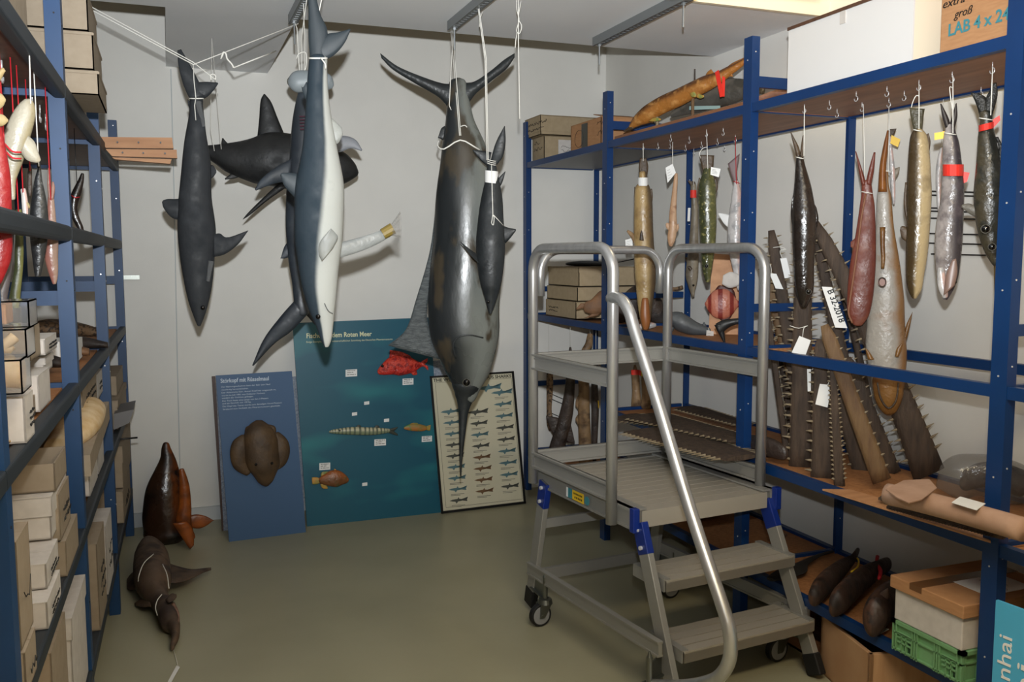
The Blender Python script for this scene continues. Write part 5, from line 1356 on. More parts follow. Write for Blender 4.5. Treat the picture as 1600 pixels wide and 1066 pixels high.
# ---------------------------------------------------------------- top shelf, third bay: crate and carton
xc = X0-0.005
y_n, y_f = on(1425, 80, 0, xc).y, on(1230, 140, 0, xc).y
zt = on(1230, 44, 0, xc).z
T = thing('wooden_crate', 'large white-fronted wooden crate on the top shelf at the right', 'crate', (xc+0.2, (y_n+y_f)/2, 2.228))
m = MB(); m.box(xc+0.006, xc+0.42, y_n, y_f, 2.228, zt-0.012); m.build('crate_body', M['cream'], T)
m = MB(); m.box(xc, xc+0.006, y_n, y_f, 2.228, zt-0.012); m.build('front_panel', mat('white_laminate', (226, 224, 222), 0.4), T, label='scuffed white laminated front panel')
m = MB(); m.box(xc-0.004, xc+0.43, y_n-0.004, y_f+0.004, zt-0.012, zt); m.build('lid', M['plydark'], T)
q = on(1317, 27, 0, xc-0.002); m = MB(); m.box(xc-0.004, xc, q.y-0.014, q.y+0.014, q.z-0.022, q.z+0.022); m.build('latch_plate', M['cardw'], T)
y_n, y_f = on(1573, 56, 0, xc).y-0.02, on(1468, 84, 0, xc).y
T = thing('carton', 'big brown cardboard carton with green print at the right end of the top shelf', 'box', (xc+0.2, (y_n+y_f)/2, 2.228))
zc_ = 2.66
m = MB(); m.box(xc, xc+0.42, y_n, y_f, 2.228, zc_); m.build('box_body', M['carton'], T, bevel=0.003)
fr = FQ((xc, 2, 2.3), (-1, 0, 0))
def sidetext(t_, x, y, hpx, m_, x2, parent, off=0.001, **kw):
    a = fr.p(x, y, off); h = (fr.p(x, y-hpx, off)-a).length; b2 = fr.p(x2, y-(x2-x)*0.27, off)
    return text(t_, h/0.72, a, (0, -1, 0), EZ, m_, parent, fit=abs(b2.y-a.y), **kw)
sidetext('LAB 4 x 24', 1481, 57, 19, M['tealtext'], 1576, T, bold=True)
sidetext('groß', 1491, 29, 13, M['black'], 1520, T, name='handwriting', shear=0.3)
sidetext('extra', 1472, 14, 13, M['black'], 1506, T, name='handwriting', shear=0.3)

FALLOFF_GAIN = 0.5  # third bay colours darkened to even out the nearer flash
# ---------------------------------------------------------------- third bay: fish hung from the top shelf
m_eel = fish('black_brown_skin', (40, 32, 28), (70, 56, 46), b=0.35, soft=0.25, mot=(54, 44, 38), mscale=14, rough=0.2, bump=0.15)
t, fr, o = hang('fish', 'dark brown black fish with a notched tail hanging in front of the saws', (1257, 165), [(245, 1245, 1255), (258, 1243, 1258), (285, 1241, 1266), (310, 1239, 1271), (340, 1237, 1276), (370, 1238, 1275), (400, 1239, 1273), (430, 1240, 1272), (455, 1243, 1271), (468, 1247, 1265), (478, 1251, 1260)], m_eel, strend=(1256, 244), tie=(247, 1243.5, 1257),
    tail=[([(1246, 252), (1240, 228), (1235, 207)], [(1251, 252), (1249, 232), (1237, 208)]), ([(1250, 240), (1252, 224), (1254, 212)], [(1255, 250), (1257, 228), (1256, 211)])], tailm=m_tailb)
fin('dorsal_fin', fr, [(1241, 375), (1236, 340), (1236, 320)], [(1244, 370), (1241, 335), (1240, 300)], m_eel, t, 0.006)
fin('anal_fin', fr, [(1274, 360), (1279, 343), (1276, 325)], [(1270, 355), (1272, 340), (1268, 310)], m_eel, t, 0.006)
eye(fr, 1263.5, 456, 0.045, 0.009, t, ring=True)
m_rd = fish('red_brown_flat_skin', (148, 72, 54), (128, 58, 44), b=0.0, soft=0.6, mot=(170, 104, 74), mscale=12, mlo=0.55, mhi=0.75, rough=0.4, bump=0.15)
t, fr, o = hang('fish', 'flat red-brown fish with a forked tail at the rear post', (1349, 163), [(284, 1347, 1360), (296, 1346, 1363), (310, 1345, 1365), (325, 1343, 1367), (370, 1336, 1369), (415, 1328, 1368), (460, 1323, 1365), (490, 1324, 1358), (506, 1332, 1349)], m_rd, ratio=0.35, strend=(1351, 275), tie=(301, 1346, 1363),
    tail=[([(1346, 290), (1341, 262), (1336, 236)], [(1354, 290), (1348, 268), (1338, 237)]), ([(1352, 288), (1358, 262), (1365, 238)], [(1361, 290), (1366, 264), (1368, 238)])])
m = MB(); m.tube([fr.p(x, y, 0.022) for x, y in ((1353, 303), (1346, 340), (1341, 380), (1334, 430), (1328, 470), (1326, 490), (1332, 505))], 0.004, 6, 4); m.build('skin_seam', mat('tan_seam', (168, 110, 76), 0.6), t, smooth=True)
fin('fin', fr, [(1338, 385), (1333, 388), (1329, 386)], [(1342, 368), (1334, 374), (1329, 378)], m_rd, t, 0.006)
m_monk = fish('silvery_orange_belly_skin', (226, 218, 206), (190, 138, 84), b=0.62, soft=0.25, mot=(190, 134, 74), mscale=6, mlo=0.54, mhi=0.72, rough=0.28, bump=0.2, wob=0.5)
t, fr, o = hang('fish', 'very long pale fish with orange-brown tail, the biggest in the right-hand shelving', (1389, 166), [(270, 1374, 1388), (290, 1372, 1389), (310, 1370, 1393), (355, 1368, 1397), (400, 1364, 1404), (430, 1360, 1409), (460, 1356, 1412), (490, 1354, 1414), (535, 1352, 1416), (565, 1355, 1417), (591, 1360, 1415), (616, 1364, 1413), (634, 1371, 1408), (647, 1382, 1399)], m_monk, ratio=0.6, strend=(1388, 268), tie=(267, 1374, 1393))
m_or = mat('amber_head_skin', (176, 124, 60), 0.35, c2=(140, 92, 46), scale=12, bump=0.3)
fin('tail_stalk', fr, [(1372, 300), (1374, 262), (1380, 228), (1386, 204)], [(1386, 300), (1385, 262), (1388, 228), (1389, 204)], mat('orange_tail_stalk', (190, 116, 44), 0.4, c2=(150, 84, 34), scale=14), t, 0.02, off=0.02)
body('jaw', fr, [(1387, 590, 24), (1388, 612, 24), (1389, 630, 19), (1390, 644, 11)], m_or, t, ratio=0.55, off=0.035)
m = MB(); m.tube([fr.p(x, y, 0.115) for x, y in ((1371, 598), (1376, 622), (1388, 638), (1400, 626), (1404, 598))], 0.004, 6, 4); m.build('mouth_rim', m_tailb, t, smooth=True)
fin('pectoral_fin', fr, [(1414, 540), (1420, 518), (1426, 488)], [(1412, 530), (1416, 508), (1426, 487)], m_or, t, 0.008)
fin('pelvic_fin', fr, [(1398, 557), (1401, 545), (1408, 537)], [(1404, 558), (1408, 548), (1411, 536)], m_or, t, 0.008, off=0.10)
fin('pelvic_fin', fr, [(1356, 562), (1353, 550), (1352, 545)], [(1366, 562), (1360, 552), (1354, 545)], m_or, t, 0.008, off=0.05)
m = MB(); m.cyl(fr.p(1378.5, 441, 0.09), fr.p(1378.5, 441, 0.105), 0.016, 14); m.build('belly_scar', mat('pink_scar', (186, 136, 120), 0.5), t)
m = MB(); m.tube([fr.p(1378.5+5.5*math.cos(2*PI*k/16), 441+6.5*math.sin(2*PI*k/16), 0.102) for k in range(17)], 0.004, 6); m.build('scar_rim', m_drk, t)
m = MB(); m.tube([fr.p(x, y, 0.075) for x, y in ((1379, 355), (1379, 380), (1380, 405), (1379, 420))], [0.010, 0.006], 8, 3); m.build('belly_stain', m_or, t, smooth=True)
fr3 = F(1391, 180, 2, 2.15)
T = thing('fish', 'thin silvery fish with a yellow tag, hanging close behind the longest pale fish', 'fish', fr3.p(1398, 318), 'fish hung from the right-hand shelving')
body('body', fr3, R([(215, 1387, 1393), (235, 1388, 1395), (260, 1390, 1398), (285, 1391, 1399), (305, 1393, 1399), (318, 1395, 1398)]), m_slv, T, ratio=0.8, off=-0.06)
fin('tail_fin', fr3, [(1388, 218), (1386, 208), (1388, 202)], [(1394, 218), (1398, 208), (1401, 201)], m_tailb, T, 0.004, off=-0.06)
fin('dorsal_fin', fr3, [(1398, 282), (1404, 272), (1406, 262)], [(1397, 264), (1402, 262), (1406, 261)], m_gry, T, 0.004, off=-0.06)
tag(fr3, [(1393, 211), (1407, 218), (1403, 230), (1391, 224)], T, off=-0.03, m=M['yellow'], ink=False, name='yellow_tag')
string([fr3.p(1389, 170, -0.06), fr3.p(1390, 216, -0.055)], M['cord'], T, 0.0015)

m_gld = fish('gold_olive_highlight_skin', (84, 66, 40), (236, 210, 160), b=0.0, soft=0.35, mot=(104, 84, 52), mscale=9, mlo=0.55, mhi=0.75, rough=0.22, bump=0.15)  # dark back; the pale tone is a highlight painted into the skin
t, fr, o = hang('fish', 'glossy golden brown fish with a rounded tail, left of the grey salmon', (1436, 132), [(203, 1427, 1441), (214, 1422, 1449), (239, 1419, 1453), (281, 1417, 1455), (310, 1416, 1456), (355, 1416, 1453), (400, 1415, 1449), (430, 1415, 1444), (452, 1418, 1440), (465, 1424, 1433)], m_gld, strend=(1436, 202), tie=(204, 1427, 1441),
    tail=[([(1428, 206), (1423, 184), (1421, 169)], [(1441, 206), (1443, 184), (1445, 170)])], tailm=mat('olive_tail', (104, 98, 74), 0.4, c2=(80, 74, 54), scale=30, bump=0.4))
fin('dorsal_fin', fr, [(1417, 350), (1412, 320), (1414, 285)], [(1420, 345), (1417, 315), (1418, 285)], m_tailb, t, 0.006)
fin('anal_fin', fr, [(1452, 240), (1454, 222), (1451, 208)], [(1448, 235), (1449, 222), (1448, 210)], m_tailb, t, 0.006)
fin('pectoral_fin', fr, [(1416, 378), (1409, 372), (1406, 360)], [(1418, 356), (1411, 353), (1407, 355)], m_tailb, t, 0.006)
string([fr.p(1436, 150), fr.p(1431, 150), fr.p(1426, 160), fr.p(1424, 168)], M['cord'], t, 0.0015, smooth=3)
m_slm = fish('silver_salmon_skin', (206, 196, 192), (76, 70, 76), b=0.1, soft=0.6, mot=(110, 98, 102), mscale=18, mlo=0.48, mhi=0.7, rough=0.22, bump=0.2)
t, fr, o = hang('fish', 'silver grey salmon-like fish with a red band and a yellow tag', (1489, 118), [(196, 1479, 1491), (208, 1475, 1494), (225, 1473, 1499), (253, 1472, 1503), (281, 1471, 1506), (310, 1469, 1507), (355, 1462, 1505), (400, 1460, 1502), (430, 1463, 1498), (452, 1468, 1490), (467, 1473, 1481)], m_slm, strend=(1489, 208), tie=(209, 1475, 1494),
    tail=[([(1477, 200), (1472, 182), (1469, 162)], [(1486, 200), (1482, 184), (1471, 162)]), ([(1483, 196), (1488, 180), (1493, 162)], [(1492, 200), (1496, 182), (1495, 161)])], tailm=mat('dark_forked_tail', (58, 50, 50), 0.4))
band(fr, 266, 1472.5, 1506, 18, t, M['red'], depth=0.047, label='red tape band', flag=[(1503, 268), (1515, 270), (1511, 284), (1502, 288)])
tag(fr, [(1460, 208), (1476, 205), (1477, 216), (1460, 219)], t, off=0.0, m=M['yellow'], ink=False, name='yellow_tag')
body('lower_jaw', fr, [(1470, 420, 5), (1471, 438, 7), (1474, 452, 7), (1477, 464, 4)], m_slv, t, ratio=0.7, off=0.035)
fin('gill_cover', fr, [(1474, 462), (1478, 430), (1488, 406)], [(1492, 446), (1496, 425), (1494, 404)], mat('pinkish_gill_cover', (166, 134, 122), 0.35), t, 0.006, off=0.075)
eye(fr, 1492, 441, 0.035, 0.006, t)
string([fr.p(1489, 138, -0.01), fr.p(1484, 136), fr.p(1485, 150), fr.p(1488, 170)], M['cord'], t, 0.0015, smooth=3)
fr4 = F(1470, 200, 0, 2.72)
T = thing('fish', 'slim white and dark fish hanging just behind the left side of the salmon', 'fish', fr4.p(1465, 332), 'fish hung from the right-hand shelving')
body('body', fr4, R([(232, 1469, 1474), (252, 1464, 1472), (275, 1462, 1471), (300, 1463, 1471), (320, 1464, 1471), (332, 1466, 1470)]), m_slv, T, ratio=0.8, off=-0.05)
string([V((fr4.p(1471, 232, -0.05).x, fr4.p(1471, 232, -0.05).y, ZH)), fr4.p(1471, 232, -0.05)], M['cord'], T, 0.0014)
m_dg = fish('dark_olive_skin', (88, 80, 62), (38, 42, 40), b=0.1, soft=0.3, mot=(58, 58, 50), mscale=18, rough=0.25, bump=0.2)
m_dgt = mat('near_black_tail', (30, 30, 28), 0.4, c2=(42, 42, 38), scale=40, bump=0.4)
t, fr, o = hang('fish', 'big dark olive fish with a broad black tail beside the nearest post', (1551, 104), [(176, 1530, 1550), (188, 1531, 1551), (203, 1529, 1553), (224, 1527, 1558), (265, 1524, 1566), (306, 1521, 1570), (340, 1523, 1570), (370, 1530, 1567), (392, 1538, 1566), (412, 1550, 1563)], m_dg, strend=(1548, 180), tie=(186, 1530, 1551),
    tail=[([(1531, 182), (1524, 160), (1516, 144)], [(1544, 182), (1542, 155), (1530, 146)]), ([(1536, 182), (1540, 155), (1546, 142), (1552, 130)], [(1550, 182), (1556, 162), (1559, 146), (1557, 129)])], tailm=m_dgt)
band(fr, 198, 1529, 1553, 10, t, M['red'], depth=0.04, slant=-3, label='red tape band', flag=[(1551, 187), (1562, 180), (1563, 188), (1552, 200)])
fin('pectoral_fin', fr, [(1526, 340), (1514, 334), (1502, 324)], [(1524, 322), (1514, 318), (1503, 320)], m_gb, t, 0.008)
fin('dorsal_fin', fr, [(1564, 270), (1568, 235), (1560, 214)], [(1558, 262), (1560, 232), (1555, 214)], m_dgt, t, 0.008)
eye(fr, 1550, 386, 0.05, 0.010, t, ring=True)
eye(fr, 1540, 358, 0.06, 0.012, t, name='nostril', ring=True)
T = thing('fish', 'dull yellowish fish hanging behind the head of the dark olive fish', 'fish', fr.p(1558, 490), 'fish hung from the right-hand shelving')
body('body', fr, R([(330, 1552, 1566), (380, 1552, 1566), (430, 1553, 1565), (465, 1554, 1564), (490, 1557, 1562)]), fish('yellow_olive_skin', (150, 126, 70), (100, 84, 52), rough=0.35), T, ratio=0.8, off=-0.13)
string([on(1548, 130, 2, ZH), fr.p(1558, 330, -0.13)], M['cord'], T, 0.0014)
T = thing('fish', 'black fish tail tip hanging low beside the nearest post', 'fish', fr.p(1555, 550), 'fish hung from the right-hand shelving')
fin('body', fr, [(1564, 560), (1556, 535), (1552, 508)], [(1568, 530), (1562, 520), (1552, 507)], m_dgt, T, 0.01, off=-0.05)
# wire racks on the wall
T = thing('wire_grid', 'thin dark wire loops fixed on the wall behind the salmon', 'wire', on(1500, 320, 0, 2.86))
for py in (299, 305, 325, 330, 341, 365, 380, 397):
    string([on(1450+(py % 7), py, 0, 2.86), on(1540, py+2, 0, 2.86)], M['frame'], T, 0.003, 'wire')

# ---------------------------------------------------------------- sawfish rostra
def saw(label, base, tip, hb, ht, x, m=None, teeth=(1, 1), nt=16, tl=7, lean=0.0, tz=None, bend=0, t0=0.08, t1=0.97):
    """base, tip: pixels; hb, ht half widths in px; stands on the saw shelf at depth x, thickness real"""
    fr = F(base[0], base[1], 0, x)
    t = thing('sawfish_rostrum', label, 'rostrum', fr.p(*base), 'sawfish saws standing on the shelf')
    k = 12; N = V((base[0]-tip[0], base[1]-tip[1], 0)); L = N.length
    ux, uy = (tip[0]-base[0])/L, (tip[1]-base[1])/L
    nx, ny = -uy, ux       # to image right when drawn upward
    th = 0.011
    rg = []
    for i in range(k+1):
        s = i/k
        c = (base[0]+ux*L*s+nx*bend*4*s*(1-s), base[1]+uy*L*s+ny*bend*4*s*(1-s)); h = hb+(ht-hb)*s
        if i == k: h *= 0.55
        o = lean*s
        a = fr.p(c[0]-nx*h, c[1]-ny*h, o); b2 = fr.p(c[0]+nx*h, c[1]+ny*h, o)
        q = th*(1-0.5*s)
        rg.append([a-fr.n*q*0.3, a+fr.n*q*0.3, a.lerp(b2, 0.25)+fr.n*q, a.lerp(b2, 0.5)+fr.n*q*0.8, a.lerp(b2, 0.75)+fr.n*q, b2+fr.n*q*0.3, b2-fr.n*q*0.3, a.lerp(b2, 0.75)-fr.n*q, a.lerp(b2, 0.25)-fr.n*q])
    mb = MB(); mb.rings(rg); mb.build('blade', m or M['saw'], t, smooth=True)
    for sd, on_ in ((-1, teeth[0]), (1, teeth[1])):
        if not on_: continue
        for j in range(nt):
            s = t0+(t1-t0)*j/(nt-1)
            c = (base[0]+ux*L*s+nx*bend*4*s*(1-s), base[1]+uy*L*s+ny*bend*4*s*(1-s)); h = hb+(ht-hb)*s
            o = lean*s; ln = tl*(1-0.35*s)*random.uniform(0.85, 1.1)
            a = fr.p(c[0]+sd*nx*(h-1.5), c[1]+sd*ny*(h-1.5), o); b2 = fr.p(c[0]+sd*nx*(h+ln)+ux*ln*0.15, c[1]+sd*ny*(h+ln)+uy*ln*0.15, o)
            m1 = MB(); w0 = 0.0072*(1-0.4*s)
            m1.tube([a, a.lerp(b2, 0.55), b2], [w0, w0*0.15], 6); m1.build('tooth', M['tooth'], t, smooth=True)
    return t, fr
saw('wide dark saw standing straight up behind the dark hanging fish', (1251, 738), (1256, 318), 19, 12, 2.40, nt=24, tl=12, t0=0.05)
saw('second wide saw from the left, shorter, with a tag tied near its top', (1286, 752), (1281, 530), 20, 9, 2.36, nt=14, tl=10)
T, fr = saw('narrow pale-toothed saw standing right of the two wide saws', (1312, 764), (1300, 560), 9, 6, 2.335, nt=26, tl=4)
saw('tan saw with worn teeth leaning to the upper left', (1378, 752), (1288, 508), 15, 11, 2.42, m=M['sawtan'], teeth=(0, 1), nt=14, tl=5)
T5, f5 = saw('longest broad saw leaning left, its foot right of the kraft paper flap', (1452, 742), (1272, 345), 26, 10, 2.70, nt=24, tl=12, lean=-0.02, bend=8)
T6, f6 = saw('slim saw with rounded tip leaning at the left, carrying a tag', (1264, 715), (1205, 360), 13, 9, 2.56, nt=24, tl=9)
T7, f7 = saw('brown saw leaning far left with a tag near its tip', (1256, 650), (1190, 396), 12, 8, 2.62, m=M['sawtan'], nt=16, tl=6)
saw('thin dark saw leaning nearly upright at the far left', (1233, 732), (1194, 448), 5.5, 4, 2.47, teeth=(0, 1), nt=18, tl=8)
saw('dark toothed saw in the shade behind the tan saw', (1392, 742), (1322, 560), 17, 13, 2.66, teeth=(1, 1), nt=12, tl=7)
saw('dark saw rising between the dark fish and the slim stick', (1345, 700), (1276, 372), 14, 8, 2.62, nt=22, tl=8)
saw('short dark saw in shade low behind the narrow saw', (1350, 748), (1312, 620), 15, 11, 2.60, nt=8, tl=6)
saw('dark saw standing low behind the left tags', (1245, 700), (1212, 470), 10, 8, 2.70, nt=16, tl=7)
T = thing('stick', 'smooth dark stick with a rounded tip rising right of the toothed saws', 'stick', on(1370, 745, 0, 2.7))
fk2 = F(1330, 480, 0, 2.64); m = MB(); m.tube([fk2.p(1298, 400), fk2.p(1312, 440), fk2.p(1326, 490), fk2.p(1352, 600), fk2.p(1380, 740)], [0.011, 0.016], 10, 3); m.build('shaft', M['saw'], T, smooth=True)
def ftag(label, pts, x, tie=None, fr=None, off=0.02):
    fr = F(pts[0][0], pts[0][1], 0, x) if fr is None else FQ(fr.o+fr.n*off, fr.n)
    t = thing('paper_tag', label, 'tag', fr.p((pts[2][0]+pts[3][0])/2, (pts[2][1]+pts[3][1])/2), 'tags tied to the saws')
    P = [fr.p(*q) for q in pts]
    m = MB(); m.hexa([p-fr.n*0.001 for p in P]+P); m.build('card', M['white'], t)
    if tie: string([fr.p(*q) for q in tie], M['cord'], t, 0.0014, smooth=3)
    return t, fr
ftag('white tag tied on the slim saw with the rounded tip', [(1219, 404), (1229, 403), (1236, 434), (1226, 435)], 2.50, [(1208, 387), (1219, 386), (1228, 390), (1219, 392), (1222, 404)], fr=f6)
ftag('white tag below and left, on the brown far-left saw', [(1202, 427), (1213, 428), (1224, 452), (1212, 451)], 2.50, [(1193, 413), (1202, 412), (1205, 420), (1205, 427)], fr=f6, off=0.03)
ftag('square white tag hanging above the front beam', [(1249, 525), (1267, 532), (1258, 557), (1236, 553)], 2.33, [(1234, 509), (1248, 513), (1262, 509), (1256, 513), (1254, 527)])
ftag('square white tag hanging below the front beam on the narrow saw', [(1281, 600), (1300, 602), (1293, 637), (1274, 632)], 2.315, [(1310, 595), (1298, 594), (1293, 602)])
ftag('narrow white tag seen edge-on between the two wide saws', [(1261, 577), (1267, 577), (1267, 611), (1262, 612)], 2.33, [(1274, 574), (1268, 578)])
t, fr = ftag('long white label numbered B 32-2018 on the longest saw', [(1284, 448), (1300, 449), (1324, 513), (1305, 512)], 2.44, fr=f5, off=0.035)
P0, P1 = fr.p(1292.5, 454, 0.001), fr.p(1314, 511, 0.001); d = (P1-P0).normalized(); u = -(fr.n.cross(d)).normalized()
if u.x < 0 and False: u = -u
ey_ = fr.n.cross(d); 
text('B 32-2018', 0.033, P0, d, ey_, M['black'], t, fit=(P1-P0).length*0.88, bold=True)

# things lying on the saw shelf
zs = 0.754
T = thing('paper_roll', 'long roll wrapped in pinkish brown paper lying on the saw shelf', 'roll', on(1490, 800, 2, zs))
zr = zs+0.10
pr = [on(1386, 772, 2, zr), on(1440, 784, 2, zr), on(1520, 805, 2, zr), on(1600, 828, 2, zr)]
m = MB(); m.tube(pr, 0.034, 14, 4); m.build('wrapped_tube', M['kraft'], T, smooth=True)
q = [on(x, y, 2, zr+0.036) for x, y in ((1384, 766), (1412, 752), (1452, 750), (1464, 764), (1440, 782), (1420, 787), (1400, 778))]
m = MB(); m.add(q+[p+EZ*0.003 for p in q], [tuple(range(6, -1, -1)), tuple(range(7, 14))]+[(i, (i+1) % 7, 7+(i+1) % 7, 7+i) for i in range(7)]); m.build('paper_flap', M['kraft'], T)
q = [on(x, y, 2, zr+0.032) for x, y in ((1487, 786), (1500, 777), (1540, 788), (1526, 798))]
m = MB(); m.hexa(q+[p+EZ*0.002 for p in q]); m.build('paper_slip', M['white'], T)
def flat_saw(label, a, c, w_, z, m_, teeth=True, sd=1, nt=26):
    A, B2 = on(a[0], a[1], 2, z), on(c[0], c[1], 2, z)
    t = thing('sawfish_rostrum', label, 'rostrum', (A+B2)/2, 'sawfish saws lying flat')
    d = (B2-A).normalized(); s = d.cross(EZ)
    m = MB(); rg = []
    for i in range(9):
        q = i/8; c_ = A.lerp(B2, q); h = w_*(1-0.45*q)
        rg.append([c_-s*h-EZ*0.004, c_-s*h+EZ*0.004, c_-s*h*0.4+EZ*0.012, c_+s*h*0.4+EZ*0.012, c_+s*h+EZ*0.004, c_+s*h-EZ*0.004, c_-EZ*0.01])
    m.rings(rg); m.build('blade', m_, t, smooth=False)
    if teeth:
        L = (B2-A).length
        for side in (1, -1):
            for j in range(nt):
                q = 0.04+0.92*j/(nt-1); c_ = A.lerp(B2, q); h = w_*(1-0.45*q)
                m1 = MB(); m1.tube([c_+s*side*(h-0.003), c_+s*side*(h+teeth*0.5), c_+s*side*(h+teeth)+d*0.006], [0.005, 0.0009], 5); m1.build('tooth', M['tooth'] if teeth > 0.02 else m_, t)
    return t
flat_saw('dark fine-toothed saw lying flat in front of the paper roll', (1400, 790), (1568, 838), 0.045, zs+0.045, M['saw'], 0.014, nt=34)
flat_saw('second dark saw lying flat under the paper roll', (1385, 776), (1585, 822), 0.05, zs+0.022, M['saw'], 0.014, nt=30)
m = MB(); q = [on(x, y, 2, zs+0.006) for x, y in ((1285, 764), (1330, 765), (1545, 828), (1548, 846))]; m.hexa([p-EZ*0.006 for p in q]+q)
m.build('wood_plank', M['wood'], None, label='pale orange plank lying along the front edge of the saw shelf', cat='plank')
T = thing('plastic_bag', 'crumpled clear plastic bag with a brown specimen on the saw shelf', 'bag', on(1520, 770, 2, zs))
fb3 = F(1510, 750, 0, 2.62)
body('bagged_specimen', fb3, [(1505, 762, 8), (1515, 750, 17), (1528, 744, 20), (1545, 742, 20), (1575, 748, 22), (1600, 758, 20)], m_drk, T, ratio=0.6)
o = body('bag_film', fb3, [(1466, 760, 6), (1480, 752, 26), (1500, 746, 36), (1530, 742, 32), (1560, 748, 34), (1600, 760, 30)], mat('crumpled_film', (190, 184, 176), 0.15, alpha=0.38, bump=1.0, bscale=14, spec=0.8), T, ratio=0.8)
# stack of flat saws in the second bay
flat_saw('pale-toothed saw lying flat at the front of the second bay', (1020, 672), (1160, 716), 0.16, zs+0.035, M['saw'], 0.05, nt=22)
flat_saw('grey-brown saw lying flat in the middle of the second bay', (1010, 650), (1162, 688), 0.13, zs+0.055, M['saw'], 0.03, nt=20)
flat_saw('dark saw lying flat along the rear of the second bay', (1075, 638), (1165, 664), 0.08, zs+0.05, M['saw'], 0.03, nt=16)
flat_saw('broad saw lying flat nearest the second post', (975, 652), (1060, 664), 0.12, zs+0.02, M['saw'], 0.05, nt=12)
T = thing('wrapped_specimen', 'brown wrapped bundle lying on the saw shelf just behind the tall post', 'specimen', on(1190, 700, 2, zs))
body3('bundle', [(1160, 690, zs+0.04, 7, 0.03), (1185, 695, zs+0.05, 11, 0.04), (1205, 700, zs+0.05, 10, 0.04), (1225, 708, zs+0.04, 6, 0.03)], m_drk, T)

# ---------------------------------------------------------------- bottom shelf
zs = 0.287
m_brn = fish('dark_brown_dried_skin', (70, 48, 38), (104, 68, 48), mot=(46, 32, 26), mscale=22, rough=0.6, bump=0.4, bscale=30)
def btm(label, st, ribbon=None, rib=None):
    t = thing('dried_fish', label, 'specimen', on(st[0][0], st[0][1], 2, zs), 'dried fish on the bottom shelf')
    body3('body', st, m_brn, t)
    return t
t = btm('brown dried fish on the bottom shelf with a yellow tie, nearest the ladder', [(1272, 934, zs+0.04, 9, 0.035), (1280, 922, zs+0.05, 12, 0.045), (1295, 906, zs+0.05, 13, 0.045), (1310, 892, zs+0.045, 11, 0.038), (1322, 882, zs+0.04, 8, 0.03), (1332, 874, zs+0.05, 5, 0.02), (1340, 860, zs+0.06, 3, 0.01)])
string([on(x, y, 2, zs+0.05) for x, y in ((1330, 870), (1341, 874), (1340, 886), (1330, 894))], M['yellow'], t, 0.004, 'yellow_tie', smooth=3)
t = btm('middle one of three brown dried fish, with a red ribbon at its tail', [(1303, 950, zs+0.04, 8, 0.035), (1312, 938, zs+0.055, 14, 0.05), (1330, 920, zs+0.055, 15, 0.05), (1350, 903, zs+0.05, 14, 0.045), (1370, 890, zs+0.045, 11, 0.035), (1386, 882, zs+0.04, 7, 0.03)])
string([on(x, y, 2, zs+0.07) for x, y in ((1371, 870), (1370, 882), (1376, 892), (1374, 904))], M['redcord'], t, 0.008, 'red_ribbon', smooth=3)
t = btm('round-headed brown dried fish on the bottom shelf beside the green crate', [(1364, 976, zs+0.05, 13, 0.045), (1368, 962, zs+0.07, 19, 0.065), (1380, 945, zs+0.07, 19, 0.065), (1392, 928, zs+0.06, 15, 0.05), (1402, 915, zs+0.04, 10, 0.035)])
ffin2 = F(1377, 925, 2, zs+0.12)
fin('dorsal_fin', F(1377, 945, 2, zs+0.1), [(1370, 938), (1376, 926), (1387, 919)], [(1390, 936), (1390, 928), (1388, 920)], m_brn, t, 0.006)
T = thing('dried_ray', 'flat dark dried ray lying on the bottom shelf behind the ladder steps', 'specimen', on(1235, 900, 2, zs))
body3('body', [(1205, 905, zs+0.012, 8, 0.008), (1225, 897, zs+0.014, 16, 0.01), (1245, 890, zs+0.014, 16, 0.01), (1256, 880, zs+0.012, 8, 0.008), (1280, 868, zs+0.01, 4, 0.006), (1300, 862, zs+0.01, 3, 0.005)], mat('dark_ray_skin', (52, 48, 44), 0.6), T)
q = [on(x, y, 2, zs+0.003) for x, y in ((1359, 986), (1372, 993), (1389, 984), (1375, 979))]
m = MB(); m.hexa(q+[p+EZ*0.002 for p in q]); m.build('paper_slip', M['white'], None, label='white slip of paper lying on the bottom shelf edge beside the green crate', cat='paper')
# white tub in the second bay
T = thing('plastic_tub', 'white plastic tub standing on the bottom shelf of the second bay behind the ladder', 'tub', V((2.5, 3.85, zs)))
m = MB(); c = V((2.5, 3.95, zs)); rg = []
for z, r in ((0, 0.15), (0.005, 0.155), (0.13, 0.19), (0.14, 0.20), (0.145, 0.20), (0.14, 0.185), (0.02, 0.148)):
    rg.append([c+V((r*math.cos(2*PI*k/32), r*1.15*math.sin(2*PI*k/32), z)) for k in range(32)])
m.rings(rg); m.build('tub', M['cardw'], T, smooth=True)
T = thing('dried_fish', 'thin twig-like dried fish on the bottom shelf behind the upper ladder step', 'specimen', on(1215, 842, 2, zs))
body3('body', [(1200, 848, zs+0.01, 3, 0.008), (1215, 843, zs+0.012, 4, 0.01), (1228, 836, zs+0.01, 2, 0.006)], m_dry, T)

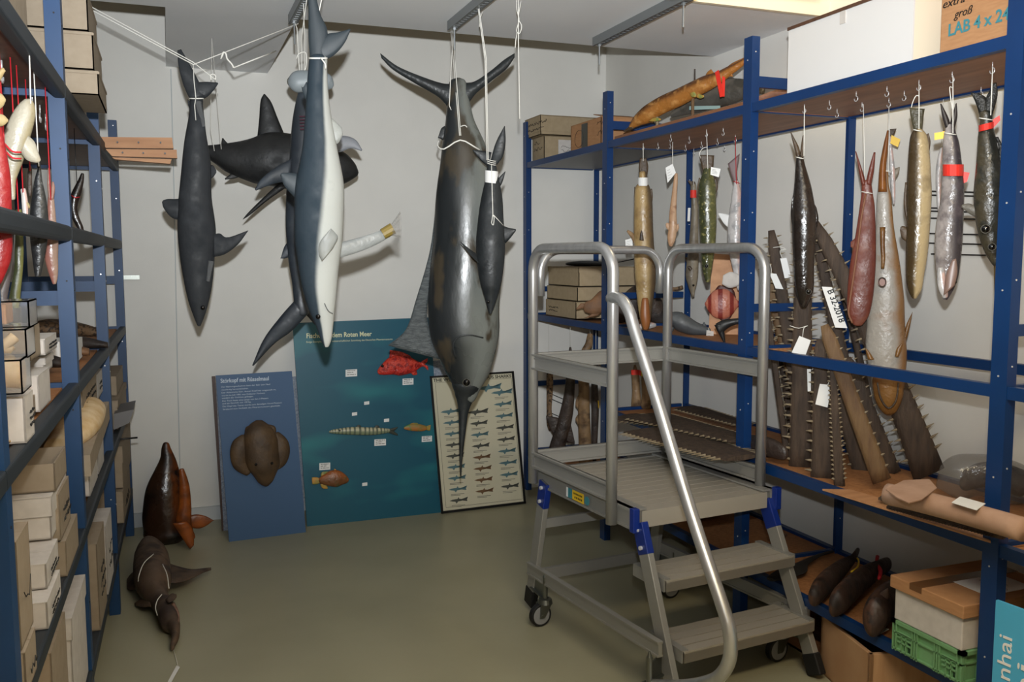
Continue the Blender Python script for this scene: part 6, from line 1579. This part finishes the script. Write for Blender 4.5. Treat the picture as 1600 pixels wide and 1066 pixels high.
# green crate, white box with brown lid
XG = 2.22
def gy(px, py): return on(px, py, 0, XG).y
yn, yf = gy(1502, 1022), gy(1394, 969)
zc0, zc1 = zs, on(1502, 1020, 0, XG).z
zb1 = on(1503, 966, 0, XG).z; zl1 = on(1503, 945, 0, XG).z
T = thing('plastic_crate', 'green ventilated plastic crate under the white box on the bottom shelf', 'crate', ((XG+0.2), (yn+yf)/2, zs))
H = zc1-zc0; Lc = yf-yn; Wc = 0.40
m = MB(); m.box(XG+0.008, XG+Wc, yn, yf, zc0, zc0+0.008)
m.box(XG+0.012, XG+0.016, yn+0.01, yf-0.01, zc0, zc1-0.01)
m.box(XG+Wc-0.01, XG+Wc-0.006, yn, yf, zc0, zc1-0.01)
m.box(XG+0.01, XG+Wc-0.008, yn+0.008, yn+0.012, zc0, zc1-0.01); m.box(XG+0.01, XG+Wc-0.008, yf-0.012, yf-0.008, zc0, zc1-0.01)
m.build('crate_wall', M['green'], T)
m = MB()
m.box(XG, XG+0.02, yn-0.005, yf+0.005, zc1-0.012, zc1); m.box(XG+Wc-0.02, XG+Wc, yn-0.005, yf+0.005, zc1-0.012, zc1)
m.box(XG, XG+Wc, yn-0.005, yn+0.015, zc1-0.012, zc1); m.box(XG, XG+Wc, yf-0.015, yf+0.005, zc1-0.012, zc1)
for z in (zc1-0.045, zc0+0.004): m.box(XG+0.004, XG+0.014, yn, yf, z, z+0.005); m.box(XG+0.004, XG+Wc, yn+0.002, yn+0.010, z, z+0.005)
for u in (0.0, 0.06, 0.30, 0.335, 0.37, 0.62, 0.66, 0.70, 0.94, 0.99): m.box(XG+0.004, XG+0.014, yn+Lc*u, yn+Lc*u+0.005, zc0, zc1)
for s in (0.3, 0.62): pass
for u0, u1 in ((0.07, 0.28), (0.72, 0.93)):
    for z in (0.3, 0.45, 0.6): m.box(XG+0.004, XG+0.014, yn+Lc*u0, yn+Lc*u1, zc0+H*z, zc0+H*z+0.004)
    for q in (0.33, 0.66): m.box(XG+0.004, XG+0.014, yn+Lc*(u0+(u1-u0)*q), yn+Lc*(u0+(u1-u0)*q)+0.004, zc0, zc0+H*0.62)
for k in range(8): m.box(XG+0.02+k*0.05, XG+0.024+k*0.05, yn+0.002, yn+0.010, zc0, zc1)
m.build('crate_ribs', M['green'], T)
m = MB()
for u0, u1 in ((0.09, 0.26), (0.74, 0.91)):
    for j in range(3):
        for i in range(2):
            m.box(XG+0.0112, XG+0.0122, yn+Lc*(u0+(u1-u0)*(j+0.1)/3), yn+Lc*(u0+(u1-u0)*(j+0.75)/3), zc0+H*(0.1+0.22*i), zc0+H*(0.26+0.22*i))
m.build('vent_slot', mat('dark_green_slot', (40, 84, 56), 0.6), T)
T = thing('card_box', 'white box with a brown cardboard lid on the green crate', 'box', (XG+0.2, (yn+yf)/2, zc1))
m = MB(); m.box(XG+0.004, XG+0.40, yn+0.004, yf-0.004, zc1+0.001, zl1-0.03); m.build('box_body', M['cardw'], T, bevel=0.004)
m = MB(); m.box(XG-0.008, XG+0.412, yn-0.008, yf+0.008, zb1, zl1); m.build('lid', M['carton'], T, bevel=0.003, label='brown cardboard lid')
m = MB(); m.box(XG+0.13, XG+0.33, yn+0.03, yn+0.16, zl1, zl1+0.001); o = m.build('paper_label', M['white'], T)
m = MB(); m.box(XG-0.0085, XG+0.4125, yn+Lc*0.55, yn+Lc*0.55+0.05, zl1-0.02, zl1+0.0008); m.build('tape_strip', mat('brown_parcel_tape', (150, 104, 66), 0.25), T)
scribble(V((XG+0.30, yf-0.10, zl1+0.001)), (0, -1, 0), (-1, 0, 0), 0.16, 0.10, T, 2)
t, P = cbox('card_box', 'brown cardboard box beyond the nearest post, right of the green crate', (2.40, 1.40, zs), (1, 0, 0), (0, 1, 0), 0.3, 0.40, 0.30, M['carton'])

# open beech box and dark tray on the floor
c = on(1347, 1062, 2, 0.0)
T = thing('wooden_box', 'open beech-veneered box on the floor under the bottom shelf', 'box', on(1310, 1040, 2, 0))
XB = 2.235
ya, yb = on(1347, 1024, 0, XB).y, on(1271, 961, 0, XB).y
zt = 0.225
def wb(mb, x0, x1, y0, y1, z0, z1): mb.box(x0, x1, y0, y1, z0, z1)
pA = on(1272, 962, 2, zt); pB = on(1347, 1024, 2, zt); dirv = (pB-pA).normalized(); sv = V((-dirv.y, dirv.x, 0)) if dirv.x > 0 else V((-dirv.y, dirv.x, 0))
if sv.x < 0: sv = -sv
pA = pA+sv*0.03; pB = pB+sv*0.03; Lb = (pB-pA).length
def wbx(mb, a0, a1, b0, b1, z0, z1):
    f = lambda a, b_, z: V((pA.x, pA.y, 0))+dirv*a+sv*b_+EZ*z
    mb.hexa([f(a0, b0, z0), f(a1, b0, z0), f(a1, b1, z0), f(a0, b1, z0), f(a0, b0, z1), f(a1, b0, z1), f(a1, b1, z1), f(a0, b1, z1)])
m = MB()
wbx(m, 0, Lb, 0, 0.016, 0.0, zt); wbx(m, 0, Lb, 0.44, 0.456, 0, zt); wbx(m, 0, 0.016, 0, 0.45, 0, zt); wbx(m, Lb-0.016, Lb, 0, 0.45, 0, zt); wbx(m, 0, Lb, 0, 0.45, 0, 0.012)
m.build('carcass', M['beech'], T, bevel=0.002)
m = MB(); wbx(m, 0.016, Lb-0.016, 0.016, 0.44, zt-0.035, zt-0.03); m.build('dark_interior_sheet', M['rubber'], T)  # black sheet put in below the rim to give the dark interior
T = thing('wooden_tray', 'low dark orange-brown wooden tray on the floor beside the ladder foot', 'tray', V((2.42, 2.98, 0)))
m = MB()
for a in ((2.34, 2.36, 2.72, 3.1), (2.62, 2.64, 2.72, 3.1), (2.34, 2.64, 2.70, 2.72), (2.34, 2.64, 3.1, 3.12)): m.box(a[0], a[1], a[2], a[3], 0, 0.075)
m.box(2.34, 2.64, 2.7, 3.12, 0, 0.01); m.build('tray', M['ply'], T)

# blue banner leaning at the lower right
m_ban = mat('azure_banner', (66, 160, 204), 0.45, c2=(92, 182, 218), scale=1.6, detail=2, spec=0.35)
XN = 2.10
fn = F(1556, 942, 0, XN)
A = on(1556, 938, 0, XN)
T = thing('banner_board', 'azure blue lettered board standing at the lower right corner', 'sign', V((A.x, A.y-0.2, 0)))
dn = V((0.10, -1, 0)).normalized(); nn = V((-1, -0.10, 0)).normalized()
def bq(u, z, off=0): return V((A.x, A.y, 0))+dn*u+EZ*z+nn*off
quad_card('board', [bq(0, 0.02), bq(0.5, 0.02), bq(0.5, A.z+0.0), bq(0, A.z)], 0.01, nn, m_ban, T)
quad_card('dark_line', [bq(0.135, 0.02, 0.002), bq(0.143, 0.02, 0.002), bq(0.143, A.z-0.012, 0.002), bq(0.135, A.z-0.012, 0.002)], 0.002, nn, mat('navy_line', (20, 44, 96), 0.5), T)
fb9 = FQ(bq(0, 0), nn)
pb = fb9.p(1591, 1066, 0.002)
o1, o2 = fb9.p(1578, 1068, 0.001), fb9.p(1573, 998, 0.001)
capw = (fb9.p(1557, 1040, 0.001)-fb9.p(1578, 1040, 0.001)).length
text('nhai', capw/0.74, o1, EZ, -dn, M['white'], T, fit=(o2-o1).length)
o3 = fb9.p(1607, 1105, 0.001)
text('ni', capw/0.74, o3, EZ, -dn, M['white'], T, fit=(fb9.p(1600, 1046, 0.001)-o3).length)
FALLOFF_GAIN = 0.5  # left shelving colours kept dark for the same flash falloff
# ---------------------------------------------------------------- left shelving contents
def lbx(label, near, far, ytop, ybot, depth, m, off=0.0, lid=None, lidm=None, group=None, write=0, z0=None, open_=False, zt=None):
    """box whose aisle side is bounded by pixel columns near..far; ytop/ybot taken at the near edge"""
    A = LF.p(near, ytop, off); B_ = LF.p(near, ybot, off); C_ = LF.p(far, (ytop+ybot)/2, off)
    z_0 = B_.z if z0 is None else z0
    z_1 = A.z if zt is None else zt
    ey = V((LN.y*-1, 1, 0)); ey = V((0.0145, 1, 0)).normalized()
    ex = -LN
    yy0, yy1 = A.y, C_.y
    for pp in LY:
        if yy0 < pp-0.02 < yy1:
            if pp-yy0 > 0.06: yy1 = pp-0.006
        if pp-0.02 <= yy0 < pp+0.065: yy0 = pp+0.068
    A = V((XLf(yy0)+(A.x-XLf(A.y)), yy0, A.z))
    W_ = max((yy1-yy0), 0.05)
    c0 = V((A.x, A.y, z_0))+ex*depth
    t, P = cbox('card_box', label, c0, LN, ey, depth, W_, max(z_1-z_0, 0.03), m, lid=lid, lidm=lidm, group=group, open_=open_)
    if write:
        a = V((A.x, A.y, z_0))+LN*0.006+ey*W_*0.12+EZ*(z_1-z_0)*0.30
        scribble(a, ey, EZ, W_*0.75, (z_1-z_0)*0.42, t, write, r=0.0011)
    return t
g = 'buff card boxes on the left shelving'
CB, CW = M['card'], M['cardw']
# top shelf stack of three (their narrow sides face the camera)
def front_box(label, x0, x1, ytop, ybot, yw, dep, m, z0=None, lid=None, off=0.0):
    a = on(x0, ybot, 1, yw); b_ = on(x1, ybot, 1, yw); c = on(x0, ytop, 1, yw)
    t, P = cbox('card_box', label, (a.x, yw, a.z if z0 is None else z0), (1, 0, 0), (0, 1, 0), b_.x-a.x, dep, c.z-(a.z if z0 is None else z0), m, lid=lid, group=g)
    return t
yw = 3.30
zb = [on(150, y, 1, yw).z for y in (168, 110, 50, -12)]
zb[0] = 2.133
for k, lb in enumerate(('lowest of three big buff boxes stacked on the top left shelf', 'middle one of three big buff boxes stacked on the top left shelf', 'uppermost of three big buff boxes stacked on the top left shelf')):
    x1 = on((153, 147, 141)[k], 100, 1, yw).x
    t, P = cbox('card_box', lb, (x1-0.36, yw, zb[k]+0.001), (1, 0, 0), (0, 1, 0), 0.36, 0.40, zb[k+1]-zb[k]-0.003, CB, lid=None, group=g)
    m = MB(); m.box(x1-0.362, x1+0.003, yw-0.003, yw+0.403, zb[k+1]-0.012, zb[k+1]-0.004); m.build('lid_edge', CB, t)
# nearer bay, top shelf: box with a hand hole
t = lbx('buff box with a hand hole at the upper left corner of the picture', 2, 40, -60, 40, 0.34, CB, off=-0.05, group=g, z0=2.133, zt=2.52)
t = lbx('buff box on the top left shelf just behind the first full post', 60, 76, -30, 60, 0.30, CB, off=-0.09, group=g, z0=2.133, zt=2.42)
# planks sticking out of the shelf
T = thing('plank_bundle', 'bundle of three pale pine planks sticking out of the left shelving over the floor', 'plank', on(230, 250, 1, 4.6))
for k, (q, th_) in enumerate(((((158, 214), (269, 215), (271, 232), (165, 231)), 0.03), (((165, 233), (276, 234), (277, 247), (175, 244)), 0.03), (((175, 246), (268, 249), (266, 256), (180, 249)), 0.022))):
    yy = 4.55-0.04*k
    P = [on(x, y, 1, yy) for x, y in q]
    m = MB(); m.hexa([P[3], P[2], P[1], P[0]]+[p+V((0, 0.05, 0)) for p in (P[3], P[2], P[1], P[0])]); o = m.build('plank', M['wood'], T)
    if k < 2:
        for s in (0.2, 0.5, 0.82):
            c = P[0].lerp(P[1], s).lerp(P[3].lerp(P[2], s), 0.5); m = MB(); m.cyl(c-V((0, 0.002, 0)), c-V((0, 0.018, 0)), 0.004, 8); m.build('screw_hook', M['frame'], o)
# hanging fish, first bay
def hangL(name, label, rows, m, yw, ratio=0.6, cord='redcord', tail=None, tm=None, cat='fish', zt=2.10, sx=None, off=0.0):
    fr = F(rows[0][1]/2+rows[0][2]/2, rows[0][0], 1, yw)
    t = thing(name, label, cat, fr.p((rows[-1][1]+rows[-1][2])/2, rows[-1][0]), 'fish hung from the left-hand shelving')
    o = body('body', fr, R(rows), m, t, ratio=ratio, off=off)
    for L, Tt in (tail or []): fin('tail_fin', fr, L, Tt, tm or m, t, 0.006, off=off)
    p = fr.p(sx or (rows[0][1]+rows[0][2])/2, rows[0][0]+5, off+0.01)
    string([V((p.x, p.y, zt)), p], M[cord], t, 0.0016)
    return t, fr
m_wb = fish('creamy_white_belly', (226, 218, 196), (206, 190, 150), b=0.5, soft=0.3, mot=(196, 164, 104), mscale=12, mlo=0.6, mhi=0.8, rough=0.35, bump=0.2)
fr = F(30, 220, 1, 2.45)
T = thing('fish', 'cream-white fish tied up head up with red cord at the upper left', 'fish', fr.p(15, 290), 'fish hung from the left-hand shelving')
body('body', fr, [(45, 158, 8), (42, 168, 14), (36, 185, 19), (30, 202, 20), (24, 222, 20), (20, 245, 18), (18, 265, 13), (17, 285, 8), (20, 310, 4)], m_wb, T, ratio=0.7)
fin('pectoral_fin', fr, [(32, 238), (42, 250), (54, 254), (61, 254)], [(44, 212), (54, 222), (60, 238), (64, 250)], m_wb, T, 0.014, off=0.06)
for yy in (230, 240): string([fr.p(0, yy-14, 0.06), fr.p(10, yy-2, 0.085), fr.p(20, yy+7, 0.09), fr.p(33, yy+8, 0.08)], M['redcord'], T, 0.0022, smooth=3)
string([V((fr.p(50, 160).x, fr.p(50, 160).y, 2.10)), fr.p(48, 162, 0.02)], M['cord'], T, 0.0016)
m_rdf = fish('crimson_fish_skin', (158, 26, 36), (196, 40, 44), b=0.0, soft=0.5, mot=(112, 18, 26), mscale=10, mlo=0.55, mhi=0.7, rough=0.3, bump=0.2)
t, fr = hangL('fish', 'large crimson fish cut off by the left picture edge', [(130, -8, 2), (200, -14, 4), (235, -18, 10), (270, -22, 16), (310, -26, 18), (350, -26, 20), (400, -24, 18), (430, -20, 8), (445, -14, 0)], m_rdf, 2.2)
m_yf = mat('cream_spiny_fin', (224, 206, 150), 0.5, c2=(200, 150, 90), scale=20)
fin('fin', fr, [(-2, 130), (2, 124), (8, 112)], [(0, 108), (5, 106), (9, 111)], m_yf, t, 0.008, off=0.03)
fin('fin', fr, [(-2, 172), (5, 166), (9, 158)], [(-2, 145), (4, 148), (9, 155)], m_yf, t, 0.008, off=0.03)
fin('fin', fr, [(-2, 198), (6, 196), (13, 190)], [(-2, 178), (6, 180), (13, 187)], m_yf, t, 0.008, off=0.03)
m_hr = fish('blue_black_herring_skin', (34, 38, 44), (64, 64, 62), b=0.1, soft=0.3, mot=(120, 122, 120), mscale=50, mlo=0.6, mhi=0.7, rough=0.3, bump=0.2)
t, fr = hangL('fish', 'slate-black fish with a row of scutes hanging behind the cream-white fish', [(255, 58, 63), (262, 59, 64), (280, 54, 66), (300, 51, 70), (330, 47, 75), (360, 46, 76), (400, 50, 70), (430, 54, 64)], m_hr, 2.75, cord='cord', tail=[([(58, 262), (56, 250), (55, 244)], [(63, 262), (62, 252), (61, 246)])])
m_pk3 = fish('pink_fish_skin', (196, 130, 116), (206, 170, 150), b=0.0, soft=0.4, mot=(176, 70, 70), mscale=18, mlo=0.6, mhi=0.7, rough=0.3, bump=0.15)
t, fr = hangL('fish', 'pinkish fish hanging head down on red cord beside the first full post', [(308, 75, 84), (325, 74, 86), (345, 71, 88), (375, 68, 91), (400, 69, 91), (420, 74, 91), (435, 79, 90), (443, 82, 88)], m_pk3, 2.95, tail=[([(76, 312), (74, 292), (75, 262)], [(80, 312), (79, 290), (78, 264)]), ([(79, 312), (80, 292), (81, 284)], [(84, 312), (86, 295), (84, 284)])])
m_el = fish('olive_eel_skin', (70, 78, 44), (140, 140, 78), b=0.2, soft=0.4, rough=0.35)
t, fr = hangL('fish', 'olive green eel-like fish beside the crimson fish', [(330, 24, 34), (360, 24, 36), (390, 23, 37), (420, 22, 36), (450, 17, 33), (478, 12, 30)], m_el, 2.6)
m_pl = fish('pale_violet_fish_skin', (170, 160, 150), (120, 110, 110), b=-0.2, soft=0.5, mot=(92, 84, 88), mscale=14, rough=0.35)
t, fr = hangL('fish', 'pale greyish fish low behind the crimson fish', [(340, 6, 20), (380, 6, 22), (410, 2, 20), (440, -4, 16), (480, -8, 8)], m_pl, 2.4)
t, fr = hangL('fish', 'small silver fish with a yellow tail behind the cream-white fish', [(296, 32, 40), (305, 33, 42), (320, 34, 44), (340, 36, 44), (360, 38, 44)], m_slv, 2.7)
fin('fin', fr, [(40, 310), (45, 318), (47, 322)], [(43, 325), (46, 326), (47, 324)], m_yf, t, 0.004)
t, fr = hangL('fish', 'thin green and dark fish hanging deep behind, on green cord', [(262, 44, 50), (285, 42, 50), (305, 44, 49)], m_drk, 2.9)
# second bay black specimen
fr = F(120, 300, 1, 3.9)
T = thing('dried_fish', 'black fish with pointed upturned snout tied with red cord, seen between the left posts', 'specimen', fr.p(120, 358), 'fish hung from the left-hand shelving')
body('body', fr, [(129, 272, 2.5), (126, 284, 5), (121, 298, 7), (116, 312, 7.5), (115, 328, 6), (119, 342, 5.5), (125, 355, 5), (128, 366, 4)], fish('oily_black_skin', (30, 24, 22), (50, 36, 30), rough=0.25), T, ratio=0.7)
string([fr.p(111, 305, 0.02), fr.p(117, 309, 0.04), fr.p(125, 308, 0.02)], M['redcord'], T, 0.002)
string([V((fr.p(120, 290).x, fr.p(120, 290).y, 2.10)), fr.p(121, 300, -0.01)], M['frame'], T, 0.0014)

# clear boxes with bones, first bay on the 1.2 m shelf
def clearbox(label, x1, y0, y1, yw, contents, dep=0.12, x0=-25):
    a = on(x1, y1, 1, yw); c = on(x1, y0, 1, yw); l = on(x0, y1, 1, yw)
    t = thing('clear_box', label, 'box', V(((a.x+l.x)/2, yw+dep/2, a.z)), 'clear boxes on the left shelving')
    m = MB(); e = 0.003
    m.box(l.x, a.x, yw, yw+dep, a.z, a.z+e); m.box(l.x, a.x, yw, yw+dep, c.z-e, c.z)
    m.box(l.x, a.x, yw, yw+e, a.z, c.z); m.box(l.x, a.x, yw+dep-e, yw+dep, a.z, c.z); m.box(a.x-e, a.x, yw, yw+dep, a.z, c.z); m.box(l.x, l.x+e, yw, yw+dep, a.z, c.z)
    m.build('box_shell', M['clear'], t)
    contents(t, l, a, c, yw+dep/2)
    return t
def wood_in(t, l, a, c, yy):
    m = MB(); m.box(l.x+0.01, a.x-0.045, yy-0.045, yy+0.045, a.z+0.006, c.z-0.006); m.build('wooden_block', M['wood'], t, bevel=0.004)
def bone_in(t, l, a, c, yy):
    m = MB(); m.tube([V((l.x+0.02, yy, a.z+0.03)), V(((l.x+a.x)/2, yy, a.z+0.015)), V((a.x-0.05, yy-0.01, a.z+0.02)), V((a.x-0.03, yy, c.z-0.02))], [0.008, 0.012], 8, 4); m.build('jaw_bone', M['bone'], t, smooth=True)
def skull_in(t, l, a, c, yy):
    m = MB(); loft(m, [(V((l.x+0.03, yy, (a.z+c.z)/2)), V((0, 0.02, 0)), V((0, 0, 0.02))), (V((l.x+0.06, yy, (a.z+c.z)/2)), V((0, 0.035, 0)), V((0, 0, 0.03))), (V((a.x-0.06, yy, (a.z+c.z)/2)), V((0, 0.03, 0)), V((0, 0, 0.025)))], 14); m.build('skull', M['bone'], t, smooth=True)
    m = MB(); m.box(a.x-0.09, a.x-0.04, yy-0.03, yy+0.02, a.z+0.005, a.z+0.05); m.build('pale_block', mat('pale_lemon_block', (226, 222, 170), 0.6), t)
clearbox('uppermost clear box, holding a piece of brown wood', 47, 470, 512, 2.12, wood_in)
clearbox('middle clear box, holding a pale jaw bone', 43, 514, 560, 2.06, bone_in)
clearbox('lowest clear box, holding a skull and a lemon-coloured block', 36, 562, 616, 1.98, skull_in)
S12 = 1.2165; S75 = 0.7535; S28 = 0.2865
lbx('white box with handwriting under the clear boxes on the left', 38, 53, 620, 678, 0.30, CW, group=g, write=3, z0=S12, off=0.0)
lbx('buff box standing on edge beside the clear bone box', 46, 63, 512, 566, 0.10, CB, off=-0.04, group=g)
lbx('small buff box with two lines of writing, highest in its stack before the first post', 70, 89, 530, 556, 0.12, CW, off=-0.03, group=g, write=2)
lbx('small buff box in the middle of the stack before the first post', 69, 82, 559, 584, 0.14, CW, off=-0.05, group=g, lid=0.02)
lbx('tall buff box at the bottom of the stack before the first post', 60, 79, 587, 640, 0.16, CW, off=-0.03, group=g, z0=S12)
lbx('narrow buff box between the white box and the tall buff box', 54, 63, 617, 650, 0.12, CB, off=-0.04, group=g, z0=S12)
# crumpled straw / packing on the shelf edge
T = thing('dried_plant', 'pale straw-like dried roots spread on the shelf edge below the white box', 'specimen', LF.p(30, 690, -0.05))
for k in range(9):
    y_ = 1.72+0.07*k+random.uniform(-0.02, 0.02); x_ = XLf(y_)-0.06
    string([V((x_-0.06+random.uniform(-0.02, 0.02), y_-0.05, S12+0.005)), V((x_-0.02, y_, S12+0.02)), V((x_+0.03, y_+0.05+random.uniform(-0.03, 0.03), S12+0.006))], M['bone'], T, 0.003, 'root', smooth=3)
# misc dried specimens on the same shelf, second and third bay
for (lb, x, y, r, mm) in (('dark dried skin bundle on the shelf behind the first full post', -0.55, 3.45, 0.08, m_drk), ('brown dried fish bundle beside the white foam block', -0.50, 3.85, 0.07, m_dry), ('dark dried specimen near the third post', -0.45, 4.15, 0.06, m_drk), ('greyish dried skin in the last bay of the left shelving', -0.5, 4.75, 0.08, m_spk)):
    t = thing('dried_specimen', lb, 'specimen', V((x, y, S12)))
    m = MB(); loft(m, [(V((x-0.16, y-0.05, S12+r*0.4)), V((0, r*0.5, 0)), V((0, 0, r*0.38))), (V((x-0.05, y, S12+r*0.6)), V((0, r, 0)), V((0, 0, r*0.58))), (V((x+0.08, y+0.03, S12+r*0.5)), V((0, r*0.8, 0)), V((0, 0, r*0.45))), (V((x+0.2, y, S12+r*0.25)), V((0, r*0.4, 0)), V((0, 0, r*0.2)))], 18)
    m.build('body', mm, t, smooth=True)
m = MB(); a = LF.p(122, 552, -0.06); m.box(a.x-0.28, a.x, a.y+0.0, a.y+0.20, S12+0.001, S12+0.075); m.build('foam_block', M['white'], None, label='white foam block on the shelf just left of the third post', cat='block')
# lower shelf (0.75): first bay
lbx('open-topped buff box with a grey inside, at the front of the middle-left shelf', 84, 103, 700, 731, 0.26, CB, off=-0.01, group=g, z0=1.00, zt=1.075, lid=None, open_=True)
lbx('big buff box under the open-topped box', 76, 101, 735, 778, 0.30, CW, off=-0.02, group=g, z0=0.885, zt=0.995, lid=0.05)
lbx('long buff box filling the row below the big box, upper of a pair', 67, 88, 782, 829, 0.30, CW, off=-0.01, group=g, write=2, z0=0.82, zt=0.88)
lbx('long buff box, lower of the pair, standing on the shelf', 68, 92, 833, 884, 0.30, CW, off=0.0, group=g, write=2, z0=S75, zt=0.817)
lbx('buff box with writing next to the first full post, upper one', 93, 111, 795, 850, 0.24, CB, off=-0.01, group=g, write=2, z0=0.855, zt=0.98)
lbx('buff box with writing next to the first full post, lower one', 103, 124, 850, 895, 0.24, CB, off=-0.0, group=g, z0=S75, zt=0.85)
lbx('near buff box cut by the left edge, upper one', 20, 47, 815, 935, 0.20, CB, off=0.0, group=g, write=1, z0=0.845, zt=1.06)
lbx('near buff box cut by the left edge, lower one', 28, 56, 940, 1066, 0.20, CB, off=0.005, group=g, write=1, z0=S75, zt=0.84)
lbx('pale box far inside beneath the near end of the upper shelf', 60, 84, 700, 800, 0.16, CB, off=-0.30, group=g, z0=S75, zt=1.10)
# second bay at 0.75
lbx('tall buff box with writing in the second bay, upper of the first pair', 128, 152, 602, 645, 0.22, CB, off=-0.03, group=g, write=2, z0=1.03, zt=1.15)
lbx('buff box with writing just left of the third post', 153, 171, 620, 645, 0.2, CW, off=-0.03, group=g, write=2, z0=1.02, zt=1.12)
T = thing('display_tray', 'buff card tray holding a white jaw in the second bay of the left shelving', 'tray', LF.p(150, 680, -0.1))
a = LF.p(131, 690, 0.02); b2 = LF.p(172, 665, 0.02); b2.y = min(b2.y, 4.27); a.y = max(a.y, 3.13)
m = MB(); zt_ = 1.01
P = [V((a.x-0.32, a.y, 0.90)), V((a.x+0.0, a.y, 0.90)), V((b2.x, b2.y, 0.955)), V((b2.x-0.32, b2.y, 0.955))]
m.hexa([p for p in P]+[p+EZ*0.07 for p in P]); m.build('tray', CB, T)
m = MB(); loft(m, [(V((a.x-0.1, a.y+0.05, 0.99)), V((0.04, 0, 0)), V((0, 0, 0.03))), (V((a.x-0.06, a.y+0.25, 1.015)), V((0.07, 0, 0)), V((0, 0, 0.05))), (V((a.x-0.05, a.y+0.5, 1.035)), V((0.07, 0, 0)), V((0, 0, 0.05))), (V((a.x-0.05, a.y+0.7, 1.03)), V((0.04, 0, 0)), V((0, 0, 0.03)))], 18)
m.build('white_jaw', M['bone'], T, smooth=True)
lbx('small buff box under the jaw tray, nearer one', 138, 152, 705, 750, 0.15, CW, off=-0.02, group=g, z0=S75, zt=0.885)
lbx('small buff box under the jaw tray, farther one', 153, 163, 705, 742, 0.15, CW, off=-0.02, group=g, z0=S75, zt=0.885)
lbx('buff box beneath the tray behind the first full post', 114, 130, 720, 800, 0.16, CB, off=-0.12, group=g, z0=S75, zt=0.93)
# third bay
lbx('buff box in the last bay of the left shelving, upper one', 187, 199, 710, 780, 0.25, CB, off=-0.02, group=g, z0=0.90, zt=1.0)
lbx('buff box in the last bay of the left shelving, lower one', 190, 205, 780, 800, 0.25, CB, off=-0.01, group=g, z0=S75, zt=0.895, lid=0.03)
fr = F(190, 655, 1, 4.7)
T = thing('picture_panel', 'flat grey framed panel sticking out of the left shelving above a dark rod', 'panel', fr.p(190, 672))
P = [fr.p(*q) for q in ((178, 672), (202, 661), (209, 640), (178, 647))]
m = MB(); m.hexa(P+[p+V((0, 0.30, 0.0)) for p in P]); m.build('panel', M['greyboard'], T)
string([fr.p(172, 688, 0.0), fr.p(215, 684, 0.0)], M['frame'], thing('rod', 'thin dark rod sticking out of the left shelving toward the wall', 'rod', fr.p(190, 688)), 0.005, 'shaft')
# bottom shelf (0.285) boxes
lbx('tall buff box on the lowest left shelf beside the first full post', 106, 134, 890, 1000, 0.22, CW, off=-0.01, group=g, z0=S28, zt=0.60, lid=0.06)
lbx('buff box on the lowest left shelf in front of the tall one', 76, 104, 950, 1066, 0.26, CB, off=-0.01, group=g, z0=S28, zt=0.66)
lbx('large buff box with writing in the second bay of the lowest left shelf, nearer one', 151, 165, 850, 920, 0.24, CB, off=0.0, group=g, write=3, z0=S28, zt=0.60)
lbx('buff box with writing in the second bay of the lowest left shelf, farther one', 166, 177, 850, 900, 0.24, CW, off=-0.0, group=g, write=2, z0=S28, zt=0.56)
lbx('buff box on the lowest left shelf behind, stacked against the third post', 178, 184, 800, 860, 0.2, CB, off=-0.06, group=g, z0=S28, zt=0.62)
lbx('pair of buff lids in the last bay of the lowest left shelf, upper box', 193, 208, 760, 800, 0.25, CB, off=0.0, group=g, z0=0.45, zt=0.66, lid=0.08)
lbx('pair of buff lids in the last bay of the lowest left shelf, lower box', 193, 206, 790, 840, 0.25, CB, off=0.0, group=g, write=1, z0=S28, zt=0.445)
